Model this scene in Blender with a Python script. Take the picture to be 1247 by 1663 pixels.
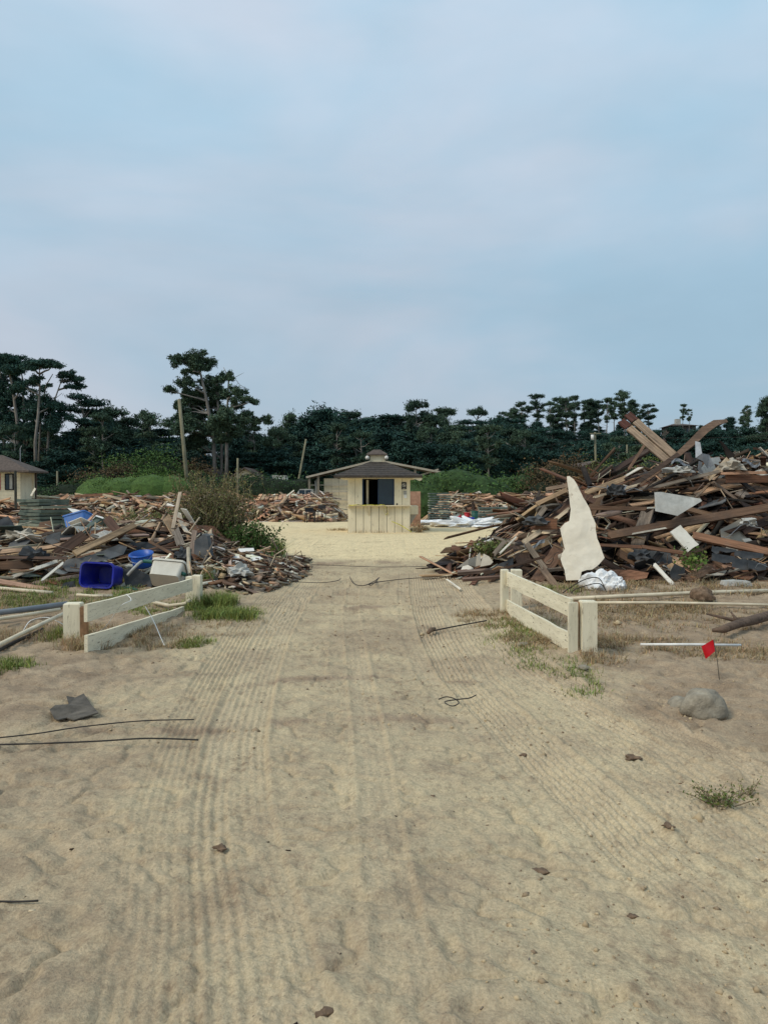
import bpy, math, random
import numpy as np
from mathutils import Vector, Matrix, Euler

for o in list(bpy.data.objects):
    bpy.data.objects.remove(o)
S = bpy.context.scene
COL = S.collection
rnd = random.Random(7)
npr = np.random.default_rng(11)
PI = math.pi

# ------------------------------------------------------------------ camera
EYE = 1.6
FPX = 1250.0           # focal length in photo pixels
PITCH = math.atan(30.5 / FPX)
cam_d = bpy.data.cameras.new('camera')
cam = bpy.data.objects.new('camera', cam_d)
COL.objects.link(cam)
cam.location = (0, 0, EYE)
cam.rotation_euler = (PI / 2 - PITCH, 0, 0)
cam_d.sensor_fit = 'HORIZONTAL'
cam_d.sensor_width = 36.0
cam_d.lens = 36.0 * FPX / 1247.0
cam_d.clip_end = 3000
cam_d.clip_start = 0.05
S.camera = cam
S.render.resolution_x = 767
S.render.resolution_y = 1024

# ------------------------------------------------------------------ sky and light
SUN_EL, SUN_AZ = math.radians(44), math.radians(240)
w = bpy.data.worlds.new('World')
S.world = w
w.use_nodes = True
nt = w.node_tree
nt.nodes.clear()
out = nt.nodes.new('ShaderNodeOutputWorld')
bg = nt.nodes.new('ShaderNodeBackground')
bg.inputs['Strength'].default_value = 0.1
sky = nt.nodes.new('ShaderNodeTexSky')
sky.sky_type = 'NISHITA'
sky.sun_disc = False
sky.sun_elevation = SUN_EL
sky.sun_rotation = SUN_AZ
sky.air_density = 1.0
sky.dust_density = 2.0
tc = nt.nodes.new('ShaderNodeTexCoord')
mp = nt.nodes.new('ShaderNodeMapping')
mp.inputs['Scale'].default_value = (1.0, 1.0, 2.6)
mp.inputs['Location'].default_value = (0.35, 0.1, 0.25)
n1 = nt.nodes.new('ShaderNodeTexNoise')
n1.inputs['Scale'].default_value = 1.7
n1.inputs['Detail'].default_value = 5
n1.inputs['Roughness'].default_value = 0.5
n1.inputs['Distortion'].default_value = 0.4
cr = nt.nodes.new('ShaderNodeValToRGB')
cr.color_ramp.interpolation = 'EASE'
cr.color_ramp.elements[0].position = 0.32
cr.color_ramp.elements[0].color = (2.3, 3.38, 4.2, 1)
cr.color_ramp.elements[1].position = 0.68
cr.color_ramp.elements[1].color = (3.4, 3.8, 4.38, 1)
n2 = nt.nodes.new('ShaderNodeTexNoise')
n2.inputs['Scale'].default_value = 3.1
n2.inputs['Detail'].default_value = 6
n2.inputs['Roughness'].default_value = 0.55
mr = nt.nodes.new('ShaderNodeMapRange')
mr.inputs['From Min'].default_value = 0.3
mr.inputs['From Max'].default_value = 0.7
mr.inputs['To Min'].default_value = 0.95
mr.inputs['To Max'].default_value = 1.05
mulc = nt.nodes.new('ShaderNodeMix')
mulc.data_type = 'RGBA'
mulc.blend_type = 'MULTIPLY'
mulc.inputs['Factor'].default_value = 1.0
mixs = nt.nodes.new('ShaderNodeMix')
mixs.data_type = 'RGBA'
mixs.inputs['Factor'].default_value = 0.92
L = nt.links.new
L(tc.outputs['Generated'], mp.inputs['Vector'])
L(mp.outputs[0], n1.inputs['Vector'])
L(mp.outputs[0], n2.inputs['Vector'])
L(n1.outputs['Fac'], cr.inputs[0])
L(n2.outputs['Fac'], mr.inputs['Value'])
L(cr.outputs[0], mulc.inputs['A'])
L(mr.outputs[0], mulc.inputs['B'])
L(sky.outputs[0], mixs.inputs['A'])
# an overcast sky brightens steadily from the horizon to the zenith
sepz = nt.nodes.new('ShaderNodeSeparateXYZ')
L(tc.outputs['Generated'], sepz.inputs[0])
mrz = nt.nodes.new('ShaderNodeMapRange')
mrz.inputs['From Min'].default_value = 0.0
mrz.inputs['From Max'].default_value = 1.0
mrz.inputs['To Min'].default_value = 0.96
mrz.inputs['To Max'].default_value = 1.75
L(sepz.outputs['Z'], mrz.inputs['Value'])
mulz = nt.nodes.new('ShaderNodeMix')
mulz.data_type = 'RGBA'
mulz.blend_type = 'MULTIPLY'
mulz.inputs['Factor'].default_value = 1.0
L(mulc.outputs['Result'], mulz.inputs['A'])
L(mrz.outputs[0], mulz.inputs['B'])
L(mulz.outputs['Result'], mixs.inputs['B'])
L(mixs.outputs['Result'], bg.inputs['Color'])
L(bg.outputs[0], out.inputs[0])

sun_d = bpy.data.lights.new('sun', 'SUN')
sun_d.energy = 1.5
sun_d.angle = math.radians(20)
sun_d.color = (1.0, 0.90, 0.74)
sun = bpy.data.objects.new('sun', sun_d)
COL.objects.link(sun)
sun.rotation_euler = (PI / 2 - SUN_EL, 0, PI - SUN_AZ + PI)
sun.rotation_euler = Vector((-math.sin(SUN_AZ) * math.cos(SUN_EL), -math.cos(SUN_AZ) * math.cos(SUN_EL),
                             -math.sin(SUN_EL))).to_track_quat('-Z', 'Y').to_euler()
S.view_settings.view_transform = 'Standard'
S.view_settings.look = 'None'
S.view_settings.exposure = 0.5
S.view_settings.gamma = 1.0
S.view_settings.use_curve_mapping = False

# ------------------------------------------------------------------ placing helpers
CT, ST = math.cos(PITCH), math.sin(PITCH)


def at(px, py, Y):
    """world point that lies Y metres ahead in the direction of photo pixel px,py"""
    u = (px - 623.5) / FPX
    v = (831.5 - py) / FPX
    dy = CT + v * ST
    dz = v * CT - ST
    t = Y / dy
    return Vector((u * t, Y, EYE + t * dz))


def gp(px, py, z=0.0):
    """point at height z seen at a photo pixel below the horizon"""
    u = (px - 623.5) / FPX
    v = (831.5 - py) / FPX
    dy = CT + v * ST
    dz = v * CT - ST
    t = (z - EYE) / dz
    return Vector((u * t, dy * t, z))


# ------------------------------------------------------------------ numeric noise
def _hash(ix, iy, seed):
    h = (ix * 374761393 + iy * 668265263 + seed * 1442695041) & 0xFFFFFFFF
    h = ((h ^ (h >> 13)) * 1274126177) & 0xFFFFFFFF
    return ((h ^ (h >> 16)) & 0xFFFF) / 65535.0


def vnoise(x, y, seed=0):
    x = np.asarray(x, dtype=np.float64)
    y = np.asarray(y, dtype=np.float64)
    ix = np.floor(x).astype(np.int64)
    iy = np.floor(y).astype(np.int64)
    fx = x - ix
    fy = y - iy
    fx = fx * fx * (3 - 2 * fx)
    fy = fy * fy * (3 - 2 * fy)
    a = _hash(ix, iy, seed)
    b = _hash(ix + 1, iy, seed)
    c = _hash(ix, iy + 1, seed)
    d = _hash(ix + 1, iy + 1, seed)
    return (a * (1 - fx) + b * fx) * (1 - fy) + (c * (1 - fx) + d * fx) * fy - 0.5


def fbm(x, y, seed=0, oct=4, gain=0.5):
    t = 0
    a = 1.0
    for i in range(oct):
        t = t + a * vnoise(x * 2 ** i, y * 2 ** i, seed + i * 17)
        a *= gain
    return t


def sstep(a, b, x):
    t = np.clip((np.asarray(x, dtype=np.float64) - a) / (b - a), 0, 1)
    return t * t * (3 - 2 * t)


# ------------------------------------------------------------------ materials
def new_mat(name):
    m = bpy.data.materials.new(name)
    m.use_nodes = True
    b = m.node_tree.nodes['Principled BSDF']
    b.inputs['Specular IOR Level'].default_value = 0.25
    return m, m.node_tree, b


def nd(t, kind, **kw):
    n = t.nodes.new(kind)
    for k, v in kw.items():
        if k in n.inputs:
            n.inputs[k].default_value = v
        else:
            setattr(n, k, v)
    return n


def mixc(t, fac, a, b, mode='MIX'):
    m = t.nodes.new('ShaderNodeMix')
    m.data_type = 'RGBA'
    m.blend_type = mode
    for key, val in (('Factor', fac), ('A', a), ('B', b)):
        s = [i for i in m.inputs if i.name == key and i.enabled][0]
        if hasattr(val, 'links'):
            t.links.new(val, s)
        elif isinstance(val, (tuple, list)):
            s.default_value = (*val, 1) if len(val) == 3 else val
        else:
            s.default_value = val
    return [o for o in m.outputs if o.enabled][0]


def mrange(t, v, a, b, c, d):
    m = t.nodes.new('ShaderNodeMapRange')
    t.links.new(v, m.inputs['Value'])
    m.inputs['From Min'].default_value = a
    m.inputs['From Max'].default_value = b
    m.inputs['To Min'].default_value = c
    m.inputs['To Max'].default_value = d
    return m.outputs[0]


def gray(t, v):
    c = t.nodes.new('ShaderNodeCombineColor')
    for i in range(3):
        t.links.new(v, c.inputs[i])
    return c.outputs[0]


def noise(t, coord, scale, detail=4, rough=0.55, dist=0.0, stretch=None):
    if stretch:
        mpn = t.nodes.new('ShaderNodeMapping')
        mpn.inputs['Scale'].default_value = stretch
        t.links.new(coord, mpn.inputs['Vector'])
        coord = mpn.outputs[0]
    n = t.nodes.new('ShaderNodeTexNoise')
    n.inputs['Scale'].default_value = scale
    n.inputs['Detail'].default_value = detail
    n.inputs['Roughness'].default_value = rough
    n.inputs['Distortion'].default_value = dist
    t.links.new(coord, n.inputs['Vector'])
    return n.outputs['Fac']


def bump(t, b, h, strength=0.4, dist=0.01):
    bn = t.nodes.new('ShaderNodeBump')
    bn.inputs['Strength'].default_value = strength
    bn.inputs['Distance'].default_value = dist
    t.links.new(h, bn.inputs['Height'])
    t.links.new(bn.outputs[0], b.inputs['Normal'])


def simple(name, col, rough=0.7, var=0.25, scale=6.0, dirt=None, dirt_amt=0.4, bmp=0.25, stretch=None, metal=0.0,
           spec=0.25):
    m, t, b = new_mat(name)
    c = t.nodes.new('ShaderNodeTexCoord').outputs['Object']
    n = noise(t, c, scale, 5, 0.6, 0.0, stretch)
    base = mixc(t, 1.0, (*col, 1), gray(t, mrange(t, n, 0.3, 0.7, 1 - var, 1 + var)), 'MULTIPLY')
    if dirt:
        n2 = noise(t, c, scale * 0.45, 6, 0.65, 0.3)
        base = mixc(t, mrange(t, n2, 0.45, 0.72, 0.0, dirt_amt), base, dirt)
    t.links.new(base, b.inputs['Base Color'])
    b.inputs['Roughness'].default_value = rough
    b.inputs['Metallic'].default_value = metal
    b.inputs['Specular IOR Level'].default_value = spec
    if bmp:
        bump(t, b, noise(t, c, scale * 5, 4, 0.6, 0, stretch), bmp, 0.01)
    return m


def wood_mat(name, attr=False):
    """bare weathered wood; colour comes from the object (or the per-piece tint attribute)"""
    m, t, b = new_mat(name)
    c = t.nodes.new('ShaderNodeTexCoord').outputs['Object']
    if attr:
        a = nd(t, 'ShaderNodeAttribute', attribute_name='tint')
        col = a.outputs['Color']
        loc = nd(t, 'ShaderNodeAttribute', attribute_name='grain').outputs['Vector']
        g1 = noise(t, loc, 5.0, 6, 0.65, 0.15, (0.35, 7.0, 7.0))
        dn = noise(t, loc, 1.6, 6, 0.65, 0.3)
    else:
        oi = t.nodes.new('ShaderNodeObjectInfo')
        col = oi.outputs['Color']
        add = t.nodes.new('ShaderNodeVectorMath')
        add.operation = 'ADD'
        mulv = t.nodes.new('ShaderNodeMath')
        mulv.operation = 'MULTIPLY'
        mulv.inputs[1].default_value = 40.0
        t.links.new(oi.outputs['Random'], mulv.inputs[0])
        t.links.new(c, add.inputs[0])
        t.links.new(mulv.outputs[0], add.inputs[1])
        loc = add.outputs[0]
        g1 = noise(t, loc, 5.0, 6, 0.65, 0.15, (0.35, 7.0, 7.0))
        dn = noise(t, loc, 1.6, 6, 0.65, 0.3)
    base = mixc(t, 1.0, col, gray(t, mrange(t, g1, 0.28, 0.72, 0.45, 1.45)), 'MULTIPLY')
    base = mixc(t, mrange(t, dn, 0.45, 0.72, 0.0, 0.75), base, (0.055, 0.043, 0.036))
    dn2 = noise(t, loc, 4.0, 5, 0.7)
    base = mixc(t, mrange(t, dn2, 0.55, 0.75, 0.0, 0.28), base, (0.24, 0.19, 0.14))
    t.links.new(base, b.inputs['Base Color'])
    b.inputs['Roughness'].default_value = 0.85
    b.inputs['Specular IOR Level'].default_value = 0.15
    bump(t, b, g1, 0.5, 0.008)
    return m


def paint_mat(name, col, wood=(0.13, 0.1, 0.075), wear=0.55, grime=(0.2, 0.18, 0.12), scale=3.0, stretch=None):
    """old paint with worn spots and grime"""
    m, t, b = new_mat(name)
    c = t.nodes.new('ShaderNodeTexCoord').outputs['Object']
    n1_ = noise(t, c, scale, 6, 0.65, 0.2, stretch)
    base = mixc(t, mrange(t, n1_, 0.4, 0.75, 0.0, 0.6), (*col, 1), grime)
    n2_ = noise(t, c, scale * 5, 6, 0.7, 0.4, stretch)
    f = mrange(t, n2_, wear, wear + 0.1, 0.0, 0.85)
    base = mixc(t, f, base, wood)
    t.links.new(base, b.inputs['Base Color'])
    b.inputs['Roughness'].default_value = 0.75
    bump(t, b, noise(t, c, scale * 8, 4, 0.6, 0, stretch), 0.2, 0.006)
    return m


def leaf_mat(name, col, var=0.45, warm=(0.1, 0.09, 0.03), warm_amt=0.25):
    m, t, b = new_mat(name)
    a = nd(t, 'ShaderNodeAttribute', attribute_name='tint')
    base = mixc(t, 1.0, (*col, 1), a.outputs['Color'], 'MULTIPLY')
    oi = t.nodes.new('ShaderNodeObjectInfo')
    base = mixc(t, mrange(t, oi.outputs['Random'], 0, 1, 0, warm_amt), base, warm)
    base = mixc(t, 1.0, base, gray(t, mrange(t, oi.outputs['Random'], 0, 1, 0.8, 1.3) if warm_amt else mrange(t, oi.outputs['Random'], 0, 1, 0.95, 1.05)), 'MULTIPLY')
    t.links.new(base, b.inputs['Base Color'])
    b.inputs['Roughness'].default_value = 0.75
    b.inputs['Specular IOR Level'].default_value = 0.12
    return m


WOOD = wood_mat('weathered_wood')
RUB = wood_mat('wood_rubble', attr=True)
M = {}
M['cream'] = paint_mat('cream_paint', (0.74, 0.67, 0.49), wear=0.60, grime=(0.46, 0.40, 0.28), scale=1.5, stretch=(2, 2, 0.6))
M['fence'] = paint_mat('fence_paint', (0.74, 0.68, 0.51), wood=(0.2, 0.16, 0.11), wear=0.565, grime=(0.42, 0.37, 0.25), scale=2.2, stretch=(4, 0.7, 6))
M['fence_post'] = paint_mat('fence_post_paint', (0.74, 0.68, 0.51), wood=(0.2, 0.16, 0.11), wear=0.565, grime=(0.42, 0.37, 0.25), scale=2.2, stretch=(5, 5, 0.7))
M['fence_end'] = simple('fence_timber', (0.26, 0.15, 0.08), 0.85, 0.4, 8)
M['trim'] = paint_mat('trim_paint', (0.70, 0.61, 0.43), wear=0.66, grime=(0.38, 0.34, 0.25), scale=2)
M['barnwood'] = paint_mat('barn_wood', (0.22, 0.195, 0.15), wear=0.6, grime=(0.14, 0.12, 0.095), scale=2)
M['oldtrim'] = paint_mat('grey_trim', (0.40, 0.36, 0.29), wear=0.6, grime=(0.25, 0.22, 0.17), scale=2)
M['shingle'] = simple('asphalt_shingle', (0.05, 0.043, 0.038), 0.9, 0.4, 9, (0.09, 0.07, 0.05), 0.5, 0.4)
M['roofbrown'] = simple('brown_shingle', (0.10, 0.078, 0.066), 0.9, 0.35, 7, (0.06, 0.05, 0.045), 0.5, 0.4)
M['dark'] = simple('dark_interior', (0.012, 0.018, 0.026), 0.8, 0.3, 3, bmp=0)
M['glass'] = simple('dark_glass', (0.014, 0.03, 0.045), 0.2, 0.2, 2, bmp=0, spec=0.5)
M['frame'] = simple('window_frame', (0.012, 0.03, 0.07), 0.5, 0.2, 6)
M['white'] = simple('white_plastic', (0.72, 0.72, 0.69), 0.55, 0.12, 5, (0.4, 0.36, 0.28), 0.5, 0.1)
M['cream_sheet'] = paint_mat('cream_sheet', (0.80, 0.73, 0.59), wood=(0.30, 0.23, 0.16), wear=0.62, grime=(0.56, 0.48, 0.36), scale=1.6)
M['whiteboard'] = paint_mat('white_board', (0.66, 0.63, 0.55), wear=0.62, grime=(0.42, 0.38, 0.3), scale=3)
M['greysheet'] = simple('grey_sheet', (0.40, 0.40, 0.37), 0.8, 0.25, 5, (0.25, 0.22, 0.18), 0.6)
M['felt'] = simple('roof_felt', (0.035, 0.04, 0.045), 0.9, 0.4, 6, (0.12, 0.11, 0.1), 0.5)
M['felt_grey'] = simple('grey_felt', (0.075, 0.08, 0.083), 0.9, 0.3, 5, (0.22, 0.2, 0.18), 0.5)
M['scrap'] = simple('torn_roofing', (0.085, 0.075, 0.062), 0.95, 0.4, 14, (0.2, 0.17, 0.13), 0.5)
M['blue'] = simple('blue_plastic', (0.005, 0.012, 0.27), 0.45, 0.25, 6, (0.10, 0.10, 0.16), 0.5, 0.1, spec=0.35)
M['blue2'] = simple('mid_blue_plastic', (0.008, 0.085, 0.38), 0.4, 0.15, 4, (0.1, 0.12, 0.3), 0.3, 0.05, spec=0.4)
M['blue3'] = simple('faded_blue_plastic', (0.035, 0.14, 0.44), 0.5, 0.2, 4, (0.2, 0.25, 0.35), 0.4, 0.05, spec=0.4)
M['red'] = simple('red_plastic', (0.42, 0.02, 0.03), 0.5, 0.15, 4, bmp=0.05)
M['flag'] = simple('flag_red', (0.62, 0.012, 0.02), 0.6, 0.1, 8, bmp=0.1)
M['greenp'] = simple('green_plastic', (0.02, 0.09, 0.07), 0.5, 0.2, 4, bmp=0.05)
M['tub'] = simple('ivory_plastic', (0.58, 0.55, 0.47), 0.5, 0.12, 4, (0.4, 0.36, 0.28), 0.5, 0.05)
M['pvc'] = simple('pvc_pipe', (0.62, 0.54, 0.39), 0.55, 0.2, 4, (0.3, 0.26, 0.19), 0.6, 0.1)
M['greypipe'] = simple('grey_pipe', (0.17, 0.19, 0.21), 0.5, 0.2, 5, (0.25, 0.22, 0.18), 0.5, 0.1)
M['cable'] = simple('black_cable', (0.025, 0.022, 0.02), 0.7, 0.3, 8, (0.14, 0.12, 0.09), 0.5)
M['steel'] = simple('galvanised_steel', (0.30, 0.32, 0.34), 0.5, 0.25, 6, (0.2, 0.17, 0.14), 0.5, 0.2, metal=0.4)
M['blacksteel'] = simple('black_steel', (0.02, 0.02, 0.022), 0.5, 0.2, 5)
M['rust'] = simple('rusty_post', (0.035, 0.04, 0.035), 0.8, 0.4, 9, (0.1, 0.06, 0.04), 0.5)
M['rock'] = simple('granite', (0.27, 0.24, 0.185), 0.9, 0.35, 14, (0.12, 0.105, 0.08), 0.6, 1.0)
M['mat'] = simple('green_panel', (0.065, 0.09, 0.08), 0.85, 0.3, 4, (0.17, 0.18, 0.14), 0.6, 0.3)
M['mat2'] = simple('grey_green_panel', (0.15, 0.175, 0.145), 0.85, 0.3, 4, (0.25, 0.24, 0.19), 0.5, 0.3)
M['tarp'] = simple('white_tarp', (0.74, 0.75, 0.75), 0.5, 0.1, 3, (0.5, 0.47, 0.4), 0.35, 0.3)
M['tape'] = simple('caution_yellow', (0.55, 0.5, 0.07), 0.5, 0.3, 9, (0.04, 0.04, 0.03), 0.9, 0)
M['black'] = simple('sign_black', (0.012, 0.013, 0.016), 0.5, 0.2, 9, bmp=0)
M['bark'] = simple('tree_bark', (0.125, 0.115, 0.10), 0.9, 0.4, 2.5, (0.06, 0.06, 0.055), 0.7, 0.5, (3, 3, 0.5))
M['barkpale'] = simple('pale_bark', (0.20, 0.185, 0.165), 0.9, 0.35, 2.5, (0.09, 0.085, 0.08), 0.7, 0.5, (3, 3, 0.5))
M['pole'] = simple('utility_pole_wood', (0.20, 0.185, 0.12), 0.9, 0.35, 3, (0.11, 0.11, 0.08), 0.6, 0.4, (4, 4, 0.4))
M['twig'] = simple('dry_twig', (0.20, 0.155, 0.095), 0.9, 0.4, 6)
M['log'] = simple('rotten_log', (0.13, 0.09, 0.065), 0.95, 0.5, 7, (0.05, 0.035, 0.03), 0.7, 0.8, (0.6, 4, 4))
M['core'] = simple('pile_core', (0.016, 0.012, 0.01), 0.95, 0.5, 3, (0.045, 0.035, 0.027), 0.6, 0.8)  # near-black mound colour paints in the shade of the gaps between boards
M['dirtpile'] = simple('soil_rubble', (0.17, 0.135, 0.10), 0.95, 0.4, 4, (0.09, 0.07, 0.055), 0.6, 0.8)
M['scrub'] = simple('hill_scrub', (0.02, 0.034, 0.024), 0.95, 0.5, 0.2, (0.05, 0.05, 0.03), 0.4, 0.6)
M['hedgecore'] = simple('hedge_shade', (0.012, 0.02, 0.01), 0.95, 0.4, 1.5, bmp=0.5)  # near-black solid core, the shade inside the bushes put into its colour
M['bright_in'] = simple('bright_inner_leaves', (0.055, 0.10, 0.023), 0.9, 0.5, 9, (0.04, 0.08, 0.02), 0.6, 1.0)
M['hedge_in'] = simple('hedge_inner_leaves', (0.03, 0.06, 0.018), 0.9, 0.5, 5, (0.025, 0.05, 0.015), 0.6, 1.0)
M['clod'] = simple('dark_clod', (0.17, 0.115, 0.075), 0.95, 0.5, 20, (0.04, 0.03, 0.025), 0.6, 0.8)
M['orange'] = simple('rust_wood_panel', (0.30, 0.17, 0.11), 0.8, 0.3, 5)
M['pinegreen'] = leaf_mat('pine_needles', (0.045, 0.086, 0.058), warm=(0.07, 0.085, 0.04), warm_amt=0.3)
M['cypgreen'] = leaf_mat('cypress_foliage', (0.022, 0.058, 0.049), warm=(0.036, 0.066, 0.044), warm_amt=0.3)
M['hedge'] = leaf_mat('hedge_leaves', (0.056, 0.108, 0.03), warm_amt=0.0)
M['hedged'] = leaf_mat('dark_hedge_leaves', (0.032, 0.066, 0.026), warm_amt=0.0)
M['bright'] = leaf_mat('bright_leaves', (0.085, 0.15, 0.034), warm_amt=0.0)
M['brownbush'] = leaf_mat('brown_leaves', (0.085, 0.065, 0.035), warm_amt=0.0)
M['weed'] = leaf_mat('weed_leaves', (0.11, 0.15, 0.045), warm_amt=0.0)
M['grass'] = leaf_mat('grass_blades', (0.15, 0.20, 0.055), warm_amt=0.0)
M['crumb'] = leaf_mat('soil_crumb', (1.0, 1.0, 1.0), warm_amt=0.0)
M['drybrush'] = leaf_mat('dry_brush_leaves', (0.14, 0.15, 0.06), warm_amt=0.0)
M['straw'] = leaf_mat('dry_grass', (0.28, 0.225, 0.13), warm_amt=0.0)


# ------------------------------------------------------------------ mesh builders
def link(o, parent=None):
    COL.objects.link(o)
    if parent is not None:
        o.parent = parent
    return o


def tag(o, label=None, cat=None, group=None, kind=None):
    if label:
        o['label'] = label
    if cat:
        o['category'] = cat
    if group:
        o['group'] = group
    if kind:
        o['kind'] = kind
    return o


def empty(name, loc, label, cat, group=None):
    e = bpy.data.objects.new(name, None)
    e.location = loc
    e.empty_display_size = 0.1
    link(e)
    return tag(e, label, cat, group)


def npmesh(name, V, F, mat, tint=None, smooth=False):
    """F: (m,k) int array or list of tuples"""
    me = bpy.data.meshes.new(name)
    V = np.asarray(V, dtype=np.float32)
    if isinstance(F, np.ndarray) and F.ndim == 2:
        k = F.shape[1]
        me.vertices.add(len(V))
        me.vertices.foreach_set('co', V.ravel())
        me.loops.add(F.size)
        me.loops.foreach_set('vertex_index', F.astype(np.int32).ravel())
        me.polygons.add(len(F))
        me.polygons.foreach_set('loop_start', np.arange(0, F.size, k, dtype=np.int32))
        me.polygons.foreach_set('loop_total', np.full(len(F), k, dtype=np.int32))
        me.update(calc_edges=True)
    else:
        me.from_pydata([tuple(map(float, v)) for v in V], [], [tuple(int(i) for i in f) for f in F])
    if tint is not None:
        a = me.attributes.new('tint', 'FLOAT_COLOR', 'POINT')
        T = np.ones((len(V), 4), dtype=np.float32)
        T[:, :3] = tint
        a.data.foreach_set('color', T.ravel())
    if smooth:
        me.polygons.foreach_set('use_smooth', np.ones(len(me.polygons), dtype=bool))
    if mat is not None:
        me.materials.append(mat)
    me.update()
    return me


class MB:
    """collects shapes in world coordinates"""

    def __init__(s):
        s.v = []
        s.f = []

    def add(s, vs, fs):
        n = len(s.v)
        s.v += [tuple(v) for v in vs]
        s.f += [tuple(i + n for i in f) for f in fs]
        return s

    def box(s, x0, x1, y0, y1, z0, z1):
        return s.add([(x0, y0, z0), (x1, y0, z0), (x1, y1, z0), (x0, y1, z0),
                      (x0, y0, z1), (x1, y0, z1), (x1, y1, z1), (x0, y1, z1)],
                     [(0, 3, 2, 1), (4, 5, 6, 7), (0, 1, 5, 4), (1, 2, 6, 5), (2, 3, 7, 6), (3, 0, 4, 7)])

    def bar(s, p, q, wd, th, up=(0, 0, 1)):
        """box beam from p to q; wd across, th along up"""
        p, q, up = Vector(p), Vector(q), Vector(up)
        d = (q - p).normalized()
        sd = d.cross(up)
        if sd.length < 1e-4:
            sd = d.cross(Vector((0, 1, 0)))
        sd.normalize()
        u = sd.cross(d).normalized()
        vs = []
        for b in (p, q):
            for i, j in ((-1, -1), (1, -1), (1, 1), (-1, 1)):
                vs.append(b + sd * (i * wd / 2) + u * (j * th / 2))
        return s.add(vs, [(0, 1, 2, 3), (7, 6, 5, 4), (0, 4, 5, 1), (1, 5, 6, 2), (2, 6, 7, 3), (3, 7, 4, 0)])

    def tube(s, pts, rad, n=7, cap=True):
        pts = [Vector(p) for p in pts]
        if not isinstance(rad, (list, tuple)):
            rad = [rad] * len(pts)
        base = len(s.v)
        ref = Vector((0.31, 0.17, 0.93)) if abs((pts[-1] - pts[0]).normalized().z) < 0.9 else Vector((0.9, 0.3, 0.1))
        for i, p in enumerate(pts):
            d = (pts[min(i + 1, len(pts) - 1)] - pts[max(i - 1, 0)])
            if d.length < 1e-6:
                d = Vector((0, 0, 1))
            d.normalize()
            a = d.cross(ref).normalized()
            b = d.cross(a)
            for k in range(n):
                t = 2 * PI * k / n
                s.v.append(tuple(p + (a * math.cos(t) + b * math.sin(t)) * rad[i]))
        for i in range(len(pts) - 1):
            for k in range(n):
                k2 = (k + 1) % n
                s.f.append((base + i * n + k, base + i * n + k2, base + (i + 1) * n + k2, base + (i + 1) * n + k))
        if cap:
            s.f.append(tuple(base + k for k in range(n))[::-1])
            s.f.append(tuple(base + (len(pts) - 1) * n + k for k in range(n)))
        return s

    def slab(s, poly, thick_vec):
        """polygon (list of Vector) extruded by thick_vec"""
        n = len(poly)
        tv = Vector(thick_vec)
        vs = [Vector(p) for p in poly] + [Vector(p) + tv for p in poly]
        fs = [tuple(range(n)), tuple(range(2 * n - 1, n - 1, -1))]
        for i in range(n):
            j = (i + 1) % n
            fs.append((i, i + n, j + n, j))
        return s.add(vs, fs)

    def build(s, name, mat, parent=None, smooth=False, loc=None):
        off = Vector((0, 0, 0))
        if parent is not None:
            off = parent_origin(parent)
        elif loc is not None:
            off = Vector(loc)
        V = np.array([tuple(v) for v in s.v], dtype=np.float32).reshape(-1, 3) - np.array(off, dtype=np.float32)
        me = npmesh(name, V, s.f, mat, None, smooth)
        o = bpy.data.objects.new(name, me)
        if parent is None and loc is not None:
            o.location = loc
        return link(o, parent)


def parent_origin(p):
    v = Vector(p.location)
    while p.parent is not None:
        p = p.parent
        v = v + Vector(p.location)
    return v


def fix_normals(o):
    import bmesh
    bm = bmesh.new()
    bm.from_mesh(o.data)
    bmesh.ops.recalc_face_normals(bm, faces=bm.faces)
    bm.to_mesh(o.data)
    bm.free()


# ------------------------------------------------------------------ ground
def track_centres():
    ys = np.array([1.0, 2.3, 2.86, 3.34, 4.0, 5.0, 6.7, 8.4, 10.0, 12.6, 15, 18])
    left = np.array([-0.25, -0.52, -0.66, -0.80, -0.95, -1.12, -1.28, -1.40, -1.48, -1.55, -1.52, -1.4])
    right = np.array([2.1, 1.72, 1.55, 1.38, 1.28, 1.10, 0.86, 0.78, 0.78, 0.80, 0.85, 0.9])
    mid = np.array([0.12, -0.08, -0.14, -0.18, -0.22, -0.28, -0.4, -0.5, -0.6, -0.7, -0.7, -0.7])
    return ys, left, right, mid


YS, TL, TR, TM = track_centres()


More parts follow.
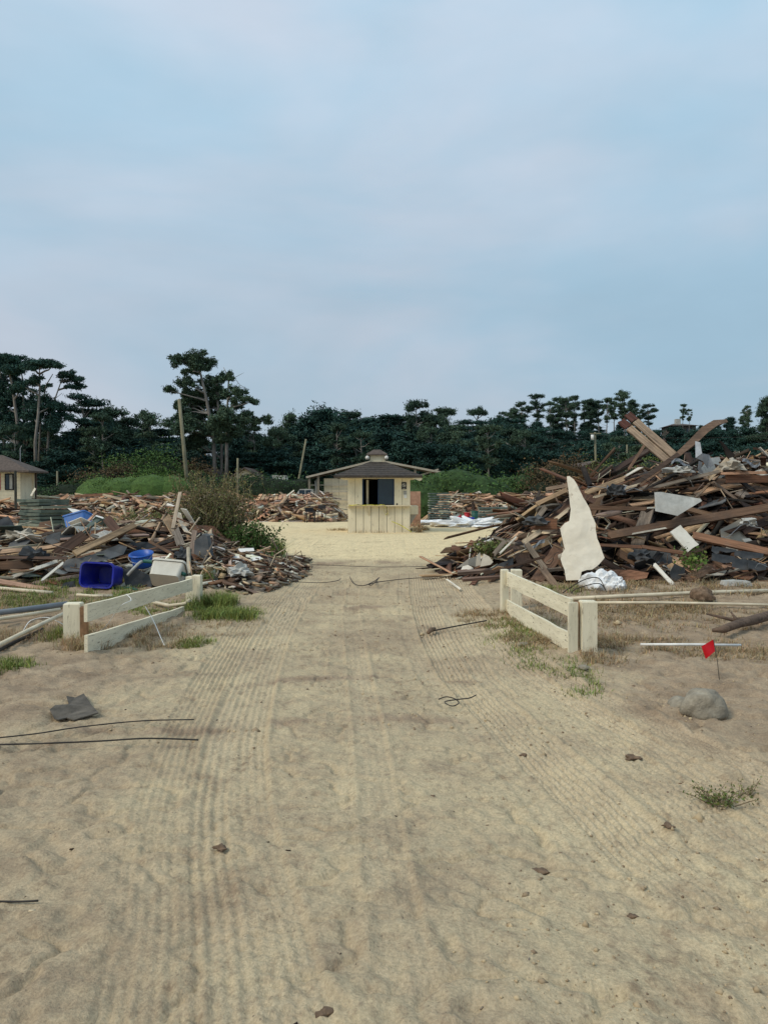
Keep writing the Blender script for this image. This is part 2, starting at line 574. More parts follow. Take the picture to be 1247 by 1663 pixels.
def ground_z(x, y, detail=True):
    x = np.asarray(x, dtype=np.float64)
    y = np.asarray(y, dtype=np.float64)
    near = 1 - sstep(22, 40, y)
    z = 0.05 * fbm(x * 0.45, y * 0.45, 3, 2) * near
    drive = (1 - sstep(1.9, 2.7, np.abs(x + 0.25))) * (1 - sstep(15, 18, y))
    # shoulders a little higher than the drive beyond the fence
    z = z + 0.05 * (1 - drive) * sstep(10.5, 13, y) * near
    # washboard hollows in the middle of the drive
    wb = np.exp(-((x + 0.2) / 1.0) ** 2) * sstep(9.6, 11.2, y) * (1 - sstep(14.6, 16.0, y))
    ph = y + 0.10 * np.cos(x * 1.6) + 0.35 * vnoise(x * 0.7, y * 0.3, 91)
    z = z + wb * (0.05 * np.sin(2 * PI * ph / 1.05) - 0.02)
    z = z - wb * 0.06 * np.exp(-((np.mod(ph, 1.05) - 0.8) / 0.10) ** 2) * (1 - sstep(0.35, 0.75, np.abs(x + 0.25 + 0.4 * vnoise(y * 0.9, y * 0, 19))))
    # lip of sand where the drive meets the yard
    z = z + 0.06 * np.exp(-((y - 17.6 - 0.3 * np.sin(x)) / 0.6) ** 2) * (1 - sstep(2.5, 4, np.abs(x + 0.8)))
    # banks under the rubble on both sides
    z = z + 0.06 * np.exp(-((x + 2.7) / 0.5) ** 2) * sstep(11, 12.5, y) * (1 - sstep(16, 19, y))
    if not detail:
        return z
    rough = near * (0.35 + 0.65 * sstep(1.3, 2.6, np.abs(x)) + 0.3 * (1 - sstep(3, 5, y)))
    msk = np.zeros_like(x)
    tread = np.zeros_like(x)
    strips = []
    for cx, offs in ((TL, (-0.20, 0.19, 0.02)), (TR, (-0.18, 0.22, 0.05)), (TM, (0.0, 0.18))):
        for q, of in enumerate(offs):
            strips.append((cx, of, 0.19 if (cx is not TM and q < 2) else 0.10, len(strips)))
    strips += [(TR, 0.62, 0.11, 20), (TR, 0.95, 0.11, 21), (TR, -0.5, 0.09, 22)]
    for cx, of, hw, k in strips:
        ph = k * 1.7
        cross = 0.35 if k in (20, 21) else 0.0
        c = np.interp(y, YS, cx) + of * (1 - cross * sstep(3.5, 8, y)) + 0.02 * np.sin(y * 0.5 + ph) + 0.02 * np.sin(y * 0.23 + 2 * ph)
        d = x - c
        broken = np.clip(0.85 + 1.1 * fbm(x * 0.7 + k, y * 0.7, 40 + k, 3), 0, 1) * np.clip(1.2 + 1.3 * vnoise(x * 3.1, y * 2.3 + k, 140 + k), 0.4, 1)
        mk = (1 - sstep(hw * 0.92, hw * 1.06, np.abs(d))) * (1 - sstep(14.5, 16.5, y)) * broken * (0.12 if k == 6 else 0.4 if k in (7, 22) else 0.6 if k in (2, 5) else 1.0)
        ribs = np.tanh(2.2 * np.sin(2 * PI * d / (0.044 + 0.004 * (k % 3))))
        lug = np.tanh(2.2 * np.sin(2 * PI * (y + (0.5 if k % 2 else -0.4) * d) / 0.058))
        mixl = 0.6 if k % 3 == 1 else 0.18
        pat = (1 - mixl) * 0.0105 * ribs + mixl * 0.009 * lug - 0.016
        tread = tread * (1 - mk) + pat * mk
        tread = tread + 0.010 * np.exp(-((np.abs(d) - hw * 1.12) / 0.022) ** 2) * (1 - sstep(13, 15, y)) * broken * (0.4 + 0.6 * (k % 2))
        msk = np.maximum(msk * 0.9, mk * (0.7 + 0.3 * (k % 2)))
    base = rough * (0.030 * fbm(x * 1.7, y * 1.7, 9, 3) + 0.036 * fbm(x * 7, y * 7, 21, 4))
    # scuffs and footprints: ridged noise
    sc = np.abs(fbm(x * 2.2 + 5, y * 3.4, 33, 3))
    base = base - near * 0.024 * np.exp(-(sc / 0.05) ** 2) * (1 - 0.85 * msk) * (0.4 + rough)
    # footprints and hoof scuffs
    if x.size > 4000:
        dr = np.random.default_rng(3)
        for q in range(170):
            cx_, cy_ = dr.normal() * 1.9, 2.0 + 12 * dr.random() ** 1.6
            an, ra, rb = dr.random() * PI, 0.04 + 0.07 * dr.random(), 0.025 + 0.03 * dr.random()
            sel = (np.abs(x - cx_) < 0.4) & (np.abs(y - cy_) < 0.4)
            if not sel.any():
                continue
            xx, yy = x[sel] - cx_, y[sel] - cy_
            e_ = np.sqrt(((xx * math.cos(an) + yy * math.sin(an)) / ra) ** 2 + ((-xx * math.sin(an) + yy * math.cos(an)) / rb) ** 2)
            e_ = e_ * (1 + 0.5 * vnoise(xx * 14 + q, yy * 14, q))
            amp = 0.005 + 0.009 * dr.random()
            base[sel] += -amp * (1 - sstep(0.55, 1.05, e_)) + 0.55 * amp * np.exp(-((e_ - 1.2) / 0.22) ** 2)
    # sand gathered at the gate posts
    for hx, hy in ((1.9, 7.62), (2.05, 7.6), (1.6, 10.0), (-3.38, 8.35), (-2.9, 7.5), (-2.65, 10.9)):
        base = base + 0.035 * np.exp(-(((x - hx) / 0.2) ** 2 + ((y - hy) / 0.16) ** 2))
    fine = near * 0.016 * fbm(x * 19, y * 19, 55, 2) * (1 - sstep(7, 12, y))
    return z + base * (1 - 0.75 * msk) + tread + fine * (1 - 0.7 * msk), msk


def gz(x, y):
    return float(ground_z(np.array([x]), np.array([y]))[0][0])


def build_ground():
    xs = list(np.arange(-4.2, -2.3, 0.027)) + list(np.arange(-2.3, 2.3, 0.0115)) + list(np.arange(2.3, 4.2001, 0.027))
    x = 4.2
    step = 0.03
    side = []
    while x < 900:
        x += step
        step *= 1.10
        side.append(x)
    xs = [-a for a in side[::-1]] + xs + side
    ys = []
    y = -40
    while y < 1.6:
        ys.append(y)
        y += max(0.05, (1.6 - y) * 0.15)
    y = 1.6
    step = 0.017
    while y < 1500:
        ys.append(y)
        step = 0.017 * max(1.0, (y / 4.0)) ** 1.25 if y < 20 else step * 1.10
        y += step
    X, Y = np.meshgrid(np.array(xs), np.array(ys))
    Z, msk = ground_z(X, Y)
    far = sstep(25, 40, np.abs(X))
    Z = Z * (1 - far)
    nx, ny = len(xs), len(ys)
    V = np.stack([X.ravel(), Y.ravel(), Z.ravel()], 1)
    i = np.arange(nx - 1)[None, :] + nx * np.arange(ny - 1)[:, None]
    i = i.ravel()
    F = np.stack([i, i + 1, i + nx + 1, i + nx], 1)
    # soil kinds: r = packed drive, g = dry yellow yard sand, b = brown shoulder soil plus shade painted into the washboard hollows
    yard = sstep(16.2, 18.6, Y + 0.9 * fbm(X * 0.8, Y * 0.8, 71, 3))
    shoulder = sstep(1.5, 2.5, np.abs(X + 0.3) + 0.9 * fbm(X * 0.9, Y * 0.9, 73, 4)) * (1 - sstep(17, 20, Y)) * sstep(3.6, 5.6, Y)
    damp = 0.42 * sstep(8.5, 11, Y) * (1 - sstep(16, 17.5, Y)) * np.clip(0.75 + 1.2 * fbm(X * 0.7, Y * 0.5, 79, 4), 0, 1)
    rut = np.zeros_like(X)
    for ry, rx0, rx1 in ((10.55, -0.55, -0.12), (11.35, -0.6, 0.25), (13.2, -0.6, 0.1), (5.35, -2.2, 0.4), (6.6, -0.9, 0.7), (17.0, -2.2, 0.3)):
        rut = np.maximum(rut, np.exp(-((Y - ry - 0.15 * np.cos(X * 2)) / (0.035 * ry ** 0.6)) ** 2) * sstep(rx0 - 0.3, rx0, X) * (1 - sstep(rx1, rx1 + 0.3, X)) * np.clip(0.6 + 2.4 * fbm(X * 3, Y * 2, 83, 3), 0, 1))
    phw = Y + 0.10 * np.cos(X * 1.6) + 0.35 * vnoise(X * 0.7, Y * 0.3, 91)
    hollow_shade = np.exp(-((X + 0.25) / 0.8) ** 2) * sstep(9.9, 10.6, Y) * (1 - sstep(15, 16, Y)) * sstep(0.35, 0.95, -np.sin(2 * PI * phw / 1.05 + 0.5)) * np.clip(0.7 + 1.6 * fbm(X * 2, Y * 3, 29, 3), 0, 1)  # bands following the waves paint the shade of the hollows into the soil colour
    near_left = 0.55 * sstep(0.9, 1.5, -X + 0.12 * Y - 0.6 + 0.6 * fbm(X * 1.3, Y * 1.3, 57, 4)) * (1 - sstep(4.5, 6, Y))
    near_right = 0.5 * sstep(1.5, 2.2, X + 0.5 * fbm(X * 1.3, Y * 1.3, 58, 4)) * sstep(3.0, 4.5, Y) * (1 - sstep(5.5, 6.5, Y))
    patch = 0.55 * sstep(0.12, 0.42, fbm(X * 0.55 + 3, Y * 0.55, 61, 4)) * (1 - sstep(9, 11, Y))
    shoulder = np.maximum.reduce([shoulder, damp, rut * 1.2, hollow_shade, near_left, near_right, patch])
    bank = (sstep(1.6, 2.2, -X) * (1 - sstep(15, 20, Y)) + sstep(2.6, 3.2, X) * (1 - sstep(16, 22, Y))) * sstep(8.0, 10, Y)
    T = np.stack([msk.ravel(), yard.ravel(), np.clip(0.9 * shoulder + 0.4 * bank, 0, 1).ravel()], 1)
    m, t, b = new_mat('sandy_soil')
    geo = t.nodes.new('ShaderNodeTexCoord').outputs['Object']
    at_ = nd(t, 'ShaderNodeAttribute', attribute_name='tint')
    sep = t.nodes.new('ShaderNodeSeparateColor')
    t.links.new(at_.outputs['Color'], sep.inputs[0])
    nA = noise(t, geo, 0.55, 6, 0.6, 0.3)
    nB = noise(t, geo, 2.6, 7, 0.65, 0.4)
    nC = noise(t, geo, 14, 6, 0.7, 0.2)
    nD = noise(t, geo, 70, 5, 0.7)
    base = mixc(t, mrange(t, nA, 0.35, 0.65, 0, 1), (0.52, 0.425, 0.268), (0.40, 0.32, 0.21))
    base = mixc(t, mrange(t, nB, 0.48, 0.70, 0, 0.7), base, (0.31, 0.235, 0.16))
    base = mixc(t, mrange(t, sep.outputs[0], 0.15, 0.7, 0, 0.75), base, mixc(t, mrange(t, nB, 0.35, 0.7, 0, 1), (0.59, 0.485, 0.32), (0.48, 0.392, 0.265)))
    base = mixc(t, sep.outputs[1], base, mixc(t, mrange(t, nB, 0.35, 0.7, 0, 1), (0.72, 0.585, 0.35), (0.62, 0.50, 0.30)))
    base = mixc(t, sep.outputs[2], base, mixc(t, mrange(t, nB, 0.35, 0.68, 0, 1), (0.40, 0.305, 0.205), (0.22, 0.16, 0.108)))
    base = mixc(t, mrange(t, nC, 0.52, 0.70, 0, 0.62), base, (0.22, 0.16, 0.108))
    nF = noise(t, geo, 1.3, 7, 0.72, 0.6)
    mF = t.nodes.new('ShaderNodeMath')
    mF.operation = 'MULTIPLY'
    t.links.new(mrange(t, nF, 0.54, 0.68, 0, 1), mF.inputs[0])
    t.links.new(mrange(t, nC, 0.42, 0.6, 0.15, 0.75), mF.inputs[1])
    base = mixc(t, mF.outputs[0], base, (0.22, 0.155, 0.1))
    base = mixc(t, 1.0, base, gray(t, mrange(t, nD, 0.3, 0.7, 0.72, 1.25)), 'MULTIPLY')
    vor = nd(t, 'ShaderNodeTexVoronoi', Scale=38.0)
    t.links.new(geo, vor.inputs['Vector'])
    nE = noise(t, geo, 3.5, 3, 0.5)
    dots = mrange(t, vor.outputs['Distance'], 0.10, 0.2, 1.0, 0.0)
    mm = t.nodes.new('ShaderNodeMath')
    mm.operation = 'MULTIPLY'
    t.links.new(dots, mm.inputs[0])
    t.links.new(mrange(t, nE, 0.5, 0.68, 0, 0.8), mm.inputs[1])
    base = mixc(t, mm.outputs[0], base, (0.12, 0.09, 0.065))
    t.links.new(base, b.inputs['Base Color'])
    b.inputs['Roughness'].default_value = 0.95
    b.inputs['Specular IOR Level'].default_value = 0.1
    hsum = t.nodes.new('ShaderNodeMath')
    hsum.operation = 'ADD'
    t.links.new(nC, hsum.inputs[0])
    t.links.new(mrange(t, nD, 0, 1, 0, 0.4), hsum.inputs[1])
    bump(t, b, hsum.outputs[0], 0.65, 0.03)
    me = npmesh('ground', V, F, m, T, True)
    o = link(bpy.data.objects.new('ground', me))
    tag(o, kind='structure')


build_ground()


# ------------------------------------------------------------------ hillside
def hill_z(x, y):
    x = np.asarray(x, dtype=np.float64)
    y = np.asarray(y, dtype=np.float64)
    H = np.interp(x, [-80, -30, -5, 8, 20, 32, 60, 100], [2.5, 2.5, 2.5, 4.5, 9.5, 11.5, 13.5, 14])
    return -0.4 + (H + 0.4 + 1.2 * fbm(x * 0.05, y * 0.05, 5, 3)) * sstep(92, 158, y)


def build_hill():
    xs = np.linspace(-260, 260, 90)
    ys = np.concatenate([np.linspace(90, 180, 40), np.array([220, 300, 420])])
    X, Y = np.meshgrid(xs, ys)
    Z = hill_z(X, Y)
    nx, ny = len(xs), len(ys)
    i = (np.arange(nx - 1)[None, :] + nx * np.arange(ny - 1)[:, None]).ravel()
    me = npmesh('hill', np.stack([X.ravel(), Y.ravel(), Z.ravel()], 1),
                np.stack([i, i + 1, i + nx + 1, i + nx], 1), M['scrub'], None, True)
    tag(link(bpy.data.objects.new('hill', me)), kind='structure')


build_hill()


# ------------------------------------------------------------------ foliage
def leaf_quads(C, size, up=0.7, out=None, aspect=0.6, rng=npr):
    """diamond leaves centred on C (n,3); size (n,) half length"""
    n = len(C)
    nr = rng.normal(size=(n, 3))
    nr[:, 2] += up
    if out is not None:
        nr += out * 0.7
    nr /= np.linalg.norm(nr, axis=1)[:, None] + 1e-9
    a = rng.normal(size=(n, 3))
    u = np.cross(nr, a)
    u /= np.linalg.norm(u, axis=1)[:, None] + 1e-9
    v = np.cross(nr, u)
    s = np.asarray(size)[:, None]
    V = np.stack([C + u * s, C + v * s * aspect + nr * s * 0.15, C - u * s, C - v * s * aspect + nr * s * 0.15], 1).reshape(-1, 3)
    F = np.arange(4 * n).reshape(n, 4)
    return V, F


def clump_points(c, r, n, rng=npr, flat=0.0, shell=0.45, feather=0.2):
    d = rng.normal(size=(n, 3))
    d /= np.linalg.norm(d, axis=1)[:, None]
    rad = rng.random(n) ** shell
    rad = np.where(rng.random(n) < feather, 0.9 + 0.5 * rng.random(n), rad)
    P = d * rad[:, None]
    lump = 1 + 0.35 * np.sin(d[:, 0] * 5 + c[0]) * np.cos(d[:, 1] * 4 + c[1]) + 0.2 * np.sin(d[:, 2] * 7 + c[0] * 2)
    P *= lump[:, None]
    P[:, 2] = np.where(P[:, 2] < 0, P[:, 2] * (1 - flat), P[:, 2])
    return np.array(c)[None, :] + P * np.array(r)[None, :], d


def foliage_mesh(name, clumps, density, leaf, mat, rng=npr, flat=0.35, up=0.7, tint_var=0.45, nmin=30, nmax=900, aspect=0.6, feather=0.2):
    Vs, Fs, Ts = [], [], []
    k = 0
    for c, r in clumps:
        area = (r[0] * r[1] + r[0] * r[2] + r[1] * r[2]) * 4.2
        n = int(min(nmax, max(nmin, area * density)))
        P, d = clump_points(c, r, n, rng, flat, 0.45, feather)
        sz = leaf * (0.6 + 0.8 * rng.random(n))
        V, F = leaf_quads(P, sz, up, d, aspect, rng)
        Vs.append(V)
        Fs.append(F + k)
        k += len(V)
        ct = 1 + 0.25 * (rng.random() - 0.5)
        t = ct * (1 - tint_var + 2 * tint_var * rng.random(n))
        g = np.stack([t * (0.9 + 0.3 * rng.random(n)), t, t * (0.85 + 0.3 * rng.random(n))], 1)
        Ts.append(np.repeat(g, 4, axis=0))
    return npmesh(name, np.concatenate(Vs), np.concatenate(Fs), mat, np.concatenate(Ts))


def limb(mb, a, b, r0, r1, sag=0.0, n=5, seg=4, rg=rnd):
    a, b = Vector(a), Vector(b)
    pts, rs = [], []
    ln = (b - a).length
    for i in range(seg + 1):
        t = i / seg
        p = a.lerp(b, t)
        p.z += sag * ln * (t * (1 - t)) * 2
        if 0 < i < seg:
            p += Vector((rg.uniform(-1, 1), rg.uniform(-1, 1), rg.uniform(-1, 1))) * ln * 0.04
        pts.append(p)
        rs.append(r0 + (r1 - r0) * t)
    mb.tube(pts, rs, n, cap=False)


def make_tree_meshes(kind, seed):
    """returns (trunk mesh, crown mesh, height); base at the origin"""
    rg = random.Random(seed)
    rng = np.random.default_rng(seed)
    H = 10.0
    mb = MB()
    clumps = []
    lean = Vector((rg.uniform(-0.7, 0.7), rg.uniform(-0.5, 0.5), 0))

    def tr(t):
        return Vector((lean.x * t * t + 0.12 * math.sin(t * 5 + seed), lean.y * t * t, H * t))
    if kind == 'umbrella':
        top = 0.93
        mb.tube([tr(t) for t in np.linspace(0, top, 9)], [0.19 - 0.13 * t for t in np.linspace(0, 1, 9)], 7)
        for i in range(22):
            t = rg.uniform(0.5, 0.97)
            a = rg.uniform(0, 2 * PI)
            rr = rg.uniform(0.5, 2.1) * (1.15 - 0.6 * abs(t - 0.84) / 0.2)
            c = tr(t) + Vector((math.cos(a) * rr, math.sin(a) * rr, rg.uniform(0, 0.3)))
            clumps.append((c, (rg.uniform(0.3, 0.8), rg.uniform(0.3, 0.8), rg.uniform(0.18, 0.42))))
            limb(mb, tr(t - rg.uniform(0.03, 0.12)), c, 0.07, 0.02, -0.05, 4, 3, rg)
        clumps.append((tr(0.97), (0.9, 0.9, 0.4)))
        for i in range(5):
            t = rg.uniform(0.4, 0.65)
            a = rg.uniform(0, 2 * PI)
            limb(mb, tr(t), tr(t) + Vector((math.cos(a), math.sin(a), 0.25)) * rg.uniform(0.5, 1.4), 0.035, 0.012, 0.0, 4, 3, rg)
        den, leaf, flat, mk = 85, 0.12, 0.4, 'pinegreen'
    elif kind == 'pine':
        mb.tube([tr(t) for t in np.linspace(0, 0.95, 9)], [0.2 - 0.16 * t for t in np.linspace(0, 1, 9)], 7)
        for i in range(34):
            t = 0.30 + 0.66 * (i + rg.random()) / 34
            a = rg.uniform(0, 2 * PI)
            rr = rg.uniform(0.35, 2.3) * (1.1 - 0.55 * max(0, t - 0.5) / 0.5) * (0.75 + 0.5 * rg.random())
            c = tr(t) + Vector((math.cos(a) * rr, math.sin(a) * rr, rg.uniform(-0.1, 0.35)))
            clumps.append((c, (rg.uniform(0.5, 0.95), rg.uniform(0.5, 0.95), rg.uniform(0.28, 0.55))))
            limb(mb, tr(t - 0.05), c, 0.05, 0.015, -0.05, 4, 3, rg)
        clumps.append((tr(0.96), (0.6, 0.6, 0.5)))
        den, leaf, flat, mk = 70, 0.125, 0.4, 'pinegreen'
    elif kind == 'cypress':
        mb.tube([tr(t) for t in np.linspace(0, 0.9, 8)], [0.24 - 0.18 * t for t in np.linspace(0, 1, 8)], 7)
        for i in range(30):
            t = 0.28 + 0.68 * (i + rg.random()) / 30
            a = rg.uniform(0, 2 * PI)
            rr = rg.uniform(0.4, 2.8)
            c = tr(t) + Vector((math.cos(a) * rr, math.sin(a) * rr, rg.uniform(0, 0.5)))
            clumps.append((c, (rg.uniform(0.7, 1.35), rg.uniform(0.7, 1.2), rg.uniform(0.16, 0.32))))
            limb(mb, tr(max(0.1, t - 0.12)), c, 0.06, 0.02, 0.05, 4, 3, rg)
        den, leaf, flat, mk = 70, 0.12, 0.6, 'cypgreen'
    else:  # dense round evergreen with foliage almost to the ground
        mb.tube([tr(t) for t in np.linspace(0, 0.85, 7)], [0.22 - 0.16 * t for t in np.linspace(0, 1, 7)], 7)
        for i in range(46):
            t = 0.10 + 0.86 * (i + rg.random()) / 46
            a = rg.uniform(0, 2 * PI)
            wd = 3.0 * math.sin(PI * min(1, (t + 0.18) / 1.18)) ** 0.6
            rr = wd * rg.uniform(0.3, 1.0)
            c = tr(t) + Vector((math.cos(a) * rr, math.sin(a) * rr, 0))
            clumps.append((c, (rg.uniform(0.7, 1.2), rg.uniform(0.7, 1.2), rg.uniform(0.45, 0.8))))
            if i % 3 == 0:
                limb(mb, tr(max(0.08, t - 0.1)), c, 0.06, 0.02, 0, 4, 3, rg)
        den, leaf, flat, mk = 34, 0.16, 0.25, 'cypgreen'
    trunk = npmesh('trunk', np.array([tuple(v) for v in mb.v]), mb.f, M['barkpale' if kind == 'umbrella' else 'bark'], None, True)
    crown = foliage_mesh('crown', clumps, den * 1.35, leaf * 1.3, M[mk], rng, flat, 0.35, aspect=0.3, feather=0.28, nmax=1300)
    return trunk, crown, H


PROTO = {}
for kd, n in (('umbrella', 4), ('pine', 4), ('cypress', 4), ('dense', 4)):
    PROTO[kd] = [make_tree_meshes(kd, 100 + 13 * i + len(kd)) for i in range(n)]


def tree_base_z(x, y):
    return float(hill_z(np.array([x]), np.array([y]))[0]) if y > 92 else 0.0


def put_tree(kind, var, x, y, height, wid, label, group, name):
    tm, cm, H = PROTO[kind][var % len(PROTO[kind])]
    z = tree_base_z(x, y)
    e = empty(name, (x, y, z - 0.1), label, 'tree', group)
    s = height / H
    e.scale = (s * wid, s * wid, s)
    e.rotation_euler = (0, 0, rnd.uniform(0, 2 * PI))
    link(bpy.data.objects.new('trunk', tm), e)
    link(bpy.data.objects.new('crown', cm), e)
    return e


def tree_px(kind, var, px, ytop, Y, wid, label, group=None, name='pine_tree'):
    p = at(px, ytop, Y)
    return put_tree(kind, var, p.x, Y, max(2.0, p.z - tree_base_z(p.x, Y)), wid, label, group, name)


KN = {'umbrella': 'pine_tree', 'pine': 'pine_tree', 'cypress': 'cypress_tree', 'dense': 'evergreen_tree'}
G_WOOD = 'trees of the dark wood behind the yard'
G_RIDGE = 'trees along the ridge on the right'
# skyline trees that can be picked out singly
singles = [
    ('umbrella', 0, 245, 671, 88, 0.9, 'small umbrella-topped pine on the skyline just left of the leaning mossy pole'),
    ('umbrella', 1, 680, 651, 82, 0.75, 'slender bare-trunked pine with flat top rising right of the kiosk cupola'),
    ('umbrella', 2, 727, 663, 100, 0.7, 'small round-topped pine above the wood right of the slender bare-trunked pine'),
    ('umbrella', 3, 772, 664, 104, 0.6, 'tiny umbrella pine poking above the wood over the right hedge'),
    ('dense', 0, 530, 661, 84, 1.15, 'broad dark evergreen with a rounded top left of the kiosk cupola'),
    ('cypress', 1, 625, 669, 86, 1.5, 'wide flat-topped dark cypress directly behind the kiosk'),
    ('pine', 1, 472, 671, 86, 0.75, 'narrow pointed pine above the thin leaning pole'),
    ('cypress', 2, 133, 638, 76, 0.95, 'wind-swept cypress right of the tall layered cypresses'),
    ('pine', 2, 178, 660, 80, 0.9, 'open pine between the wind-swept cypress and the leaning mossy pole'),
    ('pine', 0, 212, 676, 82, 0.9, 'shorter bushy pine left of the small umbrella-topped pine'),
    ('umbrella', 1, 1055, 656, 140, 1.0, 'rounded pine standing alone right of the crossed beams'),
    ('umbrella', 2, 1109, 656, 150, 0.6, 'thin spindly pine beside the hilltop house'),
    ('umbrella', 3, 1119, 664, 150, 0.7, 'small flat pine just right of the hilltop house chimney'),
    ('umbrella', 0, 1214, 658, 140, 0.55, 'lollipop-shaped small pine on the far right skyline'),
    ('pine', 3, 1246, 645, 120, 0.8, 'dark pine at the right edge of the skyline'),
    ('umbrella', 0, 1015, 636, 140, 0.9, 'tallest flat-topped pine of the ridge above the crossed beams'),
]
for k, v, px, yt, Y, wd, lb in singles:
    tree_px(k, v, px, yt, Y, wd, lb, None, KN[k])
# ridge of tall bare-trunked pines on the right
ridge = [(835, 662), (850, 652), (873, 640), (893, 652), (905, 644), (922, 646), (934, 643), (948, 650), (960, 647),
         (973, 650), (985, 646), (998, 652), (1028, 648), (815, 668), (1040, 668)]
for i, (px, yt) in enumerate(ridge):
    tree_px('umbrella' if i % 4 else 'pine', i, px, yt, 138 + (i * 7) % 17, 0.72 + 0.25 * ((i * 37) % 10) / 10,
            'bare-trunked pine in the ragged row along the right ridge', G_RIDGE)
# mass of the wood
LBW = 'dark evergreen in the solid wood behind the yard'


ZONES = [(140, 'behind the brown-roofed house'), (290, 'left of the mossy leaning pole'), (430, 'under the tallest pines'), (560, 'left of the kiosk'),
         (700, 'behind the kiosk'), (880, 'above the right hedge'), (1060, 'below the ridge pines'), (9999, 'behind the right rubble heap')]


def wood_row(x0, x1, step, top, jit, Y, kinds, wid):
    px = x0
    i = 0
    while px < x1:
        t = np.interp(px, [p[0] for p in top], [p[1] for p in top]) + rnd.uniform(-jit, jit)
        kd = kinds[rnd.randrange(len(kinds))]
        zone = [z for z in ZONES if px < z[0]][0]
        row = 'nearer' if Y < 78 else 'middle' if Y < 90 else 'farther' if Y < 110 else 'hillside' if Y < 140 else 'hilltop'
        what = {'dense': 'bushy dark evergreen', 'pine': 'dark clumpy pine', 'cypress': 'dark layered cypress', 'umbrella': 'bare-trunked dark pine'}[kd]
        tree_px(kd, rnd.randrange(4), px + rnd.uniform(-step * 0.3, step * 0.3), t, Y + rnd.uniform(-4, 4), wid * rnd.uniform(0.85, 1.2),
                what + ' in the ' + row + ' wood ' + zone[1], what + 's of the ' + row + ' wood ' + zone[1], KN[kd])
        px += step
        i += 1


wood_row(-70, 840, 31, [(-160, 690), (0, 704), (120, 700), (170, 690), (270, 704), (420, 698), (480, 690), (560, 672), (650, 676), (760, 688), (840, 672)],
         9, 94, ['pine', 'cypress', 'dense', 'umbrella'], 1.0)
wood_row(-80, 900, 36, [(-170, 715), (140, 718), (270, 722), (420, 716), (520, 695), (640, 690), (760, 700), (900, 700)],
         8, 80, ['dense', 'dense', 'pine', 'cypress'], 1.1)
wood_row(-80, 1000, 46, [(-150, 725), (300, 735), (600, 722), (1000, 728)], 8, 73, ['dense', 'dense', 'cypress'], 1.35)
wood_row(800, 1320, 26, [(800, 690), (860, 682), (960, 684), (1060, 690), (1090, 696), (1150, 683), (1200, 672), (1250, 668), (1420, 655)],
         7, 150, ['dense', 'pine', 'dense'], 1.15)
wood_row(830, 1320, 30, [(830, 700), (1000, 704), (1060, 694), (1110, 689), (1150, 692), (1420, 685)], 6, 126, ['dense', 'dense', 'pine'], 1.3)
wood_row(860, 1320, 38, [(860, 718), (1100, 725), (1420, 715)], 7, 104, ['dense', 'dense', 'cypress'], 1.4)


for i, (px, yt) in enumerate([(28, 690), (72, 700), (152, 694), (168, 672), (418, 690), (447, 698), (545, 688), (588, 700), (706, 694), (742, 700), (792, 690), (828, 696), (858, 700), (1000, 708), (1040, 706)]):
    tree_px('umbrella', i, px, yt, 68 + (i * 5) % 7, 0.85,
            'slim pale-trunked pine standing before the dark wood ' + [z for z in ZONES if px < z[0]][0][1], 'slim pale-trunked pines ' + [z for z in ZONES if px < z[0]][0][1])


def hero_tree(name, label, Y, trunks, clumps, leaf, density, mat, depth=0.7, barkm='barkpale', limbs=(), flat=0.5, ymul=0.9):
    base = at(trunks[0][0][0], trunks[0][0][1], Y)
    base.z = 0
    e = empty(name, base, label, 'tree')
    mb = MB()
    rg = random.Random(len(label))
    nodes = []
    for tk in trunks:
        pts = []
        dy = rg.uniform(-0.8, 0.8)
        for j, (px, py, wpx) in enumerate(tk):
            p = at(px, py, Y + dy)
            if j == 0:
                p.z = -0.2
            pts.append((p, wpx * Y / FPX / 2))
        mb.tube([p for p, r in pts], [r for p, r in pts], 8)
        for j in range(1, len(pts)):
            for t in (0.0, 0.33, 0.66, 1.0):
                nodes.append(pts[j - 1][0].lerp(pts[j][0], t))
    for ln in limbs:
        pts = [at(px, py, Y) for px, py, wpx in ln]
        mb.tube(pts, [wpx * Y / FPX / 2 for px, py, wpx in ln], 5)
    cl = []
    for px, py, rx, ry in clumps:
        c = at(px, py, Y) + Vector((0, rg.uniform(-1, 1) * depth * 2.2, 0))
        r = (rx * Y / FPX, max(0.5, rx * Y / FPX * ymul * rg.uniform(0.6, 1.0)), ry * Y / FPX * 1.35)
        cl.append((c, r))
        near = sorted(nodes, key=lambda q: (q - c).length + 2.5 * max(0, q.z - c.z + 0.3))[0]
        limb(mb, near, c, 0.10, 0.03, 0.05, 5, 4, rg)
    mb.build('trunk', M[barkm], e, True)
    sub = []
    for c, r in cl:         # break each mass of foliage into uneven tufts
        k = max(6, int(r[0] * 10))
        for q in range(k):
            d = Vector((rg.gauss(0, 0.55) * r[0], rg.gauss(0, 0.55) * r[1], rg.gauss(0, 0.6) * r[2]))
            f = rg.uniform(0.2, 0.5)
            sub.append((c + d * 0.85 - base, (max(0.25, r[0] * f), max(0.25, r[1] * f), max(0.2, r[2] * rg.uniform(0.45, 0.8)))))
    me = foliage_mesh('crown', sub, density, leaf, M[mat], np.random.default_rng(5), flat * 0.6, 0.25, aspect=0.28, feather=0.3)
    link(bpy.data.objects.new('crown', me), e)
    return e


def Z4(x, y):
    return 240 + x / 5.67, 560 + y / 5.67


def zc4(lst):
    return [(*Z4(a, b), c / 5.67, d / 5.67) for a, b, c, d in lst]


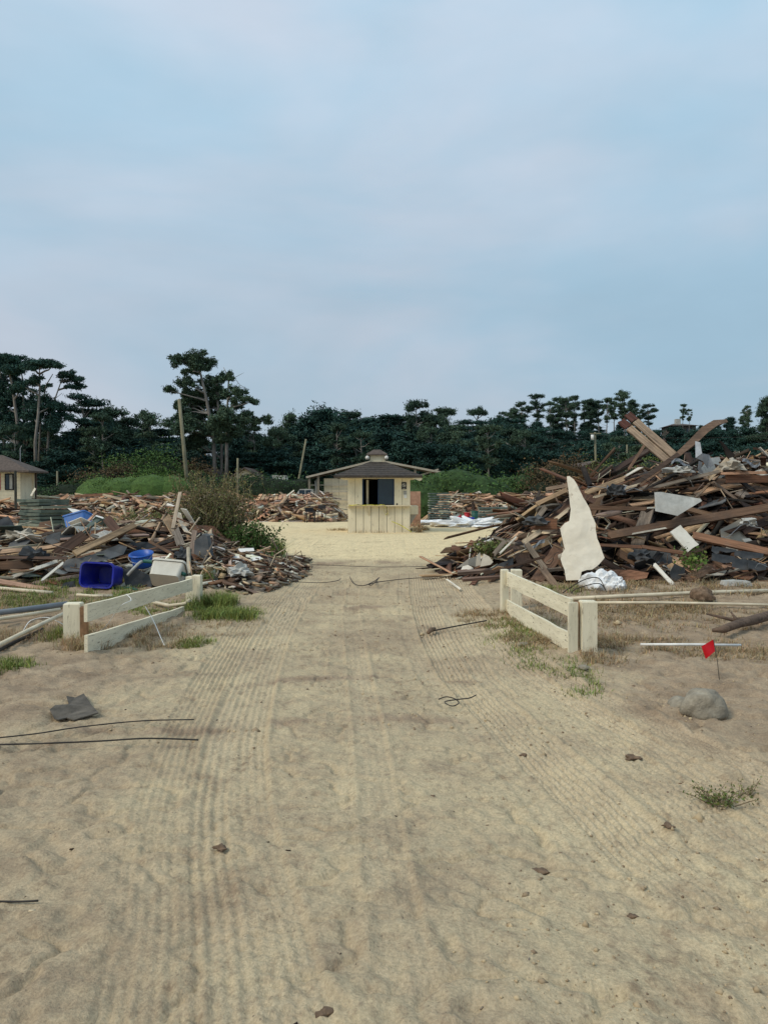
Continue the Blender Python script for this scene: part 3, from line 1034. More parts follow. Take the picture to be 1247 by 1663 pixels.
hero_tree('pine_tree', 'tallest double-trunked pine standing behind the leaning mossy pole', 72,
          [[(*Z4(632, 1190), 7), (*Z4(605, 850), 6), (*Z4(545, 520), 5), (*Z4(490, 280), 3.6), (*Z4(460, 200), 2)],
           [(*Z4(678, 1190), 5), (*Z4(678, 800), 4.2), (*Z4(640, 500), 3), (*Z4(620, 330), 2)]],
          zc4([(430, 150, 150, 42), (300, 165, 70, 30), (560, 185, 75, 32), (370, 225, 80, 22), (470, 210, 80, 26),
               (620, 285, 85, 30), (600, 350, 90, 40), (690, 345, 60, 25), (470, 320, 60, 25),
               (370, 370, 85, 40), (300, 425, 80, 30), (235, 440, 45, 18), (420, 455, 120, 45), (590, 450, 110, 50),
               (660, 440, 60, 45), (330, 520, 80, 35), (440, 560, 110, 50), (340, 610, 85, 40), (560, 540, 90, 40),
               (660, 585, 70, 22), (430, 650, 130, 45), (290, 690, 65, 38), (270, 560, 30, 20), (520, 620, 60, 30),
               (400, 760, 150, 50), (550, 780, 110, 50), (600, 720, 80, 40), (300, 790, 70, 40), (460, 880, 140, 50)]),
          0.15, 135, 'pinegreen', 0.8, 'barkpale',
          [[(*Z4(560, 980), 2.5), (*Z4(400, 880), 1.8), (*Z4(350, 850), 0.8)],
           [(*Z4(430, 260), 1.2), (*Z4(330, 325), 0.8), (*Z4(265, 300), 0.4)]])
hero_tree('pine_tree', 'pale straight-trunked pine with bare upper twigs right of the tallest pine', 70,
          [[(*Z4(722, 1195), 6.5), (*Z4(728, 800), 5), (*Z4(732, 600), 3.6), (*Z4(745, 320), 2.4), (*Z4(720, 250), 1.4), (*Z4(698, 205), 0.7)]],
          zc4([(750, 285, 45, 24), (800, 450, 85, 40), (850, 440, 45, 30), (790, 535, 60, 25), (900, 500, 70, 18), (970, 515, 35, 10),
               (720, 700, 110, 45), (830, 660, 90, 35), (900, 690, 100, 40), (1010, 700, 80, 30), (1070, 690, 40, 28),
               (690, 760, 90, 40), (800, 800, 100, 45), (700, 850, 90, 40)]),
          0.15, 135, 'pinegreen', 0.7, 'barkpale',
          [[(*Z4(745, 320), 1.2), (*Z4(800, 300), 0.9), (*Z4(885, 255), 0.4)],
           [(*Z4(795, 300), 0.9), (*Z4(850, 370), 0.8), (*Z4(940, 415), 0.4)],
           [(*Z4(740, 395), 0.9), (*Z4(830, 385), 0.7), (*Z4(910, 400), 0.4)],
           [(*Z4(732, 640), 0.9), (*Z4(800, 615), 0.7), (*Z4(850, 612), 0.4)],
           [(*Z4(735, 740), 1.4), (*Z4(880, 735), 1.1), (*Z4(1050, 720), 0.5)]])


def Z1(x, y):
    return x / 2.97, 560 + y / 2.97


def zc1(lst):
    return [(*Z1(a, b), c / 2.97, d / 2.97) for a, b, c, d in lst]


hero_tree('cypress_tree', 'tall layered cypress at the left edge with dark flat foliage plates', 74,
          [[(*Z1(78, 600), 6), (*Z1(85, 390), 5), (*Z1(60, 200), 3.6), (*Z1(40, 90), 2)],
           [(*Z1(118, 600), 5), (*Z1(116, 390), 4), (*Z1(110, 170), 2.5), (*Z1(95, 90), 1.4)],
           [(*Z1(20, 600), 5), (*Z1(18, 300), 4), (*Z1(0, 120), 2.4)]],
          zc1([(60, 72, 80, 14), (15, 66, 60, 14), (100, 88, 50, 12), (90, 135, 70, 18), (20, 120, 55, 16), (40, 175, 55, 22),
               (120, 190, 55, 14), (130, 225, 50, 14), (20, 235, 45, 30), (60, 260, 60, 22), (110, 290, 60, 22), (10, 310, 50, 30),
               (150, 115, 45, 12), (-40, 90, 60, 20), (-50, 170, 60, 26), (-40, 260, 70, 30), (70, 340, 60, 22),
               (60, 420, 110, 28), (130, 410, 80, 24), (-20, 400, 80, 36)]),
          0.145, 135, 'cypgreen', 0.9, 'barkpale', flat=0.65)
hero_tree('cypress_tree', 'leaning multi-stemmed cypress with a long flat crown reaching right', 71,
          [[(*Z1(175, 600), 6), (*Z1(170, 470), 5), (*Z1(185, 330), 4), (*Z1(192, 200), 2.8), (*Z1(190, 110), 1.6)],
           [(*Z1(170, 470), 3.6), (*Z1(200, 290), 2.6), (*Z1(225, 190), 1.9), (*Z1(255, 140), 1.1)],
           [(*Z1(210, 600), 4.5), (*Z1(235, 400), 3.4), (*Z1(262, 270), 2.4), (*Z1(290, 190), 1.6), (*Z1(305, 150), 0.9)]],
          zc1([(200, 92, 55, 11), (262, 104, 80, 12), (310, 112, 40, 9), (190, 128, 45, 12), (325, 158, 48, 11), (345, 186, 36, 9),
               (295, 145, 45, 9), (190, 180, 45, 14), (330, 200, 30, 8), (195, 255, 50, 18), (160, 290, 55, 22), (250, 300, 50, 22),
               (150, 210, 30, 12), (220, 360, 60, 24), (160, 350, 55, 24), (270, 370, 55, 30)]),
          0.145, 135, 'cypgreen', 0.8, 'barkpale',
          [[(*Z1(245, 275), 1.2), (*Z1(300, 232), 0.6)]], flat=0.65)

# ------------------------------------------------------------------ shrubs and hedges


def shrub(name, label, px0, px1, ytop, Y, dep, mat, leaf=0.075, den=125, cat='shrub', lumps=None, jag=0.12, seed=1, core=True, zb=0.0):
    """rounded bush or hedge spanning px0..px1 at depth Y"""
    a, b = at(px0, ytop, Y), at(px1, ytop, Y)
    wdt, hgt = b.x - a.x, a.z - zb
    base = Vector(((a.x + b.x) / 2, Y, zb))
    e = empty(name, base, label, cat)
    rg = random.Random(seed)
    rng = np.random.default_rng(seed)
    n = lumps or max(5, int(wdt * (1.5 if cat == 'hedge' else 2.2)))
    cl = []
    for i in range(n):
        t = (i + rg.uniform(0.1, 0.9)) / n
        edge = (1 - (2 * t - 1) ** 4) ** 0.5
        r = hgt * (rg.uniform(0.44, 0.52) if cat == 'hedge' else rg.uniform(0.30, 0.42))
        hh = hgt * edge * rg.uniform(0.92, 1.03)
        cl.append((Vector(((t - 0.5) * wdt * 0.94, rg.uniform(-0.5, 0.5) * dep, max(0.3 * hgt, hh - r))), (r * 1.3, r, r)))
        cl.append((Vector(((t - 0.5) * wdt, rg.uniform(-0.7, 0.2) * dep, hgt * 0.35 * rg.uniform(0.7, 1.3))), (r * 1.3, r, r * 1.1)))
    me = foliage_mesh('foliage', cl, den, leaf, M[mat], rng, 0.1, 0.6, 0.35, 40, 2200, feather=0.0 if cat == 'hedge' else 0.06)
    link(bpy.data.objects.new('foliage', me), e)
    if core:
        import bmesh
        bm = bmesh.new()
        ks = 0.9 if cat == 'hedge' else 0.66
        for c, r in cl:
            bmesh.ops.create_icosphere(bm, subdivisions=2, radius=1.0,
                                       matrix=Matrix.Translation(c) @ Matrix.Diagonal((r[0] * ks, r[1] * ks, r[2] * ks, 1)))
        m2 = bpy.data.meshes.new('inner_core')
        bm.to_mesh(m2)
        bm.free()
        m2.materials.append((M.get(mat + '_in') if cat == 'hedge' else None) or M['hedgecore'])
        link(bpy.data.objects.new('inner_core', m2), e)
    return e


shrub('hedge', 'long bright green clipped hedge in front of the leaning mossy pole', 150, 302, 768, 52, 1.4, 'bright', 0.05, 210, lumps=11, seed=2, cat='hedge')
shrub('hedge', 'low green hedge between the brown-roofed house and the brown shrub', 62, 156, 783, 54, 1.2, 'hedged', seed=3, cat='hedge')
shrub('shrub', 'brownish shrub left of the bright clipped hedge', 140, 215, 755, 57, 1.6, 'brownbush', seed=4)
shrub('shrub', 'tall yellow-green bush rising behind the clipped hedge', 204, 280, 730, 63, 1.8, 'hedge', 0.085, 150, lumps=12, seed=5)
shrub('shrub', 'mid green bush between the tall yellow-green bush and the clipped hedge', 212, 262, 758, 58, 1.2, 'hedge', seed=15)
shrub('hedge', 'dark hedge running from the leaning mossy pole to the thin leaning pole', 286, 505, 772, 58, 1.6, 'hedged', seed=6, cat='hedge')
shrub('shrub', 'dark undergrowth bush behind the leaning mossy pole', 258, 340, 748, 66, 1.6, 'brownbush', seed=16)
shrub('hedge', 'large rounded green bush just right of the kiosk', 676, 800, 760, 50, 1.8, 'hedge', seed=7, cat='hedge')
shrub('hedge', 'long hedge between the rounded green bush and the brown round bush', 785, 905, 768, 52, 1.5, 'hedge', seed=8, cat='hedge')
shrub('shrub', 'round brown-topped bush left of the rubble heap', 873, 956, 742, 50, 1.6, 'brownbush', 0.07, 140, lumps=7, seed=9)
shrub('hedge', 'yellow-green scrub behind the crossed beams', 985, 1100, 742, 60, 1.6, 'weed', seed=10, cat='hedge')
shrub('hedge', 'dark scrub behind the top of the rubble heap', 1090, 1400, 752, 62, 1.6, 'hedged', seed=11, cat='hedge')
shrub('hedge', 'dark hedge seen under the barn roof behind the kiosk', 495, 690, 784, 64, 1.6, 'hedged', seed=12, cat='hedge')
shrub('hedge', 'dark hedge continuing left of the brown-roofed house', -140, 66, 780, 62, 1.6, 'hedged', seed=13, cat='hedge')


# ------------------------------------------------------------------ poles
def pole(label, p0, p1, Y, wpx, name='utility_pole', extra=None):
    a, b = at(*p0, Y), at(*p1, Y)
    a = b + (a - b) * ((b.z + 0.4) / max(0.1, b.z - a.z)) if a.z > -0.4 else a
    e = empty(name, (a.x, a.y, 0), label, 'pole')
    r = wpx * Y / FPX / 2
    MB().tube([a, a.lerp(b, 0.5), b], [r * 1.12, r, r * 0.85], 9).build('shaft', M['pole'], e, True)
    if extra:
        extra(e, b, r)
    return e


def pole_gear(e, b, r):
    MB().bar(b + Vector((-0.55, -0.14, -0.12)), b + Vector((0.55, -0.14, -0.12)), 0.08, 0.09).build('crossarm', M['pole'], e)
    MB().tube([b + Vector((-0.3, -0.2, -0.75)), b + Vector((-0.3, -0.2, -0.25))], 0.15, 10).build('transformer', M['white'], e, True)


pole('mossy leaning pole with a broken top in front of the tall pines', (303, 774), (291, 648), 60, 6.2)
pole('thin pole leaning right beside the dark hedge left of the kiosk', (484, 786), (497, 713), 62, 3.6)
pole('upright pole carrying a pale transformer left of the crossed beams', (967, 745), (966, 702), 75, 3.6, extra=pole_gear)
pole('short grey pole stub in front of the hillside right of the transformer pole', (1018, 746), (1018, 722), 76, 3.2)
pole('short post in front of the cream gable behind the hedge', (386, 785), (386, 744), 56, 3.6, 'post')
pole('dark short post right of the brown-roofed house', (93, 792), (93, 765), 54, 3.4, 'post')
for (pa, Ya), (pb, Yb), lb in ((((966, 708), 75), ((690, 742), 80), 'sagging power line from the transformer pole towards the wood'),
                               (((966, 706), 75), ((1330, 700), 78), 'power line from the transformer pole towards the right edge')):
    a, b = at(*pa, Ya), at(*pb, Yb)
    pts = [a.lerp(b, i / 8) - Vector((0, 0, 0.5 * 4 * (i / 8) * (1 - i / 8))) for i in range(9)]
    tag(MB().tube(pts, 0.014, 4).build('power_line', M['cable'], None, loc=a), lb, 'cable')

# ------------------------------------------------------------------ kiosk
KY = 31.0
kx0, kx1 = at(565, 800, KY).x, at(666, 800, KY).x
kc = (kx0 + kx1) / 2
KD = 2.5
kiosk = empty('kiosk', (kc, KY + KD / 2, 0), 'small cream ticket kiosk with dark hipped roof and cupola in the sandy yard', 'kiosk')
zc_, zt = 1.09, 2.33
# lower boards
nb = 8
bw = (kx1 - kx0) / nb
for i in range(nb):
    j = rnd.uniform(0, 0.006)
    MB().box(kx0 + i * bw + 0.009, kx0 + (i + 1) * bw - 0.009, KY - 0.02 - j, KY + 0.02, 0.0, zc_ - 0.02).build('siding_board', M['cream'], kiosk)
wx0, wx1 = at(588.5, 800, KY).x, at(640, 800, KY).x
nl = 2
for a, b, n in ((kx0, wx0, 2), (wx1, kx1, 2)):
    bw2 = (b - a) / n
    for i in range(n):
        MB().box(a + i * bw2 + 0.006, a + (i + 1) * bw2 - 0.006, KY - 0.012, KY + 0.02, zc_ + 0.035, zt).build('siding_board', M['cream'], kiosk)
mb = MB()
mb.box(kx0 + 0.02, kx1 - 0.02, KY + 0.022, KY + 0.06, 0, zc_)
mb.box(kx0 + 0.02, wx0 - 0.01, KY + 0.022, KY + 0.06, zc_, zt)
mb.box(wx1 + 0.01, kx1 - 0.02, KY + 0.022, KY + 0.06, zc_, zt)
mb.build('wall_frame', M['dark'], kiosk)
MB().box(kx0 - 0.003, kx0 + 0.04, KY + 0.07, KY + KD, 0, zt).build('side_wall', M['cream'], kiosk)
MB().box(kx1 - 0.04, kx1 + 0.003, KY + 0.07, KY + KD, 0, zt).build('side_wall', M['cream'], kiosk)
MB().box(kx0 + 0.05, kx1 - 0.05, KY + KD - 0.05, KY + KD, 0, zt - 0.01).build('back_wall', M['dark'], kiosk)
MB().box(kx0 + 0.05, kx1 - 0.05, KY + 0.08, KY + KD - 0.06, 0.02, 0.08).build('floor_board', M['dark'], kiosk)
MB().box(kx0 - 0.04, kx1 + 0.03, KY - 0.22, KY + 0.10, zc_ - 0.012, zc_ + 0.03).build('counter', M['trim'], kiosk)
for px in (598.5, 629.5):
    x = at(px, 830, KY).x
    MB().slab([Vector((x, KY - 0.03, zc_ - 0.015)), Vector((x, KY - 0.2, zc_ - 0.015)), Vector((x, KY - 0.03, zc_ - 0.4))], (0.035, 0, 0)).build('bracket', M['trim'], kiosk)
# window
wz1 = zt - 0.06
win = MB().box(wx0, wx1, KY - 0.02, KY + 0.05, wz1, wz1 + 0.045).box(wx0, wx0 + 0.05, KY - 0.02, KY + 0.05, zc_ + 0.03, wz1) \
    .box(wx1 - 0.05, wx1, KY - 0.02, KY + 0.05, zc_ + 0.03, wz1).build('window', M['frame'], kiosk)
xm = at(614.5, 800, KY).x
MB().box(xm, wx1 - 0.052, KY + 0.0, KY + 0.012, zc_ + 0.06, wz1 - 0.02).build('pane', M['glass'], win)
MB().box(xm - 0.03, xm, KY - 0.004, KY + 0.02, zc_ + 0.035, wz1 - 0.003).build('sash', M['frame'], win)
xs_ = at(596.6, 800, KY + 0.3).x
MB().box(xs_ - 0.045, xs_ + 0.045, KY + 0.28, KY + 0.36, zc_ - 0.2, wz1 - 0.13).build('inner_post', M['trim'], kiosk)
# hipped roof
ex0, ex1 = at(541.5, 772, KY - 0.55).x, at(686, 772, KY - 0.55).x
ez = at(600, 772.5, KY - 0.55).z
cy = KY + KD / 2
c0, c1 = at(600.5, 745, cy - 0.3).x, at(625.5, 745, cy - 0.3).x
rz = at(610, 750, cy - 0.3).z
ey0, ey1 = KY - 0.55, KY + KD + 0.55
c_y0, c_y1 = cy - 0.3, cy + 0.3
E = [Vector((ex0, ey0, ez)), Vector((ex1, ey0, ez)), Vector((ex1, ey1, ez)), Vector((ex0, ey1, ez))]
T_ = [Vector((c0, c_y0, rz)), Vector((c1, c_y0, rz)), Vector((c1, c_y1, rz)), Vector((c0, c_y1, rz))]
dn_ = Vector((0, 0, -0.07))
mb = MB()
mb.add([*E, *T_, *[v + dn_ for v in E]], [(0, 1, 5, 4), (1, 2, 6, 5), (2, 3, 7, 6), (3, 0, 4, 7), (4, 5, 6, 7),
                                         (0, 8, 9, 1), (1, 9, 10, 2), (2, 10, 11, 3), (3, 11, 8, 0), (11, 10, 9, 8)])
roof = mb.build('roof', M['shingle'], kiosk)
# shingle courses: thin proud strips on the front slope
for i in range(7):
    t0, t1 = i / 7, (i + 1) / 7 + 0.02
    a0, b0 = E[0].lerp(T_[0], t0), E[1].lerp(T_[1], t0)
    a1, b1 = E[0].lerp(T_[0], min(1, t1)), E[1].lerp(T_[1], min(1, t1))
    up0, up1 = Vector((0, -0.005, 0.012)), Vector((0, -0.002, 0.004))
    MB().add([a0, b0, b1, a1, a0 + up0, b0 + up0, b1 + up1, a1 + up1],
             [(4, 5, 6, 7), (0, 1, 5, 4), (1, 2, 6, 5), (2, 3, 7, 6), (3, 0, 4, 7)]).build('shingle_course', M['shingle'], roof)
MB().box(ex0 + 0.25, ex1 - 0.25, ey0 + 0.3, ey1 - 0.3, ez - 0.11, ez - 0.075).build('soffit', M['trim'], kiosk)
MB().slab([Vector((ex1 - 0.42, ey0 + 0.06, ez - 0.08)), Vector((ex1 - 0.02, ey0 + 0.06, ez - 0.08)), Vector((ex1 - 0.02, ey0 + 0.06, ez - 0.17)),
           Vector((ex1 - 0.12, ey0 + 0.06, ez - 0.2))], (0, 0.05, 0)).build('fascia_board', M['cream'], kiosk)
# cupola
cz1 = at(610, 738, cy).z
cup = MB().box(c0 + 0.01, c1 - 0.01, c_y0 + 0.01, c_y1 - 0.01, rz - 0.05, cz1).build('cupola', M['cream'], kiosk)
d0, d1 = at(595, 738, cy - 0.42).x, at(629, 738, cy - 0.42).x
cz2 = at(610, 731, cy).z + 0.02
cm_ = (d0 + d1) / 2
mb = MB()
mb.add([(d0, cy - 0.42, cz1), (d1, cy - 0.42, cz1), (d1, cy + 0.42, cz1), (d0, cy + 0.42, cz1),
        (cm_ - 0.14, cy - 0.08, cz2), (cm_ + 0.14, cy - 0.08, cz2), (cm_ + 0.14, cy + 0.08, cz2), (cm_ - 0.14, cy + 0.08, cz2),
        (d0, cy - 0.42, cz1 - 0.05), (d1, cy - 0.42, cz1 - 0.05), (d1, cy + 0.42, cz1 - 0.05), (d0, cy + 0.42, cz1 - 0.05)],
       [(0, 1, 5, 4), (1, 2, 6, 5), (2, 3, 7, 6), (3, 0, 4, 7), (4, 5, 6, 7), (0, 8, 9, 1), (1, 9, 10, 2), (2, 10, 11, 3), (3, 11, 8, 0), (11, 10, 9, 8)])
mb.build('cupola_roof', M['roofbrown'], cup)
for px in (596.5, 627.5):
    p = at(px, 742.5, cy - 0.36)
    fl = MB().tube([p + Vector((0, -0.09, -0.03)), p, p + Vector((0, 0.07, 0.03))], [0.085, 0.075, 0.04], 10).build('floodlight', M['white'], cup, True)
# sign with emblem, notice, switch plate
p0, p1 = at(652, 783, KY - 0.02), at(660, 794.5, KY - 0.02)
sg = MB().box(p0.x, p1.x, KY - 0.03, KY - 0.0125, p1.z, p0.z).build('sign', M['black'], kiosk)
scx, scz = (p0.x + p1.x) / 2, p0.z - (p0.z - p1.z) * 0.42


def ring(mb, cx, cz, y, r0, r1, n=20, a0=0, a1=2 * PI):
    for i in range(n):
        t0, t1 = a0 + (a1 - a0) * i / n, a0 + (a1 - a0) * (i + 1) / n
        mb.add([(cx + r0 * math.cos(t0), y, cz + r0 * math.sin(t0)), (cx + r1 * math.cos(t0), y, cz + r1 * math.sin(t0)),
                (cx + r1 * math.cos(t1), y, cz + r1 * math.sin(t1)), (cx + r0 * math.cos(t1), y, cz + r0 * math.sin(t1))], [(0, 1, 2, 3)])


mb = MB()
ring(mb, scx, scz, KY - 0.033, 0.055, 0.072)
ring(mb, scx, scz, KY - 0.033, 0.0, 0.022, 10)
mb.bar((scx - 0.045, KY - 0.034, scz + 0.03), (scx + 0.045, KY - 0.034, scz - 0.03), 0.003, 0.014)
mb.box(scx - 0.05, scx + 0.05, KY - 0.034, KY - 0.031, p1.z + 0.03, p1.z + 0.045)
mb.build('emblem', M['white'], sg)
a, b = at(655, 797, KY - 0.02), at(660.5, 803, KY - 0.02)
MB().box(a.x, b.x, KY - 0.022, KY - 0.0125, b.z, a.z).build('notice', M['greysheet'], kiosk)
a, b = at(656, 803.5, KY - 0.02), at(660.5, 809, KY - 0.02)
MB().box(a.x, b.x, KY - 0.04, KY - 0.0125, b.z, a.z).build('switch_box', M['white'], kiosk)
a, b = at(643.5, 817.5, KY - 0.02), at(646, 820, KY - 0.02)
MB().box(a.x, b.x, KY - 0.02, KY - 0.0125, b.z, a.z).build('outlet', M['black'], kiosk)
p = at(613.5, 774.5, KY - 0.1)
MB().tube([p + Vector((0, 0, 0.05)), p + Vector((0, 0, -0.05))], [0.03, 0.045], 8).build('lamp', M['white'], kiosk, True)
# side counter
s0, s1 = kx1 + 0.005, at(679, 830, KY + 0.3).x
MB().box(s0, s1, KY + 0.3, KY + 2.1, zc_ - 0.35, zc_ - 0.01).build('side_counter', M['cream'], kiosk)
MB().slab([Vector((s0, KY + 0.34, zc_ - 0.355)), Vector((s1 - 0.05, KY + 0.34, zc_ - 0.355)), Vector((s0, KY + 0.34, zc_ - 0.8))], (0, 0.06, 0)).build('bracket', M['oldtrim'], kiosk)


def ribbon(pts, wd, axis, name, mat, label, cat, group=None):
    mb = MB()
    ax = Vector(axis)
    vs = []
    for i, p in enumerate(pts):
        p = Vector(p)
        tw = ax + Vector((0, 0.35 * math.sin(i * 1.3), 0.2 * math.cos(i * 2.1)))
        vs += [p - tw.normalized() * wd / 2, p + tw.normalized() * wd / 2]
    off = Vector((0, -0.004, 0.002))
    n = len(vs)
    fs = []
    for i in range(len(pts) - 1):
        fs += [(2 * i, 2 * i + 1, 2 * i + 3, 2 * i + 2), (n + 2 * i, n + 2 * i + 2, n + 2 * i + 3, n + 2 * i + 1)]
    mb.add(vs + [v + off for v in vs], fs)
    return tag(mb.build(name, mat, None, loc=pts[0]), label, cat, group)


pts = [at(566 + i * 5.3, 820.2 + 0.5 * math.sin(i * 1.7), KY - 0.25) for i in range(12)]
pts += [at(628, 826, KY - 0.26), at(629.5, 833, KY - 0.27), at(626, 837, KY - 0.27), at(624, 830, KY - 0.26), at(622, 823, KY - 0.25)]
ribbon(pts, 0.032, (0, 0, 1), 'caution_tape', M['tape'], 'yellow caution tape strung along the kiosk counter with a dangling loop', 'tape')
pts = [at(636 + i * 4, 847 + i * 2.0 - 1.2 * math.sin(i * 0.5), KY - 0.12 - 0.02 * i) for i in range(9)]
ribbon(pts, 0.035, (0, 0.3, 1), 'caution_tape', M['tape'], 'yellow caution tape trailing to the ground at the kiosk right corner', 'tape')

# ------------------------------------------------------------------ barn behind the kiosk
BY = 56.0
bl, br = at(497, 774, BY), at(722, 767, BY)
ridge_x = at(612, 745, BY).x
rzb = at(612, 746, BY).z
barn = empty('open_barn', (ridge_x, BY + 2, 0), 'low open barn with a wide pale-edged gable roof behind the kiosk', 'barn')
for s, e_ in ((-1, bl), (1, br)):
    top = Vector((ridge_x, BY, rzb))
    MB().slab([e_, top, top + Vector((0, 5, 0)), e_ + Vector((0, 5, 0))], (0, 0, -0.06)).build('roof_slope', M['roofbrown'], barn)
    MB().bar(e_ + Vector((0, -0.03, -0.05)), top + Vector((0, -0.03, -0.05)), 0.05, 0.14).build('barge_board', M['oldtrim'], barn)
for px, yb in ((502.5, 0), (517, 0), (674, 0)):
    p = at(px, 800, BY + 0.2)
    tz = np.interp(p.x, [bl.x, ridge_x, br.x], [bl.z, rzb, br.z]) - 0.16
    MB().box(p.x - 0.08, p.x + 0.08, BY + 0.1, BY + 0.25, 0, float(tz)).build('post', M['barnwood'], barn)
a, b = at(526, 777, BY + 0.6), at(575, 777, BY + 0.6)
nbp = 4
for i in range(nbp):
    xa = a.x + (b.x - a.x) * i / nbp
    xb = a.x + (b.x - a.x) * (i + 1) / nbp
    MB().box(xa + 0.008, xb - 0.008, BY + 0.6, BY + 0.66, 0.05, a.z).build('wall_panel', M['trim'], barn)
for zz in (1.1, 1.7, 2.2):
    MB().bar((bl.x + 0.3, BY + 0.4, zz), (ridge_x - 0.4, BY + 0.4, zz + 0.02), 0.05, 0.07).build('rail', M['oldtrim'], barn)
MB().bar((bl.x + 0.5, BY + 0.2, 0.4), (bl.x + 0.75, BY + 0.4, bl.z - 0.2), 0.1, 0.05).build('brace', M['greysheet'], barn)
MB().bar((bl.x + 0.9, BY + 0.2, 0.3), (bl.x + 0.65, BY + 0.4, bl.z - 0.3), 0.14, 0.05).build('brace', M['greysheet'], barn)
MB().bar(at(682, 772, BY + 0.3), at(712, 762, BY + 0.3), 0.06, 0.12).build('brace', M['oldtrim'], barn)
BP = 38.0
a, b = at(664, 798, BP - 1), at(683, 818, BP - 1)
tag(MB().slab([Vector((a.x, BP - 1, b.z)), Vector((b.x, BP - 1, b.z)), Vector((b.x, BP - 0.8, a.z)), Vector((a.x, BP - 0.8, a.z))], (0, 0.06, 0.0))
    .box(a.x, b.x, BP - 1.03, BP - 0.97, 0, b.z - 0.004).build('plywood_sheet', M['orange'], None, loc=(a.x, BP - 1, 0)),
    'upright reddish plywood sheet beside the kiosk right wall', 'plywood')

# ------------------------------------------------------------------ brown-roofed house at the left
HY = 45.0
h0 = -26.0
h1 = at(56, 780, HY).x
house = empty('house', (-22, HY + 3, 0), 'cream house with a brown hipped roof at the left edge', 'house')
hz = at(0, 763, HY).z
nbh = 14
for i in range(nbh):
    za, zb = i * hz / nbh, (i + 1) * hz / nbh
    MB().box(h0, at(33, 780, HY).x, HY, HY + 0.05, za + 0.004, zb - 0.004).build('siding_board', M['cream'], house)
MB().box(h0, at(33, 780, HY).x - 0.01, HY + 0.051, HY + 1.6, 0, hz).build('wall', M['cream'], house)
MB().box(at(53, 780, HY + 1.6).x, at(55.5, 780, HY + 1.6).x, HY + 1.55, HY + 1.65, 0, hz).build('porch_post', M['cream'], house)
MB().box(at(57.5, 780, HY + 1.8).x, at(60, 780, HY + 1.8).x, HY + 1.7, HY + 1.82, 0, hz).build('porch_post', M['roofbrown'], house)
r1 = at(47, 764, HY - 0.7)
rt = at(26, 739, HY + 0.6)
mb = MB()
z0 = r1.z
yb_ = HY + 1.9
mb.add([(h0, HY - 0.7, z0), (r1.x, HY - 0.7, z0), (r1.x, yb_, z0), (h0, yb_, z0), (h0, HY + 0.6, rt.z), (rt.x - 0.8, HY + 0.6, rt.z),
        (h0, HY - 0.7, z0 - 0.1), (r1.x, HY - 0.7, z0 - 0.1), (r1.x, yb_, z0 - 0.1), (h0, yb_, z0 - 0.1)],
       [(0, 1, 5, 4), (1, 2, 5), (2, 3, 4, 5), (0, 6, 7, 1), (1, 7, 8, 2), (2, 8, 9, 3), (9, 8, 7, 6)])
mb.build('roof', M['roofbrown'], house)
a, b = at(8, 769, HY), at(23, 796, HY)
wn = MB().box(a.x, b.x, HY - 0.04, HY - 0.004, b.z, a.z).build('window', M['black'], house)
MB().box(a.x + 0.08, (a.x + b.x) / 2 - 0.02, HY - 0.05, HY - 0.042, b.z + 0.07, a.z - 0.07).build('pane', M['glass'], wn)
MB().box((a.x + b.x) / 2 + 0.02, b.x - 0.08, HY - 0.05, HY - 0.042, b.z + 0.07, a.z - 0.07).build('pane', M['greysheet'], wn)
a, b = at(-12, 769, HY), at(1, 796, HY)
wn = MB().box(a.x, b.x, HY - 0.04, HY - 0.004, b.z, a.z).build('window', M['red'], house)
MB().box(a.x + 0.06, b.x - 0.06, HY - 0.05, HY - 0.042, b.z + 0.06, a.z - 0.06).build('pane', M['glass'], wn)
p = at(25.5, 815, 36)
tag(MB().tube([Vector((p.x, 36, -0.1)), Vector((p.x, 36, at(25, 764, 36).z))], 0.06, 8).build('post', M['rust'], None, loc=(p.x, 36, 0)),
    'dark upright post in front of the cream house wall', 'post')
p = at(33, 747, HY + 1.0)
tag(MB().tube([p + Vector((0, 0, -0.7)), p + Vector((0, 0, 0.7)), p + Vector((0.1, 0, 0.85))], 0.025, 5).build('roof_vent_pipe', M['steel'], None, loc=p),
    'thin metal pipe standing on the brown house roof', 'pipe')


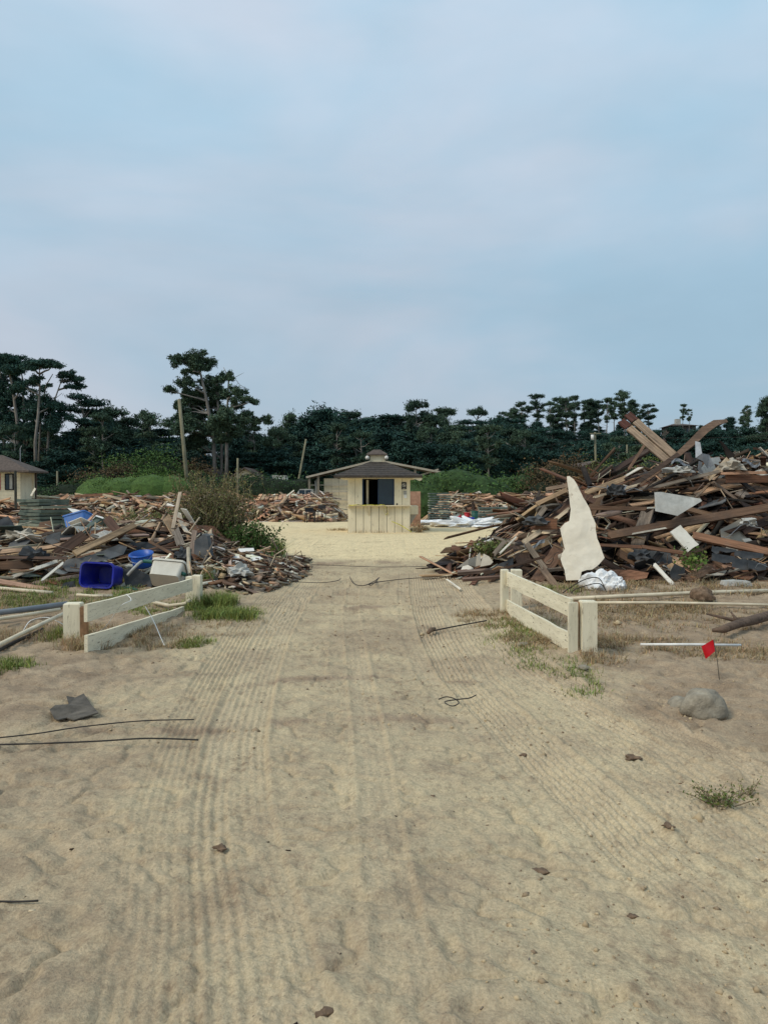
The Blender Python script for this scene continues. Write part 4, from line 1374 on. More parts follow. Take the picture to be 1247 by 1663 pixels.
def small_house(label, px0, px1, yeave, yridge, Y, wallm, roofm, gable=True, ybase=None):
    a, b, r = at(px0, yeave, Y), at(px1, yeave, Y), at((px0 + px1) / 2, yridge, Y)
    bz = 0 if Y < 92 else tree_base_z((a.x + b.x) / 2, Y) - 1
    if ybase:
        bz = at(px0, ybase, Y).z
    e = empty('house', ((a.x + b.x) / 2, Y + 3, bz), label, 'house')
    if gable:
        MB().slab([Vector((a.x, Y, bz)), Vector((b.x, Y, bz)), Vector((b.x, Y, b.z)), Vector((r.x, Y, r.z)), Vector((a.x, Y, a.z))], (0, 7, 0)).build('wall', wallm, e)
        for q in (a, b):
            ov = (q - r) * 0.12
            MB().slab([q + ov + Vector((0, -0.4, 0.05)), r + Vector((0, -0.4, 0.05)), r + Vector((0, 7.3, 0.05)), q + ov + Vector((0, 7.3, 0.05))], (0, 0, 0.12)).build('roof_slope', roofm, e)
        MB().box(r.x - 0.35, r.x + 0.35, Y - 0.05, Y - 0.004, r.z - 1.1, r.z - 0.5).build('window', M['dark'], e)
    else:
        MB().box(a.x, b.x, Y, Y + 6, bz, a.z).build('wall', wallm, e)
        mb = MB()
        mb.add([(a.x - 0.5, Y - 0.5, a.z), (b.x + 0.5, Y - 0.5, a.z), (b.x + 0.5, Y + 6.5, a.z), (a.x - 0.5, Y + 6.5, a.z), (a.x + 1.2, Y + 3, r.z), (b.x - 1.2, Y + 3, r.z)],
               [(0, 1, 5, 4), (1, 2, 5), (2, 3, 4, 5), (3, 0, 4), (3, 2, 1, 0)])
        mb.build('roof', roofm, e)
        for t in (0.25, 0.6):
            x = a.x + (b.x - a.x) * t
            MB().box(x, x + 1.0, Y - 0.05, Y - 0.004, a.z - 1.5, a.z - 0.5).build('window', M['glass'], e)
        MB().box(a.x + (b.x - a.x) * 0.32, a.x + (b.x - a.x) * 0.32 + 0.9, Y + 2, Y + 3, a.z, r.z + 0.9).build('chimney', M['greysheet'], e)
    return e


small_house('cream gabled house half hidden by the dark hedge behind the short post', 372, 424, 779, 762, 66, M['cream'], M['roofbrown'])
small_house('grey gabled house glimpsed under the tallest pine', 322, 352, 777, 763, 69, M['oldtrim'], M['roofbrown'])
small_house('grey hilltop house with a low roof and chimney on the right skyline', 1092, 1130, 691, 686, 152, M['roofbrown'], M['roofbrown'], False)
small_house('low brown-roofed shed beyond the hedge under the transformer pole', 944, 986, 761, 751, 66, M['roofbrown'], M['roofbrown'])
# white trailer seen over the hedge, pickup by the rubble
a, b = at(443, 774, 63), at(463, 774, 63)
tr_ = empty('camper_trailer', ((a.x + b.x) / 2, 64, 0), 'small white trailer glimpsed over the dark hedge', 'trailer')
MB().box(a.x, b.x, 63, 65, 0.4, a.z).build('body', M['white'], tr_)
MB().box(a.x - 0.05, b.x + 0.05, 62.95, 65.05, a.z + 0.003, a.z + 0.1).build('roof', M['greysheet'], tr_)
MB().box(a.x + 0.25, b.x - 0.25, 62.96, 62.996, a.z - 0.55, a.z - 0.2).build('window', M['glass'], tr_)
VY = 53
a, b = at(474, 794, VY), at(506, 803, VY)
vh = empty('parked_vehicle', ((a.x + b.x) / 2, VY + 0.8, 0), 'pale parked vehicle with dark windows left of the barn posts', 'vehicle')
bz_ = a.z
MB().slab([Vector((a.x, VY, 0.35)), Vector((b.x, VY, 0.35)), Vector((b.x, VY, bz_)), Vector((a.x + 0.55, VY, bz_)), Vector((a.x + 0.15, VY, bz_ - 0.55)), Vector((a.x, VY, bz_ - 0.7))], (0, 1.6, 0)).build('body', M['greysheet'], vh)
for i in range(2):
    x = a.x + 0.5 + i * 0.45
    MB().box(x, x + 0.38, VY - 0.02, VY - 0.004, bz_ - 0.42, bz_ - 0.08).build('window', M['glass'], vh)
for x in (a.x + 0.35, b.x - 0.35):
    MB().tube([Vector((x, VY - 0.03, 0.33)), Vector((x, VY + 0.15, 0.33))], 0.33, 14).build('wheel', M['black'], vh, True)

# ------------------------------------------------------------------ boards and rubble
WC = {'dark': (0.055, 0.034, 0.024), 'brown': (0.135, 0.08, 0.05), 'red': (0.21, 0.105, 0.062), 'tan': (0.45, 0.30, 0.175),
      'grey': (0.23, 0.185, 0.14), 'pale': (0.60, 0.47, 0.32), 'white': (0.74, 0.68, 0.56), 'pink': (0.52, 0.295, 0.18), 'black': (0.022, 0.019, 0.018)}
CNAME = {'dark': 'dark brown', 'brown': 'brown', 'red': 'reddish brown', 'tan': 'tan', 'grey': 'grey', 'pale': 'pale', 'white': 'white', 'pink': 'pinkish', 'black': 'blackened'}
LASTC = ['brown']


def wcol(mix, rg=rnd):
    k = rg.choices([m[0] for m in mix], [m[1] for m in mix])[0]
    LASTC[0] = k
    f = rg.uniform(0.75, 1.25)
    return tuple(min(0.9, c * f * rg.uniform(0.93, 1.07)) for c in WC[k])


def board_mesh(ln, wd, th, bend=0.0, twist=0.0, jag=0.06, seed=0, seg=3, name='board', mat=None):
    rg = random.Random(seed)
    V, F = [], []
    lanes = (-1, 0, 1)
    j0 = [rg.uniform(0, jag) for _ in lanes]
    j1 = [rg.uniform(0, jag) for _ in lanes]
    for i in range(seg + 1):
        t = i / seg
        x = (t - 0.5) * ln
        zb = bend * ((2 * t - 1) ** 2) * ln
        a = twist * (t - 0.5)
        ws = 1 + rg.uniform(-0.06, 0.06)
        for z in (-th / 2, th / 2):
            for k, l in enumerate(lanes):
                xx = x + (j0[k] if i == 0 else 0) - (j1[k] if i == seg else 0)
                y = l * wd / 2 * ws
                V.append((xx, y * math.cos(a) - z * math.sin(a), y * math.sin(a) + z * math.cos(a) + zb))
    for i in range(seg):
        o, p = i * 6, (i + 1) * 6
        for a, b in ((0, 1), (1, 2)):
            F.append((o + a, o + b, p + b, p + a)[::-1])
            F.append((o + 3 + a, o + 3 + b, p + 3 + b, p + 3 + a))
        F.append((o, o + 3, p + 3, p)[::-1])
        F.append((o + 2, o + 5, p + 5, p + 2))
    e = seg * 6
    for a in (0, 1):
        F.append((a, a + 1, a + 4, a + 3))
        F.append((e + a, e + a + 1, e + a + 4, e + a + 3)[::-1])
    me = npmesh(name, np.array(V), F, mat or WOOD)
    return me


BV = []
for i in range(26):
    rg = random.Random(300 + i)
    ln = [0.7, 0.9, 1.2, 1.5, 1.9, 2.4, 2.9][i % 7] * rg.uniform(0.9, 1.1)
    wd = rg.choice([0.05, 0.09, 0.09, 0.14, 0.14, 0.19, 0.24])
    th = rg.choice([0.02, 0.02, 0.03, 0.04])
    BV.append((ln, board_mesh(ln, wd, th, rg.uniform(-0.04, 0.05), rg.uniform(-0.5, 0.5), rg.uniform(0.03, 0.32), 500 + i)))


def frame_from(d, n):
    d = d.normalized()
    n = (n - d * n.dot(d)).normalized()
    s = n.cross(d)
    return Matrix((d, s, n)).transposed()


def put_board(mesh, p, d, n, col, label, group, scale=1.0, name='board', cat='board'):
    o = bpy.data.objects.new(name, mesh)
    o.matrix_world = Matrix.Translation(p) @ frame_from(d, n).to_4x4() @ Matrix.Scale(scale, 4)
    o.color = (*col, 1)
    link(o)
    return tag(o, label, cat, group)


def rubble_mesh(name, P, D, N, LN, WD, TH, COLR, mat):
    """many loose slats joined in one mesh; arrays of centre, direction, normal, sizes and colour"""
    D = D / np.linalg.norm(D, axis=1)[:, None]
    N = N - D * np.sum(N * D, axis=1)[:, None]
    N = N / (np.linalg.norm(N, axis=1)[:, None] + 1e-9)
    Sd = np.cross(N, D)
    n = len(P)
    out = []
    for sx in (-1, 1):
        for sy, sz in ((-1, -1), (1, -1), (1, 1), (-1, 1)):
            jl = 1 + 0.18 * (npr.random(n) - 0.5)
            out.append(P + D * (sx * LN * jl / 2)[:, None] + Sd * (sy * WD / 2)[:, None] + N * (sz * TH / 2)[:, None])
    V = np.stack(out, 1).reshape(-1, 3)
    f = np.array([(3, 2, 1, 0), (4, 5, 6, 7), (0, 1, 5, 4), (1, 2, 6, 5), (2, 3, 7, 6), (3, 0, 4, 7)])
    F = (np.arange(n)[:, None, None] * 8 + f[None]).reshape(-1, 4)
    me = npmesh(name, V, F, mat, np.repeat(COLR, 8, axis=0))
    G = np.array([(sx, sy, sz) for sx in (-1, 1) for sy, sz in ((-1, -1), (1, -1), (1, 1), (-1, 1))], dtype=np.float32)
    gv = G[None] * np.stack([LN, WD, TH], 1)[:, None, :] / 2 + npr.random((n, 1, 3)) * 40
    at2 = me.attributes.new('grain', 'FLOAT_VECTOR', 'POINT')
    at2.data.foreach_set('vector', gv.astype(np.float32).ravel())
    return me


def grad(h, x, y, e=0.1):
    return (h(x + e, y) - h(x - e, y)) / (2 * e), (h(x, y + e) - h(x, y - e)) / (2 * e)


def proj(p):
    x, y, z = p[0], p[1], p[2] - EYE
    f_ = y * CT - z * ST
    u_ = y * ST + z * CT
    return 623.5 + FPX * x / f_, 831.5 - FPX * u_ / f_


def in_hollow(p, hollows):
    px, py = proj(p)
    return any(((px - a) / c) ** 2 + ((py - b) / d) ** 2 < 1 for a, b, c, d in hollows)


def pile(h, region, n_boards, n_stuff, mix, label, group, stuff_label, az, azj, pitchj, lift=(0.0, 0.16), core=0.25, corem='core',
         slat=(0.2, 0.9), seed=0, front_bias=1.4, scl=(0.8, 1.25), stuff_name='wood_rubble', sw=(0.02, 0.12), maxlen=9, hollows=(), where=lambda p: ''):
    x0, x1, y0, y1 = region
    rg = random.Random(seed)
    rng = np.random.default_rng(seed)
    # inner mound
    nx, ny = 70, 40
    xs = np.linspace(x0 - 0.3, x1 + 0.3, nx)
    ys = np.linspace(y0 - 0.3, y1 + 0.3, ny)
    X, Y = np.meshgrid(xs, ys)
    H = h(X, Y)
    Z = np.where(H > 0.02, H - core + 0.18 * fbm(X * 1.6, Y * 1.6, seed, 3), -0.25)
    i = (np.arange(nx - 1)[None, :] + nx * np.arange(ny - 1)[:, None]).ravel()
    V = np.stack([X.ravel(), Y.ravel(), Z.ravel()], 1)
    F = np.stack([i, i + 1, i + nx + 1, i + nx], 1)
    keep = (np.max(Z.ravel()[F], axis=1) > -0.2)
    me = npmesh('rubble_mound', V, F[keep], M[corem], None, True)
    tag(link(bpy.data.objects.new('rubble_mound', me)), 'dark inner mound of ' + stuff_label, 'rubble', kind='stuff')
    # loose slats
    P, D, N, LN, WD, TH, C = [], [], [], [], [], [], []
    k = 0
    tries = 0
    while k < n_stuff and tries < n_stuff * 20:
        tries += 1
        x = rng.uniform(x0, x1)
        y = y0 + (y1 - y0) * rng.random() ** front_bias
        hh = float(h(np.array(x), np.array(y)))
        if hh < 0.03:
            continue
        gx, gy = grad(h, x, y)
        a = az(x, y) + rng.normal() * azj * 1.4
        d = np.array([math.cos(a), math.sin(a), 0.0])
        d[2] = np.clip(gx * d[0] + gy * d[1], -1.2, 1.2) * 0.8 + rng.normal() * pitchj * 1.2
        nn = np.array([-gx * 0.8, -gy * 0.8, 1.0]) + rng.normal(size=3) * 0.5
        pz = (x, y, max(0.02, hh - core * 0.4 + rng.uniform(-0.15, 0.1)))
        if hollows and in_hollow(pz, hollows) and rng.random() < 0.85:
            continue
        P.append(pz)
        D.append(d)
        N.append(nn)
        LN.append(rng.uniform(*slat))
        WD.append(rng.uniform(*sw))
        TH.append(rng.uniform(0.008, 0.03))
        C.append(wcol(mix, rg))
        k += 1
    me = rubble_mesh(stuff_name, np.array(P), np.array(D), np.array(N), np.array(LN), np.array(WD), np.array(TH), np.array(C), RUB)
    tag(link(bpy.data.objects.new(stuff_name, me)), stuff_label, 'rubble', kind='stuff')
    k = 0
    tries = 0
    while k < n_boards and tries < n_boards * 30:
        tries += 1
        x = rg.uniform(x0, x1)
        y = y0 + (y1 - y0) * rg.random() ** front_bias
        hh = float(h(np.array(x), np.array(y)))
        if hh < 0.06:
            continue
        gx, gy = grad(h, x, y, 0.25)
        a = az(x, y) + rg.gauss(0, azj)
        d = Vector((math.cos(a), math.sin(a), 0))
        d.z = max(-1.0, min(1.0, gx * d.x + gy * d.y)) * 0.85 + rg.gauss(0, pitchj)
        nn = Vector((-gx * 0.8 + rg.gauss(0, 0.35), -gy * 0.8 + rg.gauss(0, 0.35), 1))
        ln, me = rg.choice(BV)
        if ln > maxlen or ln * 0.5 > hh * 2.2 + 0.5:
            continue
        z = hh + rg.uniform(*lift) - 0.05
        z = max(z, abs(d.normalized().z) * ln / 2 + 0.03)
        if hollows and in_hollow((x, y, z), hollows):
            continue
        cl_ = wcol(mix, rg)
        lb = ('short ' if ln < 1.1 else 'long ' if ln > 2.2 else '') + CNAME[LASTC[0]] + ' ' + label + where(proj((x, y, z)))
        put_board(me, Vector((x, y, z)), d, nn, cl_, lb, lb.replace(' board ', ' boards ', 1), rg.uniform(*scl))
        k += 1


# ---- right heap
RX = [1.1, 1.5, 1.9, 2.4, 2.9, 3.5, 4.2, 5.1, 6.5, 9, 13, 16]
RH = [0, 0.16, 0.42, 0.72, 1.05, 1.42, 1.72, 1.95, 2.2, 2.3, 2.1, 0]


def h_right(x, y):
    yf = np.interp(x, [1, 2, 3, 4, 4.6, 16], [14.6, 14.0, 13.7, 13.9, 14.5, 14.3])
    top = np.interp(x, RX, RH)
    s = (y - yf) / np.interp(x, [1, 3, 5], [1.2, 2.2, 2.3])
    f = np.clip(s, 0, 1) ** 0.55
    b = 1 - sstep(1.7, 2.9, s)
    y2 = np.interp(x, [1, 3, 4, 16], [14.4, 13.6, 13.2, 13.0])
    apron = 0.2 * sstep(0, 0.5, y - y2) * sstep(2.2, 3.2, x) * (1 - sstep(16, 18, y))
    return np.maximum(top * f * b, apron)


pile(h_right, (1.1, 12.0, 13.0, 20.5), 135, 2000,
     [('dark', 5), ('brown', 4.5), ('red', 2.6), ('tan', 2.4), ('grey', 1.8), ('pale', 1.1), ('white', 0.3), ('black', 2.4)],
     'board in the tall right heap ', '',
     'splintered dark wood filling the tall rubble heap on the right',
     lambda x, y: 0.22 + 0.25 * (1 - min(1, max(0, (x - 3) / 3))), 0.48, 0.19, (0.0, 0.12), 0.42, 'core', (0.5, 2.3), 21, 1.5, (0.95, 1.45), sw=(0.03, 0.16),
     hollows=((1010, 842, 62, 22), (1200, 882, 70, 20), (1015, 915, 60, 28), (1068, 765, 45, 20), (890, 806, 26, 16), (1150, 915, 45, 18), (1120, 845, 40, 14), (870, 890, 25, 20)),
     where=lambda p: 'at its low left tail' if p[0] < 850 else ('on its upper left shoulder' if p[1] < 800 else 'beside the jagged cream sheet') if p[0] < 985
     else 'off to the right edge' if p[0] > 1180 else 'near its top' if p[1] < 790 else 'around the grey speckled panel' if p[1] < 850 else 'near its foot')


# ---- left heap
def h_left(x, y):
    yf = np.interp(x, [-14, -5.2, -4.2, -3.4, -2.9, -2.3, -1.9, -1.5], [12.5, 12.7, 12.9, 12.3, 11.8, 11.9, 12.5, 13.6])
    top = np.interp(x, [-15, -8, -6, -5, -4.3, -3.6, -3.0, -2.4, -1.9, -1.5], [0.78, 0.78, 0.80, 1.0, 1.02, 0.78, 0.5, 0.38, 0.22, 0])
    s = (y - yf) / 2.3
    return top * np.clip(s, 0, 1) ** 0.75 * (1 - sstep(1.6, 2.6, s))


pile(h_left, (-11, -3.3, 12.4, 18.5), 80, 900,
     [('dark', 2), ('brown', 3), ('red', 2.6), ('tan', 4), ('grey', 1.6), ('pale', 2.8), ('white', 2.0), ('black', 1.5)],
     'board in the low left heap ', '',
     'splintered wood and scraps filling the low rubble heap on the left',
     lambda x, y: 0.12, 0.5, 0.1, (0.0, 0.1), 0.22, 'core', (0.35, 1.3), 33, 1.3, (0.75, 1.2), maxlen=2.6, sw=(0.03, 0.14),
     where=lambda p: 'below the green panel stack' if p[0] < 110 else 'around the blue bin' if p[0] < 230 else 'near the upright lath')
pile(h_left, (-3.7, -1.5, 11.7, 17.5), 26, 1700,
     [('dark', 2), ('brown', 3), ('grey', 4), ('tan', 1.5), ('pale', 1.5), ('white', 1.5), ('red', 1)],
     'broken board scattered at the left edge of the drive', '',
     'small splinters and scraps spilling onto the left edge of the drive',
     lambda x, y: 0.7, 1.0, 0.12, (0.0, 0.06), 0.14, 'dirtpile', (0.06, 0.35), 35, 1.2, (0.4, 0.7), sw=(0.02, 0.1), maxlen=1.3)


# ---- far heaps
def far_h(cx0, cx1, y0, y1, top, seed):
    def h(x, y):
        ex = sstep(cx0, cx0 + 2, x) * (1 - sstep(cx1 - 1.5, cx1, x))
        s = (y - y0) / (y1 - y0)
        prof = np.clip(np.sin(PI * np.clip(s, 0, 1)), 0, 1) ** 0.6
        return (top + 0.55 * fbm(np.asarray(x) * 0.35, np.asarray(y) * 0.35, seed, 3)) * ex * prof
    return h


FMIX = [('pink', 4.5), ('tan', 4), ('red', 1.8), ('brown', 1.8), ('pale', 3.0), ('grey', 1.6), ('dark', 1.2), ('white', 1.6)]
hA = far_h(-34, -2.2, 43, 53, 1.45, 81)
hB = far_h(2.2, 12, 42, 51, 1.7, 82)
hC = far_h(-26, -9.5, 26, 33, 0.75, 83)
pile(hA, (-30, -2.2, 43, 53), 14, 3800, FMIX, 'board in the long far rubble row left of the kiosk', '', 'flattened splintered boards in the long row behind the yard on the left',
     lambda x, y: 0.1, 0.6, 0.12, (0.05, 0.2), 0.3, 'core', (0.5, 2.2), 41, 1.6, (1.0, 1.5), sw=(0.06, 0.25))
pile(hB, (2.2, 12, 42, 51), 10, 1600, FMIX, 'board in the far rubble row behind the panel stacks right of the kiosk', '', 'flattened splintered boards in the row behind the panel stacks on the right',
     lambda x, y: 0.1, 0.6, 0.12, (0.05, 0.2), 0.3, 'core', (0.5, 2.0), 43, 1.6, (1.0, 1.5), sw=(0.06, 0.22))
pile(hC, (-24, -9.5, 26, 33), 8, 1200, FMIX, 'board in the rubble around the left panel stack', '', 'splintered boards strewn around the left panel stack',
     lambda x, y: 0.1, 0.7, 0.12, (0.02, 0.12), 0.25, 'dirtpile', (0.4, 1.6), 45, 1.4, (0.8, 1.2), sw=(0.05, 0.2))


# ---- single boards that stand out
def hero_board(label, p, Yp, q, Yq, wpx, th, colr, up=None, name='board', cat='board', bend=0.0, mat=None, jag=0.05, twist=0.0, face=None):
    a, b = at(*p, Yp), at(*q, Yq)
    mid = (a + b) / 2
    d = b - a
    ln = d.length
    wd = wpx * mid.y / FPX
    me = board_mesh(ln, wd, th, bend, twist, jag, hash(label) % 1000 if False else len(label) * 7, 6, name, mat)
    n = Vector(face) if face else Vector((0, -1, 0.35))
    o = bpy.data.objects.new(name, me)
    o.matrix_world = Matrix.Translation(mid) @ frame_from(d, n).to_4x4()
    o.color = (*(WC[colr] if isinstance(colr, str) else colr), 1)
    link(o)
    return tag(o, label, cat)


def Z8(x, y):
    return 940 + x / 4.062, 640 + y / 4.062


HB = hero_board
# the pair of broad pale planks sticking up, with dark stained tips
for (pa, pb), lb in (((Z8(330, 222), Z8(590, 445)), 'lower of the two broad tan planks jutting up from the right heap'),
                     ((Z8(372, 178), Z8(640, 415)), 'upper of the two broad tan planks jutting up from the right heap')):
    o = HB(lb, pa, 16.9, pb, 16.4, 12.5, 0.045, (0.36, 0.265, 0.185), jag=0.01)
    ln = max(v.co.x for v in o.data.vertices)
    tip = board_mesh(0.28, 12.8 * 16.9 / FPX, 0.05, 0, 0, 0.06, 3, 2, 'tip')
    t = bpy.data.objects.new('tip', tip)
    t.location = (-ln - 0.13, 0, 0)
    t.color = (0.10, 0.045, 0.035, 1)
    t['label'] = 'dark stained end of the plank'
    link(t, o)
HB('thin brown stick standing below the two broad planks', Z8(432, 335), 16.6, Z8(325, 500), 16.2, 4.2, 0.04, (0.22, 0.13, 0.08))


def strip_board(name, label, path, Y, wpx, colr, th=0.03, cat='board'):
    """bent plank following a path of photo points"""
    pts = [at(x, y, Yp) for (x, y, Yp) in path]
    V, F = [], []
    n = len(pts)
    for i, p in enumerate(pts):
        d = (pts[min(i + 1, n - 1)] - pts[max(i - 1, 0)]).normalized()
        s = d.cross(Vector((0, -1, 0.5))).normalized()
        nn = s.cross(d)
        wd = (wpx[i] if isinstance(wpx, (list, tuple)) else wpx) * p.y / FPX
        for a, b in ((-1, -1), (1, -1), (1, 1), (-1, 1)):
            V.append(p + s * (a * wd / 2) + nn * (b * th / 2))
    for i in range(n - 1):
        for k in range(4):
            k2 = (k + 1) % 4
            F.append((4 * i + k, 4 * i + k2, 4 * i + 4 + k2, 4 * i + 4 + k))
    F += [(0, 1, 2, 3), (4 * n - 1, 4 * n - 2, 4 * n - 3, 4 * n - 4)]
    mb = MB()
    mb.add(V, F)
    o = mb.build(name, WOOD, None, loc=pts[n // 2])
    fix_normals(o)
    o.color = (*(WC[colr] if isinstance(colr, str) else colr), 1)
    return tag(o, label, cat)


strip_board('bent_plank', 'long bent plank curling up to the right at the top of the right heap',
            [(*Z8(400, 600), 15.9), (*Z8(560, 480), 16.0), (*Z8(680, 375), 16.1), (*Z8(760, 305), 16.2), (*Z8(830, 235), 16.3), (*Z8(900, 190), 16.4), (*Z8(975, 176), 16.6)],
            16, [5, 7, 9, 12, 13, 11, 5], (0.20, 0.13, 0.09))
strip_board('bent_plank', 'dark curved board sweeping under the long bent plank',
            [(*Z8(300, 640), 15.6), (*Z8(480, 520), 15.8), (*Z8(620, 420), 16.0), (*Z8(760, 330), 16.3)], 16, 7, (0.09, 0.06, 0.045))
HB('pale square post leaning at the top of the right heap', Z8(985, 425), 15.9, Z8(852, 562), 15.6, 7, 0.07, 'pale')
HB('long horizontal reddish board near the top right of the right heap', Z8(930, 525), 15.5, Z8(1330, 515), 15.6, 4.5, 0.03, 'pink')
HB('wide red-brown plank under the long horizontal board at the top right', Z8(960, 560), 15.6, Z8(1330, 560), 15.8, 12, 0.03, 'red', face=(0, -1, 0.1))
HB('broad long brown plank sloping across the middle of the right heap', Z8(190, 935), 14.3, Z8(1330, 735), 14.9, 16, 0.04, 'brown', face=(0, -0.8, 0.8))
HB('thin white-edged strip lying on the broad sloping brown plank', Z8(340, 925), 14.1, Z8(580, 882), 14.15, 2.5, 0.02, 'white')
HB('dark board running right from behind the cream sheet', Z8(65, 752), 14.5, Z8(450, 757), 14.5, 6, 0.03, 'brown')
HB('reddish board running right from behind the cream sheet low down', Z8(120, 995), 13.9, Z8(420, 1010), 13.9, 5, 0.03, 'red')
HB('reddish-tan plank under the white broken board', Z8(400, 1005), 13.8, Z8(700, 1050), 13.8, 6, 0.03, (0.24, 0.13, 0.08))
HB('wide bright red-brown plank at the right side of the right heap', Z8(740, 930), 13.8, Z8(1340, 1062), 13.7, 15, 0.04, (0.25, 0.13, 0.075), face=(0, -0.8, 0.7))
HB('splintered tan board tilted in the hollow of the right heap', Z8(225, 1025), 13.8, Z8(395, 1125), 13.7, 12, 0.03, (0.22, 0.12, 0.065), jag=0.2)
HB('white broken board lying across the front of the right heap', Z8(630, 885), 13.5, Z8(755, 1020), 13.3, 24, 0.03, 'white', mat=M['whiteboard'], face=(0.1, -1, 0.55), jag=0.02)
HB('pale lath leaning at the foot of the right heap', Z8(490, 1118), 13.3, Z8(627, 1266), 12.9, 6.5, 0.03, 'white', mat=M['whiteboard'])
HB('light split board on the left shoulder of the right heap', Z8(20, 660), 14.6, Z8(330, 545), 15.4, 8, 0.03, 'tan', jag=0.2)
HB('long tan slat across the left shoulder of the right heap', Z8(70, 690), 14.5, Z8(420, 590), 15.2, 4, 0.03, 'pale', jag=0.2)
HB('long brown slat above the grey panel', Z8(480, 620), 15.1, Z8(960, 500), 15.6, 5, 0.03, 'grey', jag=0.2)
HB('wavy grey board left of the twisted metal sheet', Z8(440, 650), 15.3, Z8(740, 525), 15.7, 7, 0.03, 'brown', bend=0.05, jag=0.15)
HB('small brown post standing on the left shoulder of the right heap', Z8(25, 480), 15.5, Z8(75, 610), 15.2, 7, 0.07, 'black')


def Z7(x, y):
    return 720 + x / 4.454, 650 + y / 4.454


HB('brown board sticking out left at the top of the right heap', Z7(735, 645), 15.4, Z7(960, 605), 15.4, 6, 0.04, (0.27, 0.19, 0.13))
HB('weathered board sloping down left behind the cream sheet', Z7(665, 755), 14.9, Z7(905, 640), 15.2, 7, 0.03, 'tan')
HB('short cut brown beam end above the tail of the right heap', Z7(655, 900), 14.3, Z7(825, 895), 14.2, 18, 0.14, 'red', face=(0, -1, 0.1))
HB('pale splintered slats left of the cream sheet', Z7(800, 870), 14.0, Z7(915, 780), 14.2, 6, 0.03, 'pale', jag=0.2)
HB('pale plank in the tail of the right heap pointing up right', Z7(560, 1040), 13.9, Z7(705, 945), 14.2, 8, 0.03, 'pale', jag=0.15)
HB('grey plank in the tail of the right heap pointing steeply up', Z7(360, 1120), 13.9, Z7(450, 1010), 14.2, 7, 0.03, 'grey')
HB('thin pale lath in the tail of the right heap', Z7(400, 1115), 13.8, Z7(530, 985), 14.2, 3, 0.02, 'white')
HB('grey-brown board standing on end in the tail of the right heap', Z7(595, 1030), 13.7, Z7(740, 1230), 13.4, 9, 0.04, 'grey')
HB('dark pole lying across the tail of the right heap', Z7(280, 1265), 13.6, Z7(740, 1130), 13.5, 4, 0.04, 'dark')
HB('brown splintered board leaning behind the white gate rail', Z7(700, 1200), 13.2, Z7(830, 1370), 12.6, 11, 0.03, (0.22, 0.15, 0.1), jag=0.2)
HB('arched grey board at the left shoulder of the right heap', Z7(640, 900), 14.6, Z7(740, 770), 14.9, 8, 0.03, 'grey', bend=0.06)
HB('reddish slab lying flat at the foot of the right heap tail', Z7(130, 1300), 13.5, Z7(430, 1275), 13.6, 6, 0.05, (0.19, 0.12, 0.09), face=(0, -0.4, 1))
HB('pink-grey slab lying flat behind the reddish slab of the right heap tail', Z7(90, 1250), 14.0, Z7(420, 1225), 14.1, 7, 0.06, (0.24, 0.17, 0.135), face=(0, -0.4, 1))
HB('thin white strip lying on the ground at the foot of the right heap tail', Z7(22, 1295), 13.5, Z7(125, 1370), 12.7, 3, 0.02, 'white', face=(0, -0.2, 1))


def px_sheet(name, label, cat, poly, Y, mat, th=0.02, lean=0.0, yref=None, warp=0.0, crumple_amt=0.0):
    """flat broken sheet from an outline of photo points; leans back by lean metres per metre of height"""
    pts = []
    y0 = yref if yref is not None else max(p[1] for p in poly)
    for (x, y) in poly:
        z = (y0 - y) / FPX * Y
        pts.append(at(x, y, Y + lean * z + warp * math.sin(x * 0.13 + y * 0.07)))
    c = sum(pts, Vector()) / len(pts)
    o = MB().slab(pts, (0, th, 0)).build(name, mat, None, loc=c)
    import bmesh
    bm = bmesh.new()
    bm.from_mesh(o.data)
    bmesh.ops.triangulate(bm, faces=[f for f in bm.faces if len(f.verts) > 4])
    bmesh.ops.recalc_face_normals(bm, faces=bm.faces)
    if crumple_amt:
        bmesh.ops.triangulate(bm, faces=bm.faces)
        for _ in range(3):
            bmesh.ops.subdivide_edges(bm, edges=[e for e in bm.edges if e.calc_length() > 0.12], cuts=1, use_grid_fill=True)
            bmesh.ops.triangulate(bm, faces=bm.faces)
        for v in bm.verts:
            v.co.y += crumple_amt * float(fbm(v.co.x * 2.2 + 7, v.co.z * 1.3, 8, 4)) + 0.25 * crumple_amt * float(fbm(v.co.x * 11, v.co.z * 9, 18, 2))
            edge = float(vnoise(v.co.x * 14, v.co.z * 14, 31))
            v.co.x += 0.012 * edge
        bmesh.ops.recalc_face_normals(bm, faces=bm.faces)
    bm.to_mesh(o.data)
    bm.free()
    return tag(o, label, cat)


cs = [(895, 550), (912, 548), (945, 572), (968, 610), (1000, 680), (1030, 730), (1060, 780), (1075, 830), (1100, 890), (1102, 940), (1112, 1000), (1135, 1060),
      (1165, 1140), (1120, 1190), (1075, 1225), (1035, 1228), (1000, 1240), (985, 1300), (890, 1305), (878, 1230), (850, 1150), (862, 1110), (880, 1080), (862, 1010), (845, 930),
      (880, 890), (910, 875), (922, 790), (912, 700)]
px_sheet('broken_sheet', 'tall jagged cream sheet standing on end at the front of the right heap', 'sheet', [Z7(*p) for p in cs], 13.0, M['cream_sheet'], 0.02, 0.28, crumple_amt=0.045)
px_sheet('wall_sheet', 'grey speckled broken panel in the middle of the right heap', 'sheet',
         [Z8(*p) for p in [(500, 648), (540, 645), (800, 690), (812, 705), (720, 760), (650, 803), (590, 790), (505, 772)]], 14.2, M['greysheet'], 0.025, 0.5)
